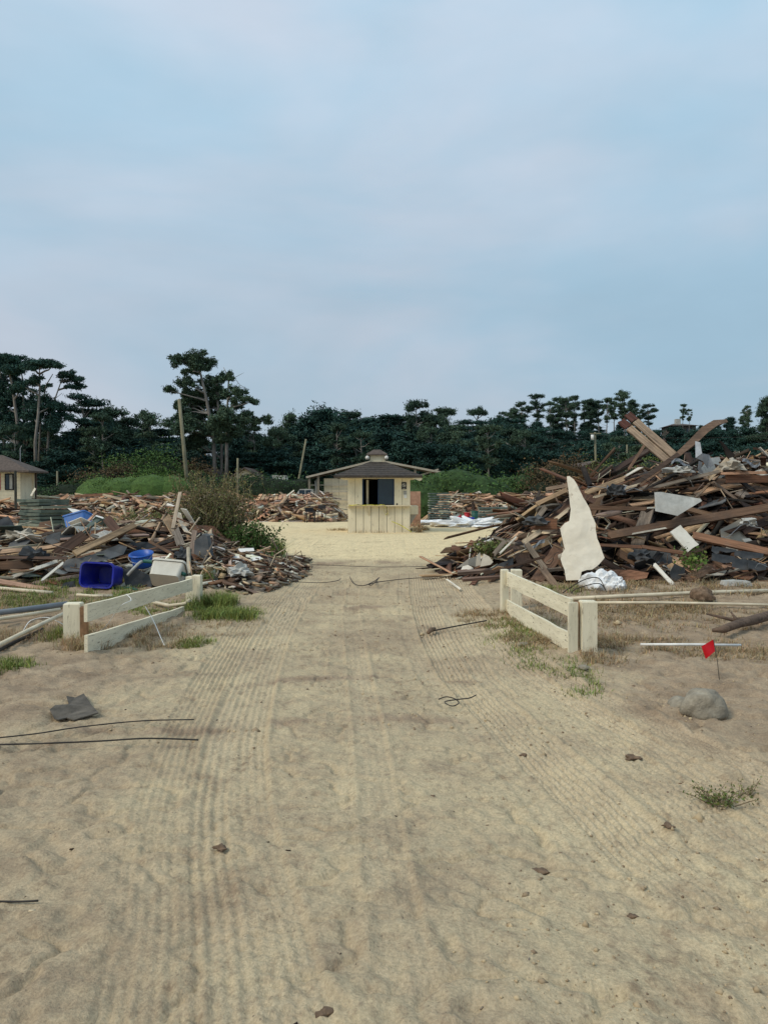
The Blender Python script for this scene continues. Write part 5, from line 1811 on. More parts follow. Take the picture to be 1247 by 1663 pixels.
px_sheet('metal_sheet', 'crumpled grey metal sheet hanging at the top of the right heap', 'metal',
         [Z8(*p) for p in [(768, 310), (800, 318), (812, 390), (860, 400), (890, 470), (850, 490), (815, 440), (770, 420)]], 15.7, M['steel'], 0.012, 0.2, warp=0.1)
px_sheet('metal_sheet', 'narrow twisted metal strip below the crumpled metal sheet', 'metal',
         [Z8(*p) for p in [(792, 440), (815, 450), (806, 490), (826, 525), (798, 520), (784, 490)]], 15.6, M['steel'], 0.012, 0.2, warp=0.1)
px_sheet('splintered_board', 'dark splintered stump at the top of the right heap', 'board',
         [Z8(*p) for p in [(930, 305), (955, 320), (985, 360), (1030, 400), (1010, 440), (985, 420), (960, 360)]], 15.8, M['core'], 0.06, 0.2)
px_sheet('felt_sheet', 'dark felt sheet in the hollow below the broad sloping plank', 'felt',
         [Z8(*p) for p in [(400, 1030), (600, 1040), (620, 1110), (560, 1140), (500, 1130), (440, 1110)]], 13.9, M['felt_grey'], 0.012, 0.4)
px_sheet('felt_sheet', 'black felt scrap beside the pale lath at the foot of the right heap', 'felt',
         [Z8(*p) for p in [(630, 1120), (700, 1150), (690, 1230), (610, 1230), (600, 1180)]], 13.4, M['felt'], 0.012, 0.3)
sh = [(905, 1005, 1040, 1040), (1030, 1030, 1220, 1080), (880, 1050, 1030, 1110), (1015, 1080, 1165, 1155), (1120, 1100, 1240, 1160), (880, 1000, 930, 1050)]
for i, (x0, y0, x1, y1) in enumerate(sh):
    px_sheet('roof_shingle', 'black roof shingle in the overlapping patch at the right of the right heap', 'shingle',
             [Z8(x0, y0), Z8(x1, y0 + 22), Z8(x1 - 8, y1), Z8((x0 + x1) / 2, y1 + 6), Z8(x0 - 5, y1 - 14)], 13.45 - 0.07 * i, M['felt'], 0.014, 0.6)['group'] = 'shingles on the right heap'
for i, pl in enumerate([[(965, 1235), (1050, 1230), (1075, 1255), (1060, 1285), (980, 1285), (955, 1262)], [(1060, 1232), (1130, 1236), (1150, 1262), (1100, 1280), (1065, 1276)]]):
    px_sheet('plaster_chunk', ['left', 'right'][i] + ' one of two whitish plaster chunks behind the long pipe at the far right', 'plaster', [Z8(*p) for p in pl], 12.6, M['greysheet'], 0.16, 0.5)
for i, pl in enumerate([[(95, 1215), (180, 1150), (240, 1130), (265, 1100), (275, 1190), (230, 1205), (180, 1190)], [(265, 1205), (290, 1110), (330, 1130), (360, 1170), (340, 1190)]]):
    px_sheet('canvas_scrap', ['larger', 'smaller'][i] + ' crumpled grey-green canvas scrap at the tail of the right heap', 'canvas', [Z7(*p) for p in pl], 14.1 - 0.2 * i, M['oldtrim'], 0.02, 0.6, warp=0.08)

# ---- left heap single pieces


def Z2(x, y):
    return x / 4.988, 780 + y / 4.988


def Z3(x, y):
    return 200 + x / 4.157, 760 + y / 4.157


HB('light tan plank slanting up right in the left heap', Z2(600, 598), 13.2, Z2(1095, 362), 14.2, 10.5, 0.05, (0.38, 0.26, 0.15), jag=0.01)
HB('dark brown block standing up from the left heap', Z2(868, 312), 14.4, Z2(985, 450), 14.0, 14, 0.08, (0.10, 0.055, 0.04), jag=0.02)
HB('pale long plank at the back right of the left heap', Z2(900, 412), 14.8, Z2(1420, 330), 15.3, 7, 0.03, 'pale')
HB('brown plank under the pale long plank of the left heap', Z2(720, 432), 14.6, Z2(1250, 400), 14.9, 9, 0.03, 'red')
HB('upright pale lath sticking up beside the brush', Z3(386, 160), 15.4, Z3(312, 525), 14.6, 5.5, 0.03, (0.42, 0.34, 0.25), jag=0.02)
HB('dark triangular board leaning in the middle of the left heap', Z2(440, 610), 13.6, Z2(700, 430), 14.0, 17, 0.03, (0.085, 0.05, 0.035), face=(0.3, -1, 0.5))
HB('long thin brown board across the left heap', Z2(-60, 625), 13.0, Z2(560, 632), 13.1, 4.5, 0.03, (0.13, 0.085, 0.065))
HB('white painted slat slanting at the front of the left heap', Z2(95, 785), 12.8, Z2(470, 655), 13.2, 5.5, 0.03, 'white', mat=M['whiteboard'])
HB('second shorter white slat crossing near the blue bin', Z2(330, 820), 12.6, Z2(520, 665), 12.9, 4, 0.03, 'white', mat=M['whiteboard'])
HB('pinkish plank lying at the lower left of the left heap', Z2(-120, 800), 12.7, Z2(470, 905), 12.3, 11, 0.03, (0.36, 0.22, 0.15), face=(0, -0.5, 1))
HB('reddish stick poking up right of the left panel stack', Z2(700, 345), 16.5, Z2(790, 255), 17.0, 4, 0.03, 'pink')
HB('long dark board sloping down left below the panel stack', Z2(190, 480), 14.4, Z2(740, 345), 15.4, 5, 0.03, (0.12, 0.085, 0.065))
HB('brown beam lying at the left edge of the left heap', Z2(-60, 700), 13.2, Z2(280, 680), 13.3, 14, 0.08, 'brown')
HB('tall grey board standing right of the upright lath', Z3(345, 400), 14.6, Z3(425, 610), 14.0, 13, 0.03, (0.17, 0.145, 0.12), jag=0.12)
HB('reddish grey board standing beside the grey metal box', Z3(485, 410), 14.2, Z3(455, 640), 13.7, 8, 0.03, (0.22, 0.165, 0.13), jag=0.1)
HB('long brown slat dropping right across the black sheeting of the left heap', Z3(175, 495), 14.0, Z3(425, 632), 13.4, 4.5, 0.03, 'brown')
HB('pale upright post behind the left gate far post', Z3(442, 540), 13.2, Z3(444, 720), 12.6, 5, 0.06, (0.45, 0.40, 0.30), jag=0.01)
HB('small pink lath standing in the scraps beside the drive', Z3(722, 618), 13.4, Z3(728, 805), 12.9, 4.5, 0.03, (0.40, 0.31, 0.26))
HB('dark green board leaning at the left gate far post', Z3(605, 690), 12.9, Z3(650, 835), 12.3, 7.5, 0.03, (0.10, 0.115, 0.105))
HB('pale strip slanting in the scraps beside the drive', Z3(775, 590), 14.0, Z3(925, 668), 13.8, 4, 0.02, 'pale')
HB('white strip lying in the scraps at the drive edge', Z3(670, 815), 12.6, Z3(790, 832), 12.6, 3.5, 0.02, 'white', face=(0, -0.4, 1))
HB('brown offcut lying at the drive edge', Z3(820, 822), 12.4, Z3(915, 858), 12.2, 6, 0.06, (0.16, 0.11, 0.085), face=(0, -0.4, 1))
px_sheet('felt_sheet', 'grey felt sheet draped in the middle of the left heap', 'felt',
         [Z2(*p) for p in [(500, 690), (540, 640), (700, 620), (860, 560), (960, 520), (1030, 540), (1000, 600), (880, 640), (760, 670), (640, 740), (540, 740)]], 13.1, M['felt_grey'], 0.014, 0.7, warp=0.04)
px_sheet('felt_sheet', 'black sheeting in the hollow behind the blue bucket', 'felt',
         [Z3(*p) for p in [(0, 560), (60, 500), (180, 500), (330, 570), (400, 620), (300, 640), (100, 640), (0, 690)]], 14.0, M['felt'], 0.014, 0.6, warp=0.05)
px_sheet('felt_sheet', 'black plastic heaped below the bent tube beside the ivory tub', 'felt',
         [Z3(*p) for p in [(-10, 690), (60, 670), (120, 700), (190, 740), (195, 800), (120, 830), (20, 810)]], 12.6, M['felt'], 0.05, 0.5, warp=0.05)
px_sheet('felt_sheet', 'grey scrap of sheeting below the left panel stack', 'felt',
         [Z2(*p) for p in [(340, 465), (430, 430), (495, 415), (480, 500), (420, 520), (370, 500)]], 14.3, M['felt_grey'], 0.014, 0.5)
px_sheet('felt_sheet', 'dark felt scrap left of the blue bin', 'felt',
         [Z2(*p) for p in [(470, 900), (520, 830), (600, 815), (620, 900), (560, 915)]], 12.5, M['felt'], 0.014, 0.6)
px_sheet('wall_sheet', 'white panel leaning over the faded blue bin', 'sheet',
         [Z2(*p) for p in [(545, 225), (600, 232), (840, 300), (830, 320), (700, 305), (590, 262)]], 21.5, M['white'], 0.03, 0.8)
px_sheet('wall_sheet', 'white sheet lying left of the panel stack foot', 'sheet',
         [Z2(*p) for p in [(-40, 400), (120, 410), (250, 430), (300, 455), (160, 470), (-40, 450)]], 15.6, M['white'], 0.02, 1.2)
px_sheet('metal_box', 'dark grey folded metal box in the left heap', 'metal',
         [Z3(*p) for p in [(482, 490), (540, 447), (566, 460), (590, 600), (560, 622), (478, 580)]], 13.6, M['felt_grey'], 0.25, 0.25)
px_sheet('wall_sheet', 'small white panel lying in the scraps beside the drive', 'sheet',
         [Z3(*p) for p in [(732, 598), (800, 590), (845, 665), (800, 668), (745, 640)]], 13.9, M['white'], 0.02, 0.8)
px_sheet('wall_sheet', 'upper white offcut in the scraps beside the drive', 'sheet',
         [Z3(*p) for p in [(775, 545), (880, 540), (885, 560), (790, 568)]], 14.6, M['white'], 0.02, 0.9)
px_sheet('wall_sheet', 'lower white offcut in the scraps beside the drive', 'sheet',
         [Z3(*p) for p in [(840, 610), (925, 598), (930, 615), (860, 632)]], 14.2, M['white'], 0.02, 0.9)

# crumpled plastic
def crumple(name, label, cat, c, rx, ry, rz_, mat, seed, amp=0.35, sub=4):
    import bmesh
    bm = bmesh.new()
    bmesh.ops.create_icosphere(bm, subdivisions=sub, radius=1.0)
    for v in bm.verts:
        n_ = v.co.normalized()
        k = 1 + amp * (abs(float(fbm(n_.x * 2.2 + seed, n_.y * 2.2 + n_.z * 1.7, seed, 4))) * 2.4 - 0.45)
        v.co = Vector((n_.x * rx * k, n_.y * ry * k, max(-0.25, n_.z) * rz_ * k))
    me = bpy.data.meshes.new(name)
    bm.to_mesh(me)
    bm.free()
    me.materials.append(mat)
    o = bpy.data.objects.new(name, me)
    o.location = c
    link(o)
    return tag(o, label, cat)


# ---- irregular scraps of sheet caught in the heaps
def scatter_scraps(h, region, n, seed, heap, mats, hollows=()):
    rg = random.Random(seed)
    x0, x1, y0, y1 = region
    k = 0
    while k < n:
        x, y = rg.uniform(x0, x1), y0 + (y1 - y0) * rg.random() ** 1.6
        hh = float(h(np.array(x), np.array(y)))
        if hh < 0.12 or in_hollow((x, y, hh), ((945, 860, 75, 110),)):
            continue
        gx, gy = grad(h, x, y, 0.25)
        nn = Vector((-gx + rg.gauss(0, 0.5), -gy + rg.gauss(0, 0.5), 0.8)).normalized()
        d = nn.cross(Vector((rg.uniform(-1, 1), rg.uniform(-1, 1), rg.uniform(-1, 1)))).normalized()
        s_ = nn.cross(d)
        a_, b_ = rg.uniform(0.2, 0.6), rg.uniform(0.12, 0.32)
        m_ = rg.randint(5, 8)
        poly = []
        for i in range(m_):
            t = 2 * PI * (i + rg.uniform(-0.25, 0.25)) / m_
            q = max(abs(math.cos(t)), abs(math.sin(t)))
            poly.append(d * (a_ * math.cos(t) / q * rg.uniform(0.75, 1.05)) + s_ * (b_ * math.sin(t) / q * rg.uniform(0.75, 1.05)) + nn * rg.gauss(0, 0.02))
        mk, cn = rg.choice(mats)
        P0 = Vector((x, y, hh + 0.02))
        o = MB().slab([P0 + q for q in poly], nn * -0.014).build('sheet_scrap', WOOD if isinstance(mk, tuple) else M[mk], None, loc=P0)
        if isinstance(mk, tuple):
            o.color = (*mk, 1)
        fix_normals(o)
        lb = cn + ' torn sheet scrap caught in the ' + heap
        tag(o, lb, 'sheet', lb.replace('scrap', 'scraps'))
        k += 1


scatter_scraps(h_right, (1.6, 10.5, 13.4, 18.5), 34, 5, 'tall right heap', [('felt', 'black'), ('felt_grey', 'dark grey'), ('greysheet', 'light grey'), (WC['tan'], 'tan plywood'), (WC['brown'], 'brown plywood'),
               (WC['red'], 'reddish plywood'), ('whiteboard', 'white'), ('oldtrim', 'dull beige')])
scatter_scraps(h_left, (-9, -3.3, 12.7, 17), 24, 6, 'low left heap', [('felt', 'black'), ('felt_grey', 'dark grey'), (WC['brown'], 'brown plywood'), (WC['tan'], 'tan plywood'), (WC['pale'], 'pale plywood'),
               ('whiteboard', 'white'), (WC['red'], 'reddish plywood'), ('mat', 'dark green')])

# ---- splinters, cloth, wires and bent metal in the heaps
def splinters(h, region, n, seed, label):
    rng = np.random.default_rng(seed)
    rg = random.Random(seed)
    P, D, N_, C = [], [], [], []
    while len(P) < n:
        x, y = rng.uniform(region[0], region[1]), region[2] + (region[3] - region[2]) * rng.random() ** 1.5
        hh = float(h(np.array(x), np.array(y)))
        if hh < 0.1:
            continue
        P.append((x, y, hh + rng.uniform(-0.05, 0.16)))
        D.append(rng.normal(size=3) * np.array([1, 0.8, 0.55]))
        N_.append(rng.normal(size=3))
        C.append(wcol([('pale', 2), ('tan', 3), ('grey', 3), ('brown', 2), ('white', 1)], rg))
    n = len(P)
    me = rubble_mesh('splinters', np.array(P), np.array(D), np.array(N_), rng.uniform(0.12, 0.7, n), rng.uniform(0.008, 0.03, n), rng.uniform(0.005, 0.015, n), np.array(C), RUB)
    tag(link(bpy.data.objects.new('splinters', me)), label, 'splinters', kind='stuff')


splinters(h_right, (1.3, 11, 13.2, 19), 420, 91, 'thin loose splinters over the tall right heap')
splinters(h_left, (-10, -1.7, 12.0, 17.5), 320, 92, 'thin loose splinters over the low left heap')
rgx = random.Random(17)


def smooth_path(P, k=4):
    out = []
    n = len(P)
    for i in range(n - 1):
        p0, p1, p2, p3 = P[max(i - 1, 0)], P[i], P[i + 1], P[min(i + 2, n - 1)]
        for j in range(k):
            t = j / k
            out.append(0.5 * ((2 * p1) + (p2 - p0) * t + (2 * p0 - 5 * p1 + 4 * p2 - p3) * t * t + (3 * p1 - p0 - 3 * p2 + p3) * t ** 3))
    out.append(P[-1])
    return out


def draped(label, Pts, r, mat, name, cat):
    Pts = smooth_path([Vector(p) for p in Pts])
    tag(MB().tube(Pts, r, 5).build(name, mat, None, True, loc=Pts[0]), label, cat)


for i, (px, py, Y) in enumerate([(905, 870, 13.6), (960, 800, 14.6), (1040, 780, 15.2), (1075, 870, 13.9), (1170, 860, 14.0), (1200, 800, 15.0), (835, 905, 13.7), (1225, 930, 13.2)]):
    p = at(px, py, Y)
    Pts = [p + Vector((0.16 * j + rgx.uniform(-0.1, 0.1), rgx.uniform(-0.12, 0.05), 0.12 * math.sin(j * 1.4 + i) + rgx.uniform(-0.06, 0.06))) for j in range(7)]
    draped(['black', 'grey', 'thin black'][i % 3] + ' wire tangled in the tall right heap ' + ['left of the cream sheet', 'on its left shoulder', 'under the bent plank', 'below the broad plank',
           'right of the white broken board', 'under the long horizontal board', 'at its tail', 'above the plaster chunks'][i], Pts, 0.006, M[['cable', 'greypipe', 'cable'][i % 3]], 'wire', 'wire')
for i, (px, py, Y, mk, wd) in enumerate([(1000, 800, 14.6, 'felt', 'black felt'), (1105, 765, 15.4, 'greysheet', 'grey cloth'), (1190, 760, 15.6, 'oldtrim', 'beige insulation'), (870, 850, 14.2, 'felt_grey', 'dark grey felt'),
                                         (1215, 850, 14.2, 'greysheet', 'grey insulation'), (1040, 905, 13.7, 'felt', 'black plastic'), (925, 905, 13.5, 'oldtrim', 'beige cloth')]):
    crumple('crumpled_scrap', 'crumpled ' + wd + ' wad in the tall right heap ' + ['on its left shoulder', 'under the twisted metal', 'at its upper right', 'above its tail', 'at its right side', 'in the low hollow', 'behind the cream sheet foot'][i],
            'scrap', at(px, py, Y), rgx.uniform(0.14, 0.26), 0.16, rgx.uniform(0.09, 0.16), M[mk], 30 + i, 0.8, 3)
for i, (px, py, Y, mk, wd) in enumerate([(60, 905, 13.2, 'felt', 'black plastic'), (180, 875, 14.2, 'greysheet', 'grey cloth'), (300, 905, 13.4, 'felt', 'black felt'), (390, 930, 12.8, 'greysheet', 'pale grey cloth'), (30, 870, 14.6, 'oldtrim', 'beige cloth')]):
    crumple('crumpled_scrap', 'crumpled ' + wd + ' wad in the low left heap ' + ['near the left edge', 'behind the tan plank', 'right of the blue bucket', 'beside the drive', 'below the panel stack'][i],
            'scrap', at(px, py, Y), rgx.uniform(0.14, 0.26), 0.16, rgx.uniform(0.09, 0.15), M[mk], 50 + i, 0.8, 3)
for i, (px, py, Y) in enumerate([(1090, 752, 15.6), (1205, 752, 15.6), (985, 795, 14.8), (850, 885, 13.9)]):
    p = at(px, py, Y)
    Pts = smooth_path([p + Vector((0.10 * j, 0.02 * j, 0.07 * math.sin(j * 1.3 + i))) for j in range(5)])
    ribbon(Pts, 0.07, (0.2, 0.3, 1), 'metal_strip', M['greypipe'], 'bent grey metal strip in the tall right heap ' + ['under the bent plank', 'at its upper right', 'on its left shoulder', 'above its tail'][i], 'metal')

# ---- far hero scraps
for i, (p, q, wd, c, lb) in enumerate([
    ((166, 803), (198, 811), 4, 'pale', 'pale board on top of the far left rubble row near the brush'),
    ((368, 797), (395, 808), 5, 'tan', 'tan board sloping on top of the far rubble row left of the chairs'),
    ((430, 837), (450, 822), 3, 'white', 'pale strip leaning on the far rubble row left of the chairs'),
    ((465, 806), (478, 796), 2, 'white', 'white strip sticking up near the pale parked vehicle'),
    ((98, 812), (112, 803), 5, 'pink', 'pinkish board sticking up right of the left panel stack'),
    ((50, 806), (58, 792), 3, 'white', 'white board leaning in front of the cream house porch'),
    ((120, 806), (185, 802), 4, 'red', 'long reddish board topping the far left rubble row')]):
    HB(lb, p, 44.5, q, 44.7, wd, 0.05, c)
slope = empty('collapsed_roof', at(460, 812, 47) * 1.0, 'pinkish collapsed roof deck lying on the far rubble row left of the barn', 'roof')
for i in range(13):
    a = at(418 + i * 7.3, 812 - (i % 3) * 0.5, 45.6)
    b = at(424 + i * 6.4, 802.5 + (i % 2) * 0.6, 48.5)
    o = MB().bar(a, b, 0.2, 0.03, (0, -0.4, 1)).build('plank', WOOD, slope)
    o.color = (*wcol([('pink', 3), ('tan', 1)]), 1)

# ------------------------------------------------------------------ white gate fences flanking the drive


def fence_board(e, name, p, q, hgt, th, tilt=0.0):
    d = (q - p)
    s = Vector((d.y, -d.x, 0)).normalized()
    mb = MB()
    n = 6
    vs = []
    for i in range(n + 1):
        t = i / n
        c = p.lerp(q, t)
        wob = 0.006 * math.sin(i * 2.3 + p.x)
        for a, b in ((-1, -1), (1, -1), (1, 1), (-1, 1)):
            vs.append(c + s * (a * th / 2 + wob) + Vector((0, 0, b * hgt / 2 + 0.004 * math.sin(i * 3.1 + b))))
    fs = []
    for i in range(n):
        for k in range(4):
            k2 = (k + 1) % 4
            fs.append((4 * i + k, 4 * i + k2, 4 * i + 4 + k2, 4 * i + 4 + k))
    fs += [(3, 2, 1, 0), (4 * n, 4 * n + 1, 4 * n + 2, 4 * n + 3)]
    mb.add(vs, fs)
    o = mb.build(name, M['fence'], e)
    fix_normals(o)
    return o


def post_box(e, name, c, w_, d_, z0, z1, mat, rz_=0.0):
    mb = MB()
    vs = []
    for z, s in ((z0, 1), (z1 - 0.012, 1), (z1, 0.9)):
        for a, b in ((-1, -1), (1, -1), (1, 1), (-1, 1)):
            x, y = a * w_ / 2 * s, b * d_ / 2 * s
            vs.append((c[0] + x * math.cos(rz_) - y * math.sin(rz_), c[1] + x * math.sin(rz_) + y * math.cos(rz_), z))
    fs = []
    for i in range(2):
        for k in range(4):
            k2 = (k + 1) % 4
            fs.append((4 * i + k, 4 * i + k2, 4 * i + 4 + k2, 4 * i + 4 + k))
    fs += [(3, 2, 1, 0), (8, 9, 10, 11)]
    mb.add(vs, fs)
    return mb.build(name, mat, e)


# right fence
nr = gp(930, 1064)
fr = gp(823, 1000)
rf = empty('gate_fence', (nr + fr) / 2, 'low cream two-rail gate fence right of the drive', 'fence')
rrz = math.atan2(fr.y - nr.y, fr.x - nr.x) - PI / 2
dirv = (fr - nr).normalized()
off = Vector((-dirv.y, dirv.x, 0)) * 0.03
for (yn0, yn1, yf0, yf1) in ((974, 1004, 926, 953), (1031, 1063, 976, 996)):
    zn = (at(926, yn0, nr.y).z + at(926, yn1, nr.y).z) / 2
    zf = (at(826, yf0, fr.y).z + at(826, yf1, fr.y).z) / 2
    hh = (at(926, yn0, nr.y).z - at(926, yn1, nr.y).z)
    p = nr + dirv * 0.05 + Vector((0, 0, max(zn, hh / 2 + 0.01)))
    q = fr + Vector((0, 0, zf))
    fence_board(rf, 'rail', p, q, hh * 0.98, 0.03)
bt = at(930, 978, nr.y).z
post_box(rf, 'end_board', nr + Vector((-0.005, -0.015, 0)), 0.095, 0.035, -0.05, bt, M['fence_post'], rrz)
post_box(rf, 'post_core', nr + Vector((0.095, 0.09, 0)), 0.09, 0.09, -0.2, bt - 0.01, M['fence_end'], rrz)
pw = gp(955, 1064)
post_box(rf, 'post', pw + Vector((0, 0.02, 0)), 0.15, 0.13, -0.2, at(955, 976, pw.y).z, M['fence_post'], rrz * 0.3)
post_box(rf, 'post', fr + Vector((-0.03, 0.02, 0)), 0.09, 0.10, -0.2, at(823, 925, fr.y).z, M['fence_post'], rrz)
post_box(rf, 'post', gp(840, 990) + Vector((0, 0.1, 0)), 0.14, 0.13, -0.2, at(840, 926, gp(840, 990).y).z, M['fence_post'], 0)
for t in (0.06, 0.5, 0.95):
    for (h_a, h_b) in ((0.42, 0.47), (0.12, 0.14)):
        q = nr.lerp(fr, t)
        for hz_ in (h_a, h_b + 0.03):
            c_ = q + Vector((-0.022, -0.006, hz_))
            MB().tube([c_, c_ + Vector((-0.004, -0.001, 0))], 0.006, 6).build('nail', M['rust'], rf)
# left fence
nl_ = gp(140, 1068)
fl_ = gp(318, 984)
lf = empty('gate_fence', (nl_ + fl_) / 2, 'low cream two-rail gate fence left of the drive with a sagging bottom rail', 'fence')
lrz = math.atan2(fl_.y - nl_.y, fl_.x - nl_.x) - PI / 2
for (yn0, yn1, yf0, yf1, xf) in ((983, 1009, 937, 962, 312), (1041, 1068, 993, 1008, 298)):
    zn = (at(140, yn0, nl_.y).z + at(140, yn1, nl_.y).z) / 2
    fy = fl_.y - (0.12 if xf > 305 else 0.5)
    zf = (at(xf, yf0, fy).z + at(xf, yf1, fy).z) / 2
    fx = at(xf, 980, fy).x
    hh = (at(140, yn0, nl_.y).z - at(140, yn1, nl_.y).z) * 1.06
    if xf < 305:
        hh, zn, zf = hh * 1.12, zn + 0.035, zf + 0.03
    fence_board(lf, 'rail', nl_ + Vector((0, 0, max(zn, hh / 2))), Vector((fx, fy, zf)), hh, 0.035)
np_ = gp(120, 1042)
post_box(lf, 'post', np_, 0.175, 0.15, -0.2, at(120, 979, np_.y).z, M['fence_post'], 0.1)
post_box(lf, 'post_core', np_ + Vector((0.13, -0.04, 0)), 0.07, 0.08, -0.2, at(120, 984, np_.y).z, M['fence_end'], 0.1)
post_box(lf, 'post', fl_ + Vector((0.02, 0, 0)), 0.125, 0.12, -0.2, at(319, 934, fl_.y).z, M['fence_post'], lrz)
post_box(lf, 'post', fl_ + Vector((-0.15, 0.35, 0)), 0.13, 0.12, -0.2, at(303, 936, fl_.y + 0.35).z, M['fence_post'], lrz)

# ------------------------------------------------------------------ pipes, cables


def pipe(label, pts, r, mat, name='pipe', cat='pipe', n=8):
    if cat in ('cable', 'wire', 'hose', 'string', 'strap', 'tube'):
        pts = smooth_path([Vector(p) for p in pts])
    return tag(MB().tube(pts, r, n).build(name, mat, None, True, loc=pts[0]), label, cat)


def onz(px, py, z):
    return gp(px, py, z)


pipe('long cream pipe lying across the ground behind the right gate fence', [onz(918, 973, 0.07), onz(1020, 968, 0.08), onz(1130, 963, 0.08), onz(1330, 957, 0.07)], 0.03, M['pvc'])
pipe('second cream pipe in front of the long pipe right of the gate post', [onz(963, 979, 0.07), onz(1070, 979, 0.07), onz(1180, 981, 0.06), onz(1330, 985, 0.06)], 0.02, M['pvc'])
pipe('thin white rod lying in the dry grass behind the red flag', [onz(1040, 1047, 0.05), onz(1120, 1047, 0.06), onz(1203, 1048, 0.05)], 0.013, M['white'], 'rod', 'rod')
pipe('thick grey pipe lying left of the left gate post', [onz(-60, 1002, 0.14), onz(40, 990, 0.14), onz(108, 981, 0.14)], 0.038, M['greypipe'])
pipe('cream pipe under the thick grey pipe', [onz(-60, 1014, 0.1), onz(30, 1001, 0.1), onz(97, 990, 0.1)], 0.025, M['pvc'])
pipe('cream pipe pointing down to the left edge', [onz(-30, 1062, 0.08), onz(40, 1027, 0.1), onz(103, 997, 0.14)], 0.024, M['pvc'])
pipe('black hose beneath the cream pipe pointing to the left edge', [onz(-30, 1072, 0.03), onz(20, 1045, 0.03), onz(70, 1022, 0.04)], 0.02, M['cable'], 'hose', 'hose')
pipe('white pipe lying along the front of the left heap', [onz(-40, 952, 0.1), onz(40, 959, 0.09), onz(85, 963, 0.08)], 0.028, M['pvc'])
pipe('white pipe end lying below the blue bin', [onz(125, 966, 0.07), onz(150, 968, 0.07), onz(183, 968, 0.07)], 0.022, M['pvc'])
pipe('crooked white pipe lying behind the left fence rails', [onz(248, 978, 0.05), onz(275, 984, 0.05), onz(300, 981, 0.06), onz(309, 974, 0.12)], 0.026, M['pvc'])
pipe('bent grey tube handle sticking up over the black plastic', [at(*Z3(30, 725), 12.6), at(*Z3(70, 680), 12.6), at(*Z3(115, 638), 12.7), at(*Z3(135, 630), 12.9)], 0.025, M['greysheet'], 'tube', 'tube')
pipe('green hose strap running over the ivory tub', [at(*Z3(140, 628), 12.6), at(*Z3(220, 640), 12.5), at(*Z3(320, 680), 12.4), at(*Z3(420, 722), 12.3)], 0.032, M['greenp'], 'strap', 'strap')
pipe('dark teal pipe lying behind the top left fence rail', [at(*Z3(-60, 812), 12.4), at(*Z3(40, 815), 12.4), at(*Z3(95, 828), 12.3)], 0.03, M['greenp'])
pipe('long black cable on the sand at the lower left', [gp(-60, 1211, 0.02), gp(60, 1208, 0.02), gp(160, 1204, 0.02), gp(240, 1199.5, 0.03), gp(322, 1202, 0.02)], 0.0055, M['cable'], 'cable', 'cable', 6)
pipe('upper dark cable on the sand running to the tyre track', [gp(-60, 1204, 0.02), gp(50, 1193, 0.02), gp(130, 1181, 0.02), gp(230, 1171, 0.025), gp(315, 1169, 0.012)], 0.0045, M['cable'], 'cable', 'cable', 6)
pipe('short black cable end at the left edge of the foreground', [gp(-60, 1463, 0.012), gp(20, 1465, 0.012), gp(62, 1463.5, 0.016)], 0.004, M['cable'], 'cable', 'cable', 6)
pipe('dark rod lying across the right side of the drive', [gp(697, 1026, 0.03), gp(730, 1019, 0.03), gp(790, 1008, 0.05)], 0.008, M['cable'], 'rod', 'rod', 6)
tag(MB().tube([gp(695, 1028, 0.03), gp(700, 1023, 0.05), gp(706, 1021, 0.03)], [0.02, 0.03, 0.015], 6).build('clod', M['clod'], None, True, loc=gp(695, 1028)), 'dark knob at the end of the rod on the drive', 'clod')
pipe('long wire crossing the washboard ruts of the drive', [gp(600, 949, 0.03), gp(616, 945, 0.03), gp(660, 940, 0.03), gp(725, 936, 0.06)], 0.007, M['cable'], 'wire', 'wire', 6)
pipe('looped wire lying in the middle of the washboard ruts', [gp(568, 937, 0.03), gp(575, 948, 0.02), gp(590, 951, 0.03), gp(606, 945, 0.03), gp(616, 938, 0.02), gp(604, 950, 0.03), gp(598, 949, 0.02)], 0.007, M['cable'], 'wire', 'wire', 6)
pipe('dark wire crossing the left half of the drive', [gp(480, 945, 0.03), gp(520, 946.5, 0.03), gp(548, 943, 0.03), gp(553, 939, 0.04)], 0.006, M['cable'], 'wire', 'wire', 6)
pipe('thin dark strap laid along the seam where the drive meets the yard', [gp(455, 917, 0.03), gp(520, 917.5, 0.05), gp(620, 921, 0.05), gp(720, 919, 0.05)], 0.006, M['cable'], 'strap', 'strap', 6)
pipe('small coil of wire on the right tyre track', [gp(712, 1136, 0.015), gp(724, 1132, 0.03), gp(738, 1135, 0.015), gp(745, 1142, 0.015), gp(734, 1147, 0.025), gp(722, 1140, 0.02), gp(745, 1136, 0.02), gp(762, 1134, 0.02), gp(773, 1129, 0.015)], 0.0045, M['cable'], 'wire', 'wire', 6)
pipe('thin white wire arching behind the left fence rails', [gp(150, 1030, 0.02), gp(170, 1020, 0.12), gp(195, 985, 0.4), gp(213, 975, 0.45), gp(205, 965, 0.5)], 0.004, M['white'], 'wire', 'wire', 5)
pipe('pale wire looped by the left gate post', [gp(38, 1024, 0.02), gp(50, 1008, 0.1), gp(75, 1003, 0.12), gp(95, 1010, 0.08), gp(108, 1018, 0.02)], 0.005, M['white'], 'wire', 'wire', 5)
pipe('white string hanging from the left bottom rail to the soil', [at(236, 985, 9.0), at(250, 1010, 8.8), gp(262, 1038, 0.03), gp(267, 1048, 0.02)], 0.005, M['white'], 'string', 'string', 5)
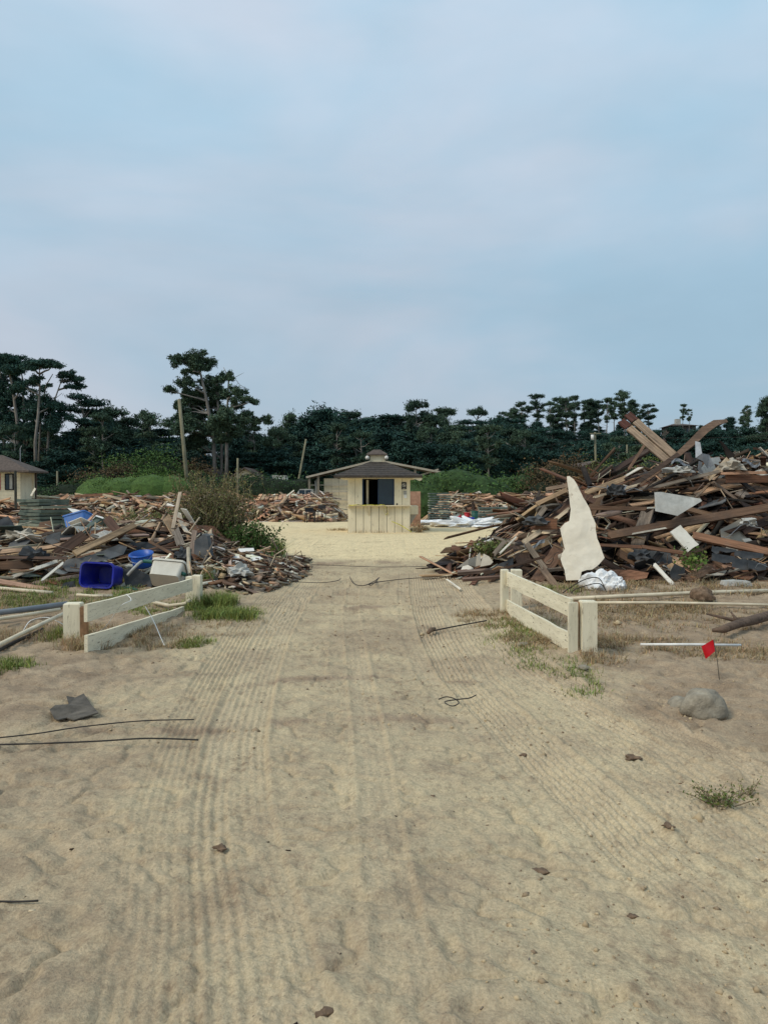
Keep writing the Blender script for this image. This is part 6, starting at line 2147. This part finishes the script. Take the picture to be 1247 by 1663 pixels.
for i in (0, 2):
    f = i * 7
    pipe(['upper', 'second', 'lower', 'lowest'][i] + ' black cable arching out of the tangle behind the right gate fence',
         [at(906 + f * 1.6, 969 + i, 12.0 - 0.1 * i), at(925 + f * 0.4, 955 + 2 * i, 12.1), at(950 + 5 * i, 941 + 4 * i, 12.2 - 0.1 * i), at(972 + 2 * i, 939 + 5 * i, 12.2), at(983 + i, 958 + 2 * i, 12.1)], 0.008, M['cable'], 'cable', 'cable', 6)

# ------------------------------------------------------------------ bins, buckets, tubs


def rrect(w_, h_, r, n=4):
    pts = []
    for cx, cy, a0 in ((w_ / 2 - r, h_ / 2 - r, 0), (-w_ / 2 + r, h_ / 2 - r, PI / 2), (-w_ / 2 + r, -h_ / 2 + r, PI), (w_ / 2 - r, -h_ / 2 + r, 1.5 * PI)):
        for i in range(n + 1):
            a = a0 + PI / 2 * i / n
            pts.append((cx + r * math.cos(a), cy + r * math.sin(a)))
    return pts


def tote(name, label, cat, w_, h_, dep, mat, Mx, r=0.06, taper=0.8, wall=0.012, rim=0.02):
    """open-topped rounded box; opening faces +Z locally; parts: shell, rim"""
    e = empty(name, (0, 0, 0), label, cat)
    e.matrix_world = Mx
    n = len(rrect(1, 1, 0.1))
    loops = [(1.0, 0.0, 0), (taper, 0.0, -dep), (taper * 0.96, 0.02, -dep + wall), (1.0, wall, 0)]
    V = []
    for s, ins, z in loops:
        for x, y in rrect(w_ * s - 2 * ins, h_ * s - 2 * ins, r * s):
            V.append((x, y, z))
    F = []
    for k in (0, 2):
        for i in range(n):
            j = (i + 1) % n
            F.append((k * n + i, k * n + j, (k + 1) * n + j, (k + 1) * n + i)[::-1])
    F.append(tuple(range(n, 2 * n))[::-1])
    F.append(tuple(range(2 * n, 3 * n)))
    me = npmesh('shell', np.array(V), F, mat, None, False)
    link(bpy.data.objects.new('shell', me), e)
    V = []
    for s, z in ((1.0, -0.03), (1.0, 0.006), (1.0, 0.006), (1.0, -0.03)):
        pass
    prof = [(rim, -0.03), (rim, 0.008), (-wall * 0.7, 0.008), (-wall * 0.7, -0.004)]
    for o_, z in prof:
        for x, y in rrect(w_ + 2 * o_, h_ + 2 * o_, r + o_):
            V.append((x, y, z))
    F = []
    for k in range(3):
        for i in range(n):
            j = (i + 1) % n
            F.append((k * n + i, k * n + j, (k + 1) * n + j, (k + 1) * n + i))
    me = npmesh('rim', np.array(V), F, mat, None, False)
    link(bpy.data.objects.new('rim', me), e)
    return e


def face_matrix(p, normal, up=(0, 0, 1)):
    z = Vector(normal).normalized()
    x = Vector(up).cross(z).normalized()
    y = z.cross(x)
    return Matrix.Translation(p) @ Matrix((x, y, z)).transposed().to_4x4()


pb = at(157, 934, 12.35)
tote('plastic_bin', 'deep blue plastic bin lying on its side with its mouth towards the drive', 'bin', 0.56, 0.38, 0.42, M['blue'],
     face_matrix(pb, (-0.18, -1, 0.12), (0.03, 0, 1)), 0.085, 0.8)
tote('plastic_bin', 'faded blue plastic bin beneath a white panel behind the left heap', 'bin', 0.62, 0.46, 0.5, M['blue3'],
     face_matrix(at(126, 837, 21) + Vector((0, 0, 0)), (-0.25, 0.35, 1), (0, 1, 0.3)), 0.06, 0.85)


def bucket(name, label, p, r, h_, mat, tilt=(0, 0, 1), group=None, handle=True):
    e = empty(name, (0, 0, 0), label, 'bucket', group)
    e.matrix_world = Matrix.Translation(p) @ Vector((0, 0, 1)).rotation_difference(Vector(tilt)).to_matrix().to_4x4()
    n = 24
    prof = [(0.001, 0), (r * 0.8, 0), (r * 0.86, h_ * 0.3), (r, h_), (r * 0.96, h_), (r * 0.82, h_ * 0.3), (r * 0.76, 0.012), (0.001, 0.012)]
    V, F = [], []
    for q, z in prof:
        for i in range(n):
            t = 2 * PI * i / n
            V.append((q * math.cos(t), q * math.sin(t), z))
    for k in range(len(prof) - 1):
        for i in range(n):
            j = (i + 1) % n
            F.append((k * n + i, k * n + j, (k + 1) * n + j, (k + 1) * n + i))
    link(bpy.data.objects.new('body', npmesh('body', np.array(V), F, mat, None, True)), e)
    mb = MB()
    mb.tube([(1.03 * r * math.cos(t), 1.03 * r * math.sin(t), h_ * 0.93) for t in np.linspace(0, 2 * PI, 25)], 0.012, 6, False)
    me = npmesh('rim', np.array(mb.v), mb.f, mat, None, True)
    link(bpy.data.objects.new('rim', me), e)
    if handle:
        mb = MB()
        mb.tube([(1.04 * r * math.cos(t), -0.25 * r - 0.9 * r * math.sin(t), h_ * 0.9 - 0.35 * h_ * math.sin(t)) for t in np.linspace(0, PI, 11)], 0.006, 5)
        link(bpy.data.objects.new('handle', npmesh('handle', np.array(mb.v), mb.f, M['steel'], None, True)), e)
    return e


bucket('bucket', 'mid blue round bucket sitting in the left heap', at(232, 920, 13.0), 0.19, 0.24, M['blue2'], (-0.05, -0.25, 1))
bucket('bucket', 'small deep blue bucket on the white tarp', at(764, 850, 37.5) * 1.0, 0.19, 0.28, M['blue'], (0, -0.1, 1))
bucket('bucket', 'upright dark red bucket behind the small blue bucket', at(758, 846, 38.5), 0.15, 0.42, M['red'], (0.05, 0, 1), handle=False)
bucket('bucket', 'tipped red bucket left of the small blue bucket', at(742, 845, 38.2), 0.17, 0.3, M['red'], (0.9, -0.5, 0.5))
bucket('bucket', 'green bucket right of the small blue bucket', at(771, 846, 38.2), 0.17, 0.5, M['greenp'], (0, 0, 1), handle=False)
tubm = face_matrix(at(276, 935, 12.2), (0.12, 0.5, 0.9), (0.0, 1, 0.2))
tote('plastic_tub', 'ivory plastic tub tipped forward behind the left fence', 'tub', 0.52, 0.34, 0.3, M['tub'], face_matrix(at(277, 921, 12.5), (0.10, 0.75, 0.7), (0, 1, -0.6)), 0.05, 0.9)


crumple('plastic_bag', 'crumpled white plastic bag at the foot of the cream sheet', 'bag', at(975, 952, 12.5), 0.28, 0.2, 0.24, M['tarp'], 3)
crumple('plastic_bag', 'smaller white plastic wad right of the crumpled bag', 'bag', at(998, 955, 12.4), 0.16, 0.14, 0.16, M['tarp'], 8)
ty = gp(768, 856)
crumple('tarp', 'crumpled white tarp lying on the sand before the right panel stack', 'tarp', Vector((gp(765, 854).x, 36.5, 0.02)), 1.55, 1.0, 0.36, M['tarp'], 5, 0.6, 5)
crumple('tarp', 'flat white tarp spread right of the kiosk', 'tarp', Vector((at(715, 845, 39.5).x, 40, 0.0)), 1.7, 1.4, 0.2, M['tarp'], 12, 0.4, 5)

# ------------------------------------------------------------------ panel stacks


def stack(px0, px1, ytop, Y, dep, th, label, group, rz_, seed, n=None, mats=('mat', 'mat2'), shift=0.1):
    a, b = at(px0, ytop, Y), at(px1, ytop, Y)
    wdt = b.x - a.x
    cx = (a.x + b.x) / 2
    rg = random.Random(seed)
    n = n or int(a.z / (th * 1.12))
    z = 0.04
    gap = (a.z - z) / n
    for i in range(n):
        wv = wdt * rg.uniform(0.93, 1.05)
        dv = dep * rg.uniform(0.95, 1.05)
        bow = rg.uniform(-0.02, 0.02)
        V, F = [], []
        sg_ = 4
        for k in range(sg_ + 1):
            x = (k / sg_ - 0.5) * wv
            zz = bow * ((2 * k / sg_ - 1) ** 2)
            for yy, q in ((-dv / 2, 0), (dv / 2, 0), (dv / 2, th), (-dv / 2, th)):
                V.append((x, yy, zz + q))
        for k in range(sg_):
            for m_ in range(4):
                m2 = (m_ + 1) % 4
                F.append((4 * k + m_, 4 * k + m2, 4 * k + 4 + m2, 4 * k + 4 + m_)[::-1])
        F += [(0, 1, 2, 3), (4 * sg_ + 3, 4 * sg_ + 2, 4 * sg_ + 1, 4 * sg_)]
        o = bpy.data.objects.new('panel', npmesh('panel', np.array(V), F, M[mats[0] if rg.random() < 0.6 else mats[1]]))
        o.location = (cx + rg.uniform(-shift, shift), Y + dep / 2 + rg.uniform(-shift, shift), z + i * gap)
        o.rotation_euler = (rg.uniform(-0.008, 0.008), rg.uniform(-0.012, 0.012), rz_ + rg.uniform(-0.06, 0.06))
        fix_normals(o)
        link(o)
        tag(o, label, 'panel', group)


stack(30, 91, 810, 24, 1.05, 0.085, 'dark green panel in the tall stack at the left', 'panels in the left stack', -0.6, 1, n=13, shift=0.04)
stack(697, 730, 799, 41, 0.9, 0.07, 'dark green panel in the tall leaning stack right of the kiosk', 'panels in the stack right of the kiosk', 0.05, 2, n=13, shift=0.05)
stack(777, 845, 823, 39, 1.1, 0.085, 'grey-green panel in the low stack behind the white tarp', 'panels in the low stack behind the tarp', -0.05, 3, n=7, mats=('mat2', 'mat'))


# ------------------------------------------------------------------ chairs by the far rubble
def chair(label, px, Y, rz_, h_=0.86):
    p = gp(px, 848)
    base = Vector((at(px, 848, Y).x, Y, 0))
    e = empty('chair', base, label, 'chair')
    e.rotation_euler = (0, 0, rz_)
    W = 0.23

    def part(name, mb):
        me = npmesh(name, np.array([tuple(v) for v in mb.v]), mb.f, M['blacksteel'])
        link(bpy.data.objects.new(name, me), e)
    for sx in (-1, 1):
        part('leg', MB().tube([(sx * W, -W, 0), (sx * W * 0.95, -W * 0.95, 0.6)], 0.02, 6))
        part('leg', MB().tube([(sx * W, W, 0), (sx * W * 0.95, W * 0.95, 0.6), (sx * W * 0.95, W * 1.15, h_ + 0.1)], 0.02, 6))
    part('seat', MB().box(-W, W, -W, W, 0.58, 0.625))
    part('backrest', MB().box(-W * 0.95, W * 0.95, W * 1.02, W * 1.12, h_ - 0.12, h_ + 0.08))
    part('stretcher', MB().box(-W, W, -W - 0.01, -W + 0.015, 0.2, 0.225))
    return e


chair('black metal chair on the left of the pair by the far rubble', 503.5, 42, 0.3, 0.72)
chair('black metal chair on the right of the pair by the far rubble', 519.5, 42.3, -0.4, 0.86)

# ------------------------------------------------------------------ steel posts and tube gate on the right
for px, yt, lb in ((834, 806, 'left one of two dark steel posts standing before the far right rubble'), (854, 812, 'right one of two dark steel posts standing before the far right rubble')):
    p = at(px, 850, 33)
    pt = at(px + 1, yt, 33)
    tag(MB().bar((p.x, 33, -0.2), (pt.x, 33, pt.z), 0.06, 0.05, (0, 1, 0)).bar((p.x + 0.035, 33.02, 0.0), (pt.x + 0.035, 33.02, pt.z - 0.1), 0.03, 0.012, (0, 1, 0))
        .build('steel_post', M['rust'], None, loc=(p.x, 33, 0)), lb, 'post')
g0, g1 = at(867, 806, 24), at(884, 805, 24)
gt = empty('tube_gate', ((g0.x + g1.x) / 2 + 0.5, 24, 0), 'grey tubular steel gate behind the left shoulder of the right heap', 'gate')
gz1 = g0.z
MB().tube([(g0.x, 24, 0), (g0.x, 24, gz1 - 0.12), (g0.x + 0.12, 24, gz1), (g1.x + 1.6, 24, gz1 + 0.02), (g1.x + 1.7, 24, gz1 - 0.1), (g1.x + 1.7, 24, 0)], 0.025, 7).build('frame', M['steel'], gt, True)
MB().tube([(g0.x + 0.26, 24, 0.05), (g0.x + 0.26, 24, gz1)], 0.02, 6).build('upright', M['steel'], gt, True)
for k in range(3):
    MB().tube([(g0.x, 24, 0.3 + 0.3 * k), (g1.x + 1.7, 24, 0.3 + 0.3 * k)], 0.018, 6).build('rail', M['steel'], gt, True)

# ------------------------------------------------------------------ foreground: rock, flag, scraps, log
def rock(name, label, c, rx, ry, rz_, mat, seed, cat='rock', amp=0.28, sub=4):
    import bmesh
    bm = bmesh.new()
    bmesh.ops.create_icosphere(bm, subdivisions=sub, radius=1.0)
    for v in bm.verts:
        n_ = v.co.normalized()
        k = 1 + amp * float(fbm(n_.x * 1.3 + seed, n_.y * 1.3 + n_.z * 1.1 + seed, seed, 5, 0.55))
        z = n_.z * rz_ * k
        v.co = Vector((n_.x * rx * k, n_.y * ry * k, z if z > -0.3 * rz_ else -0.3 * rz_))
    me = bpy.data.meshes.new(name)
    bm.to_mesh(me)
    bm.free()
    me.polygons.foreach_set('use_smooth', np.ones(len(me.polygons), dtype=bool))
    me.materials.append(mat)
    o = bpy.data.objects.new(name, me)
    o.location = c
    link(o)
    return tag(o, label, cat)


p = gp(1141, 1160)
rock('rock', 'rounded grey boulder half buried in the sand below the red flag', Vector((p.x, p.y, gz(p.x, p.y) + 0.03)), 0.155, 0.15, 0.155, M['rock'], 4)
p = gp(1112, 1147)
rock('rock', 'flat sandy rock tucked behind the grey boulder', Vector((p.x, p.y, gz(p.x, p.y) - 0.01)), 0.12, 0.12, 0.09, M['rock'], 9)
p = gp(852, 1046)
rock('rock', 'small pale stone inside the right gate fence', Vector((p.x, p.y, gz(p.x, p.y) + 0.01)), 0.06, 0.05, 0.045, M['rock'], 14, sub=3)
p = gp(948, 1086)
rock('rock', 'small sandy stone at the foot of the right gate post', Vector((p.x, p.y, gz(p.x, p.y) + 0.01)), 0.05, 0.05, 0.03, M['rock'], 15, sub=3)
# red flag
fb = gp(1169, 1103)
fl = empty('marker_flag', (fb.x, fb.y, gz(fb.x, fb.y)), 'small red marker flag on a thin wire stuck in the sand', 'flag')
ft = at(1158.5, 1040, fb.y)
MB().tube([Vector((fb.x, fb.y, -0.05)), fb.lerp(ft, 0.5) + Vector((0.004, 0, 0)), ft], 0.0026, 6).build('wire', M['rust'], fl, True)
fp = [(1158, 1039), (1161, 1058), (1146, 1070.5), (1139, 1050)]
V, F = [], []
nu = 6
for i in range(nu + 1):
    for j in range(nu + 1):
        u, v = i / nu, j / nu
        x = (fp[0][0] * (1 - u) + fp[3][0] * u) * (1 - v) + (fp[1][0] * (1 - u) + fp[2][0] * u) * v
        y = (fp[0][1] * (1 - u) + fp[3][1] * u) * (1 - v) + (fp[1][1] * (1 - u) + fp[2][1] * u) * v
        V.append(at(x, y, fb.y + 0.02 * math.sin(u * 5 + v * 2)))
for i in range(nu):
    for j in range(nu):
        k = i * (nu + 1) + j
        F.append((k, k + 1, k + nu + 2, k + nu + 1))
mb = MB()
n = len(V)
mb.add(V + [q + Vector((0, 0.003, 0)) for q in V], F + [tuple(i + n for i in f[::-1]) for f in F])
mb.build('flag_sheet', M['flag'], fl, True)
# roofing scrap
sp = [(81, 1157), (90, 1153), (97, 1147), (112, 1146), (108, 1138), (122, 1137), (136, 1134), (143, 1142), (150, 1151), (160, 1164), (142, 1166), (120, 1169), (108, 1166), (95, 1169), (88, 1163)]
V = []
for i, (x, y) in enumerate(sp):
    q = gp(x, y)
    V.append(Vector((q.x, q.y, gz(q.x, q.y) + 0.022 + 0.014 * math.sin(i * 2.2))))
sc_ = MB().slab(V, (0, 0, 0.008)).build('roofing_scrap', M['scrap'], None, loc=V[0])
import bmesh
bm = bmesh.new()
bm.from_mesh(sc_.data)
bmesh.ops.triangulate(bm, faces=[f for f in bm.faces if len(f.verts) > 4])
bmesh.ops.recalc_face_normals(bm, faces=bm.faces)
bm.to_mesh(sc_.data)
bm.free()
tag(sc_, 'dark torn roofing scrap lying on the sand left of the drive', 'roofing')
# rotten log
lp = [gp(1156, 1024, 0.07), gp(1175, 1022, 0.09), gp(1200, 1013, 0.1), gp(1228, 1006, 0.1), gp(1262, 996, 0.1), gp(1300, 990, 0.1)]
tag(MB().tube(lp, [0.018, 0.045, 0.05, 0.06, 0.055, 0.06], 9).tube([lp[2], lp[2] + Vector((-0.05, 0.1, 0.12))], [0.03, 0.01], 6).tube([lp[3], lp[3] + Vector((-0.25, 0.1, -0.02)), lp[3] + Vector((-0.5, 0.22, 0.03))], [0.035, 0.025, 0.01], 6)
    .build('log', M['log'], None, True, loc=lp[2]), 'rotten dark log entering from the right edge behind the red flag', 'log')
p = gp(1142, 976)
rock('dark_clump', 'dark root clump under the long cream pipe', Vector((p.x, p.y, 0.06)), 0.16, 0.12, 0.13, M['clod'], 21, 'clump', 0.5)
for px, py, s, lb in ((873, 1405, 0.035, 'tuft of brown bark fibre on the sand right of centre'), (358, 1380, 0.03, 'dark bark chip on the left tyre track'),
                      (532, 1642, 0.03, 'dark bark scrap at the bottom of the foreground'), (1028, 1230, 0.04, 'brown clod right of the right tyre track'),
                      (1025, 1480, 0.02, 'small dark clod low in the right foreground'), (1085, 1345, 0.025, 'dark clod below the weed tuft'),
                      (703, 1290, 0.012, 'tiny dark pebble in the middle of the foreground'), (850, 1222, 0.022, 'flat dark clod on the right tyre track')):
    p = gp(px, py)
    rock('clod', lb, Vector((p.x, p.y, gz(p.x, p.y) + s * 0.05)), s * 1.0, s * 0.75, s * 0.4, M['clod'], int(px), 'clod', 1.1, 3)


# ------------------------------------------------------------------ grass, weeds and brush
def blades(P, hgt, wid, spread, rng=npr, bend=0.5):
    n = len(P)
    a = rng.random(n) * 2 * PI
    dirx = np.stack([np.cos(a), np.sin(a), np.zeros(n)], 1)
    tl = np.abs(rng.normal(size=n)) * spread
    h = hgt * (0.5 + 0.9 * rng.random(n))
    sidev = np.stack([-np.sin(a), np.cos(a), np.zeros(n)], 1)
    w_ = (wid * (0.6 + 0.8 * rng.random(n)))[:, None]
    mid = P + dirx * (tl * h * 0.35)[:, None] + np.array([0, 0, 1.0]) * (h * 0.55)[:, None]
    tip = P + dirx * (tl * h)[:, None] + np.array([0, 0, 1.0]) * (h * (1 - bend * np.clip(tl, 0, 1.2) * 0.5))[:, None]
    V = np.stack([P - sidev * w_, P + sidev * w_, mid + sidev * w_ * 0.7, mid - sidev * w_ * 0.7, tip], 1).reshape(-1, 3)
    o = np.arange(n)[:, None] * 5
    F = np.concatenate([o + np.array([[0, 1, 2]]), o + np.array([[0, 2, 3]]), o + np.array([[3, 2, 4]])])
    return V, F


def grass(name, label, patches, mat, rng, tint=0.4):
    Vs, Fs, Ts = [], [], []
    k = 0
    for (px, py, rx, ry, n, hgt, wid, spread) in patches:
        c = gp(px, py)
        ang = rng.random(n) * 2 * PI
        r = np.sqrt(rng.random(n)) * (0.75 + 0.5 * rng.random(n))
        x = c.x + np.cos(ang) * r * rx
        y = c.y + np.sin(ang) * r * ry
        # tussocks
        keep = fbm(x * 5, y * 5, int(px), 2) + 0.25 > rng.random(n) * 0.6
        x, y = x[keep], y[keep]
        if len(x) == 0:
            continue
        z = ground_z(x, y)[0] - 0.005
        V, F = blades(np.stack([x, y, z], 1), hgt, wid, spread, rng)
        Vs.append(V)
        Fs.append(F + k)
        k += len(V)
        t = 1 - tint + 2 * tint * rng.random(len(x))
        g = np.stack([t * (0.85 + 0.5 * rng.random(len(x))), t, t * (0.8 + 0.3 * rng.random(len(x)))], 1)
        Ts.append(np.repeat(g, 5, axis=0))
    me = npmesh(name, np.concatenate(Vs), np.concatenate(Fs), M[mat], np.concatenate(Ts))
    tag(link(bpy.data.objects.new(name, me)), label, 'grass', kind='stuff')


rg1 = np.random.default_rng(77)
grass('grass', 'green grass growing along the left fence and verge', [
    (345, 985, 0.3, 0.5, 4420, 0.184, 0.0035, 0.8), (368, 1002, 0.45, 0.45, 3740, 0.115, 0.0035, 1), (330, 955, 0.3, 0.7, 2550, 0.23, 0.004, 0.7),
    (105, 1040, 0.22, 0.25, 1870, 0.1265, 0.003, 0.8), (60, 975, 1.8, 1.1, 15300, 0.08625, 0.0035, 1), (10, 1085, 0.3, 0.25, 1530, 0.069, 0.003, 0.9),
    (150, 950, 0.9, 0.7, 7650, 0.138, 0.004, 0.9), (315, 1045, 0.2, 0.25, 1190, 0.0575, 0.003, 1), (440, 905, 0.3, 0.5, 2550, 0.345, 0.006, 0.6),
    (30, 940, 1.6, 0.9, 7650, 0.138, 0.004, 0.9), (260, 990, 0.7, 0.6, 3060, 0.069, 0.003, 1)], 'grass', rg1, 0.5)
grass('grass', 'green grass growing at the right gate fence', [
    (868, 1068, 0.3, 0.5, 1100, 0.045, 0.0028, 1.1), (925, 1085, 0.22, 0.4, 800, 0.05, 0.0028, 1.1), (940, 1112, 0.2, 0.4, 800, 0.045, 0.0028, 1.1),
    (850, 1020, 0.45, 0.8, 2400, 0.06, 0.003, 1.1), (830, 1045, 0.3, 0.6, 700, 0.05, 0.003, 1.1), (905, 965, 0.5, 0.6, 1000, 0.09, 0.004, 1.0)], 'grass', rg1, 0.5)
grass('dry_grass', 'dry straw and dead weeds on the left verge', [
    (250, 1045, 0.5, 0.5, 3060, 0.069, 0.0022, 1.5), (180, 1030, 0.7, 0.5, 3400, 0.0805, 0.0022, 1.4), (60, 1030, 0.8, 0.6, 4080, 0.0805, 0.0022, 1.4), (135, 1054, 0.25, 0.25, 2040, 0.115, 0.0025, 1),
    (360, 1020, 0.6, 0.6, 2380, 0.0575, 0.0022, 1.5), (30, 985, 1.4, 0.9, 4420, 0.1035, 0.003, 1.3)], 'straw', rg1, 0.5)
grass('dry_grass', 'dry straw and dead weeds on the right verge', [
    (1080, 1000, 2, 1.1, 12750, 0.06325, 0.003, 2), (1000, 1045, 0.5, 0.4, 4080, 0.08625, 0.0025, 1.3), (1120, 1050, 1, 0.5, 4420, 0.0575, 0.0025, 1.8),
    (1220, 1060, 0.7, 0.5, 2380, 0.0575, 0.0025, 1.8), (800, 1005, 0.5, 0.7, 4420, 0.0575, 0.0025, 1.4), (880, 1040, 0.4, 0.5, 3740, 0.069, 0.0025, 1.4), (1100, 960, 2.2, 0.9, 7650, 0.092, 0.004, 1.8),
    (1010, 985, 1.2, 0.7, 4760, 0.0805, 0.004, 1.7), (980, 1070, 0.25, 0.25, 1190, 0.069, 0.0025, 1.2)], 'straw', rg1, 0.5)
grass('dry_grass', 'thin dead weeds around the kiosk base', [
    (552, 862, 0.5, 0.4, 400, 0.12, 0.007, 1.4), (680, 862, 0.45, 0.4, 600, 0.22, 0.007, 1.2), (600, 866, 0.8, 0.12, 110, 0.16, 0.006, 0.9)], 'straw', rg1)


def weed(name, label, c, h_, n_stem, spread, mat, leaf=0.02, seed=0, leaves=10, stemm='weed', cat='plant', lr=(0.2, 1.0), twigr=0.003, tangle=0.25):
    rg = random.Random(seed)
    rng = np.random.default_rng(seed)
    e = empty(name, c, label, cat)
    mb = MB()
    P = []
    for i in range(n_stem):
        a = rg.uniform(0, 2 * PI)
        r = rg.uniform(0.2, 1) * spread
        hh = h_ * rg.uniform(0.45, 1.0)
        p0 = Vector((rg.uniform(-1, 1) * spread * 0.35, rg.uniform(-1, 1) * spread * 0.35, -0.02))
        p2 = p0 + Vector((math.cos(a) * r, math.sin(a) * r, hh))
        p1 = p0.lerp(p2, 0.5) + Vector((rg.uniform(-1, 1), rg.uniform(-1, 1), 0.5)) * r * tangle
        mb.tube([p0, p1, p2], [twigr, twigr * 0.8, twigr * 0.4], 4, False)
        for j in range(leaves):
            t = rg.uniform(*lr)
            q = p0.lerp(p1, min(1, 2 * t)) if t < 0.5 else p1.lerp(p2, 2 * t - 1)
            P.append(q + Vector((rg.gauss(0, 1), rg.gauss(0, 1), rg.gauss(0, 1))) * leaf * 1.2)
    link(bpy.data.objects.new('stems', npmesh('stems', np.array([tuple(v) for v in mb.v]), mb.f, M['twig'])), e)
    P = np.array([tuple(p) for p in P])
    V, F = leaf_quads(P, leaf * (0.6 + 0.8 * rng.random(len(P))), 0.5, None, 0.5, rng)
    t = 0.6 + 0.8 * rng.random(len(P))
    T = np.repeat(np.stack([t * (0.9 + 0.4 * rng.random(len(P))), t, t], 1), 4, axis=0)
    link(bpy.data.objects.new('leaves', npmesh('leaves', V, F, M[mat], T)), e)
    return e


p = gp(1172, 1305)
weed('weed_tuft', 'low green weed tuft growing in the sand at the right', Vector((p.x, p.y, gz(p.x, p.y))), 0.1, 34, 0.15, 'weed', 0.009, 1, 10)
p = gp(1205, 1290)
weed('weed_tuft', 'sparse taller weed beside the low weed tuft', Vector((p.x, p.y, gz(p.x, p.y))), 0.14, 10, 0.08, 'weed', 0.008, 2, 7)
weed('weed', 'broad-leaved green weed growing out of the front of the right heap', at(1128, 935, 12.9), 0.55, 22, 0.28, 'bright', 0.04, 3, 8, lr=(0.5, 1.0))
weed('brush_pile', 'large uprooted dry bush heaped behind the left rubble', Vector((at(345, 880, 16.8).x, 16.8, 0.1)), 2.05, 330, 0.85, 'drybrush', 0.026, 4, 44, cat='brush', twigr=0.007, tangle=0.75)
weed('brush_pile', 'leafy green branches at the right side of the uprooted bush', Vector((at(402, 890, 16.2).x, 16.2, 0.1)), 0.95, 140, 0.65, 'hedge', 0.036, 5, 36, cat='brush', twigr=0.007)
weed('brush_pile', 'green-grey brush lying left of the uprooted bush', Vector((at(262, 860, 18.5).x, 18.5, 0.15)), 1.15, 190, 1.1, 'weed', 0.026, 6, 36, cat='brush', twigr=0.007)
weed('brush_pile', 'dark inner branches of green leaves under the uprooted bush', Vector((at(335, 880, 17.2).x, 17.2, 0.1)), 1.3, 190, 0.9, 'hedged', 0.032, 7, 34, cat='brush', twigr=0.008)
weed('weed', 'green plant at the drive edge beside the left scraps', Vector((at(436, 912, 15.4).x, 15.4, 0.0)), 0.5, 50, 0.3, 'hedge', 0.035, 8, 16)
weed('weed', 'small dead shrub at the right corner of the kiosk', Vector((at(680, 862, 30.8).x, 30.8, 0.0)), 0.5, 40, 0.4, 'straw', 0.03, 9, 8, twigr=0.007)
weed('brush_pile', 'dull green uprooted plant on the tail of the right heap', at(795, 902, 14.6), 0.3, 60, 0.4, 'weed', 0.03, 10, 14, cat='brush', twigr=0.006)

# crumbs of soil on the sand
N = 22000
cx_ = npr.normal(size=N) * 2.4
cy_ = 2.0 + npr.random(N) ** 1.7 * 14
dens = fbm(cx_ * 1.1, cy_ * 1.1, 88, 3) + 0.22 * np.clip(np.abs(cx_ + 0.2) - 1.2, 0, 1.5)
dens = dens + 0.55 * np.exp(-((cy_ - 5.35 - 0.2 * np.sin(cx_ * 1.3)) / 0.16) ** 2) + 0.4 * np.exp(-((cy_ - 6.6) / 0.12) ** 2) * (np.abs(cx_) < 0.9)
keep = (dens > 0.02 + 0.2 * npr.random(N))
cx_, cy_ = cx_[keep], cy_[keep]
n = len(cx_)
sz = 0.0036 * np.exp(npr.normal(size=n) * 0.65) * (0.75 + 0.05 * cy_)
octa = np.array([(1, 0, 0), (0, 1, 0), (-1, 0, 0), (0, -1, 0), (0, 0, 0.8), (0, 0, -0.5)])
V = octa[None] * sz[:, None, None] * (0.6 + 0.8 * npr.random((n, 6, 1)))
rt_ = npr.random(n) * PI
V = np.stack([V[..., 0] * np.cos(rt_)[:, None] - V[..., 1] * np.sin(rt_)[:, None], V[..., 0] * np.sin(rt_)[:, None] + V[..., 1] * np.cos(rt_)[:, None], V[..., 2]], -1)
V = V + np.stack([cx_, cy_, ground_z(cx_, cy_)[0]], 1)[:, None, :]
fo = np.array([(0, 1, 4), (1, 2, 4), (2, 3, 4), (3, 0, 4), (1, 0, 5), (2, 1, 5), (3, 2, 5), (0, 3, 5)])
F = (np.arange(n)[:, None, None] * 6 + fo[None]).reshape(-1, 3)
mixv = npr.random(n)[:, None]
T = np.array([0.17, 0.12, 0.08]) * (1 - mixv) + np.array([0.46, 0.36, 0.22]) * mixv
me = npmesh('soil_crumbs', V.reshape(-1, 3), F, M['crumb'], np.repeat(T, 6, axis=0))
tag(link(bpy.data.objects.new('soil_crumbs', me)), 'small crumbs of brown soil scattered over the sand', 'soil', kind='stuff')

# scattered bits on the sand (too many and small to count)
N = 1300
x = npr.normal(size=N) * 2.2
y = 2.2 + npr.random(N) ** 1.5 * 15
side = (np.abs(x + 0.2) > 1.7) | (npr.random(N) < 0.35)
x, y = x[side], y[side]
P = np.stack([x, y, ground_z(x, y)[0] + 0.001], 1)
n = len(P)
a = npr.random(n) * PI
D = np.stack([np.cos(a), np.sin(a), 0.1 * npr.normal(size=n)], 1)
Nn = np.stack([0.3 * npr.normal(size=n), 0.3 * npr.normal(size=n), np.ones(n)], 1)
s = np.exp(npr.normal(size=n) * 0.5)
C = np.array([wcol([('brown', 3), ('grey', 2), ('dark', 3), ('tan', 1), ('pale', 0.4)]) for _ in range(n)])
me = rubble_mesh('wood_chips', P, D, Nn, 0.0085 * s, 0.003 * s, 0.002 * s, C, RUB)
tag(link(bpy.data.objects.new('wood_chips', me)), 'small chips of wood and bark scattered over the sand', 'chips', kind='stuff')
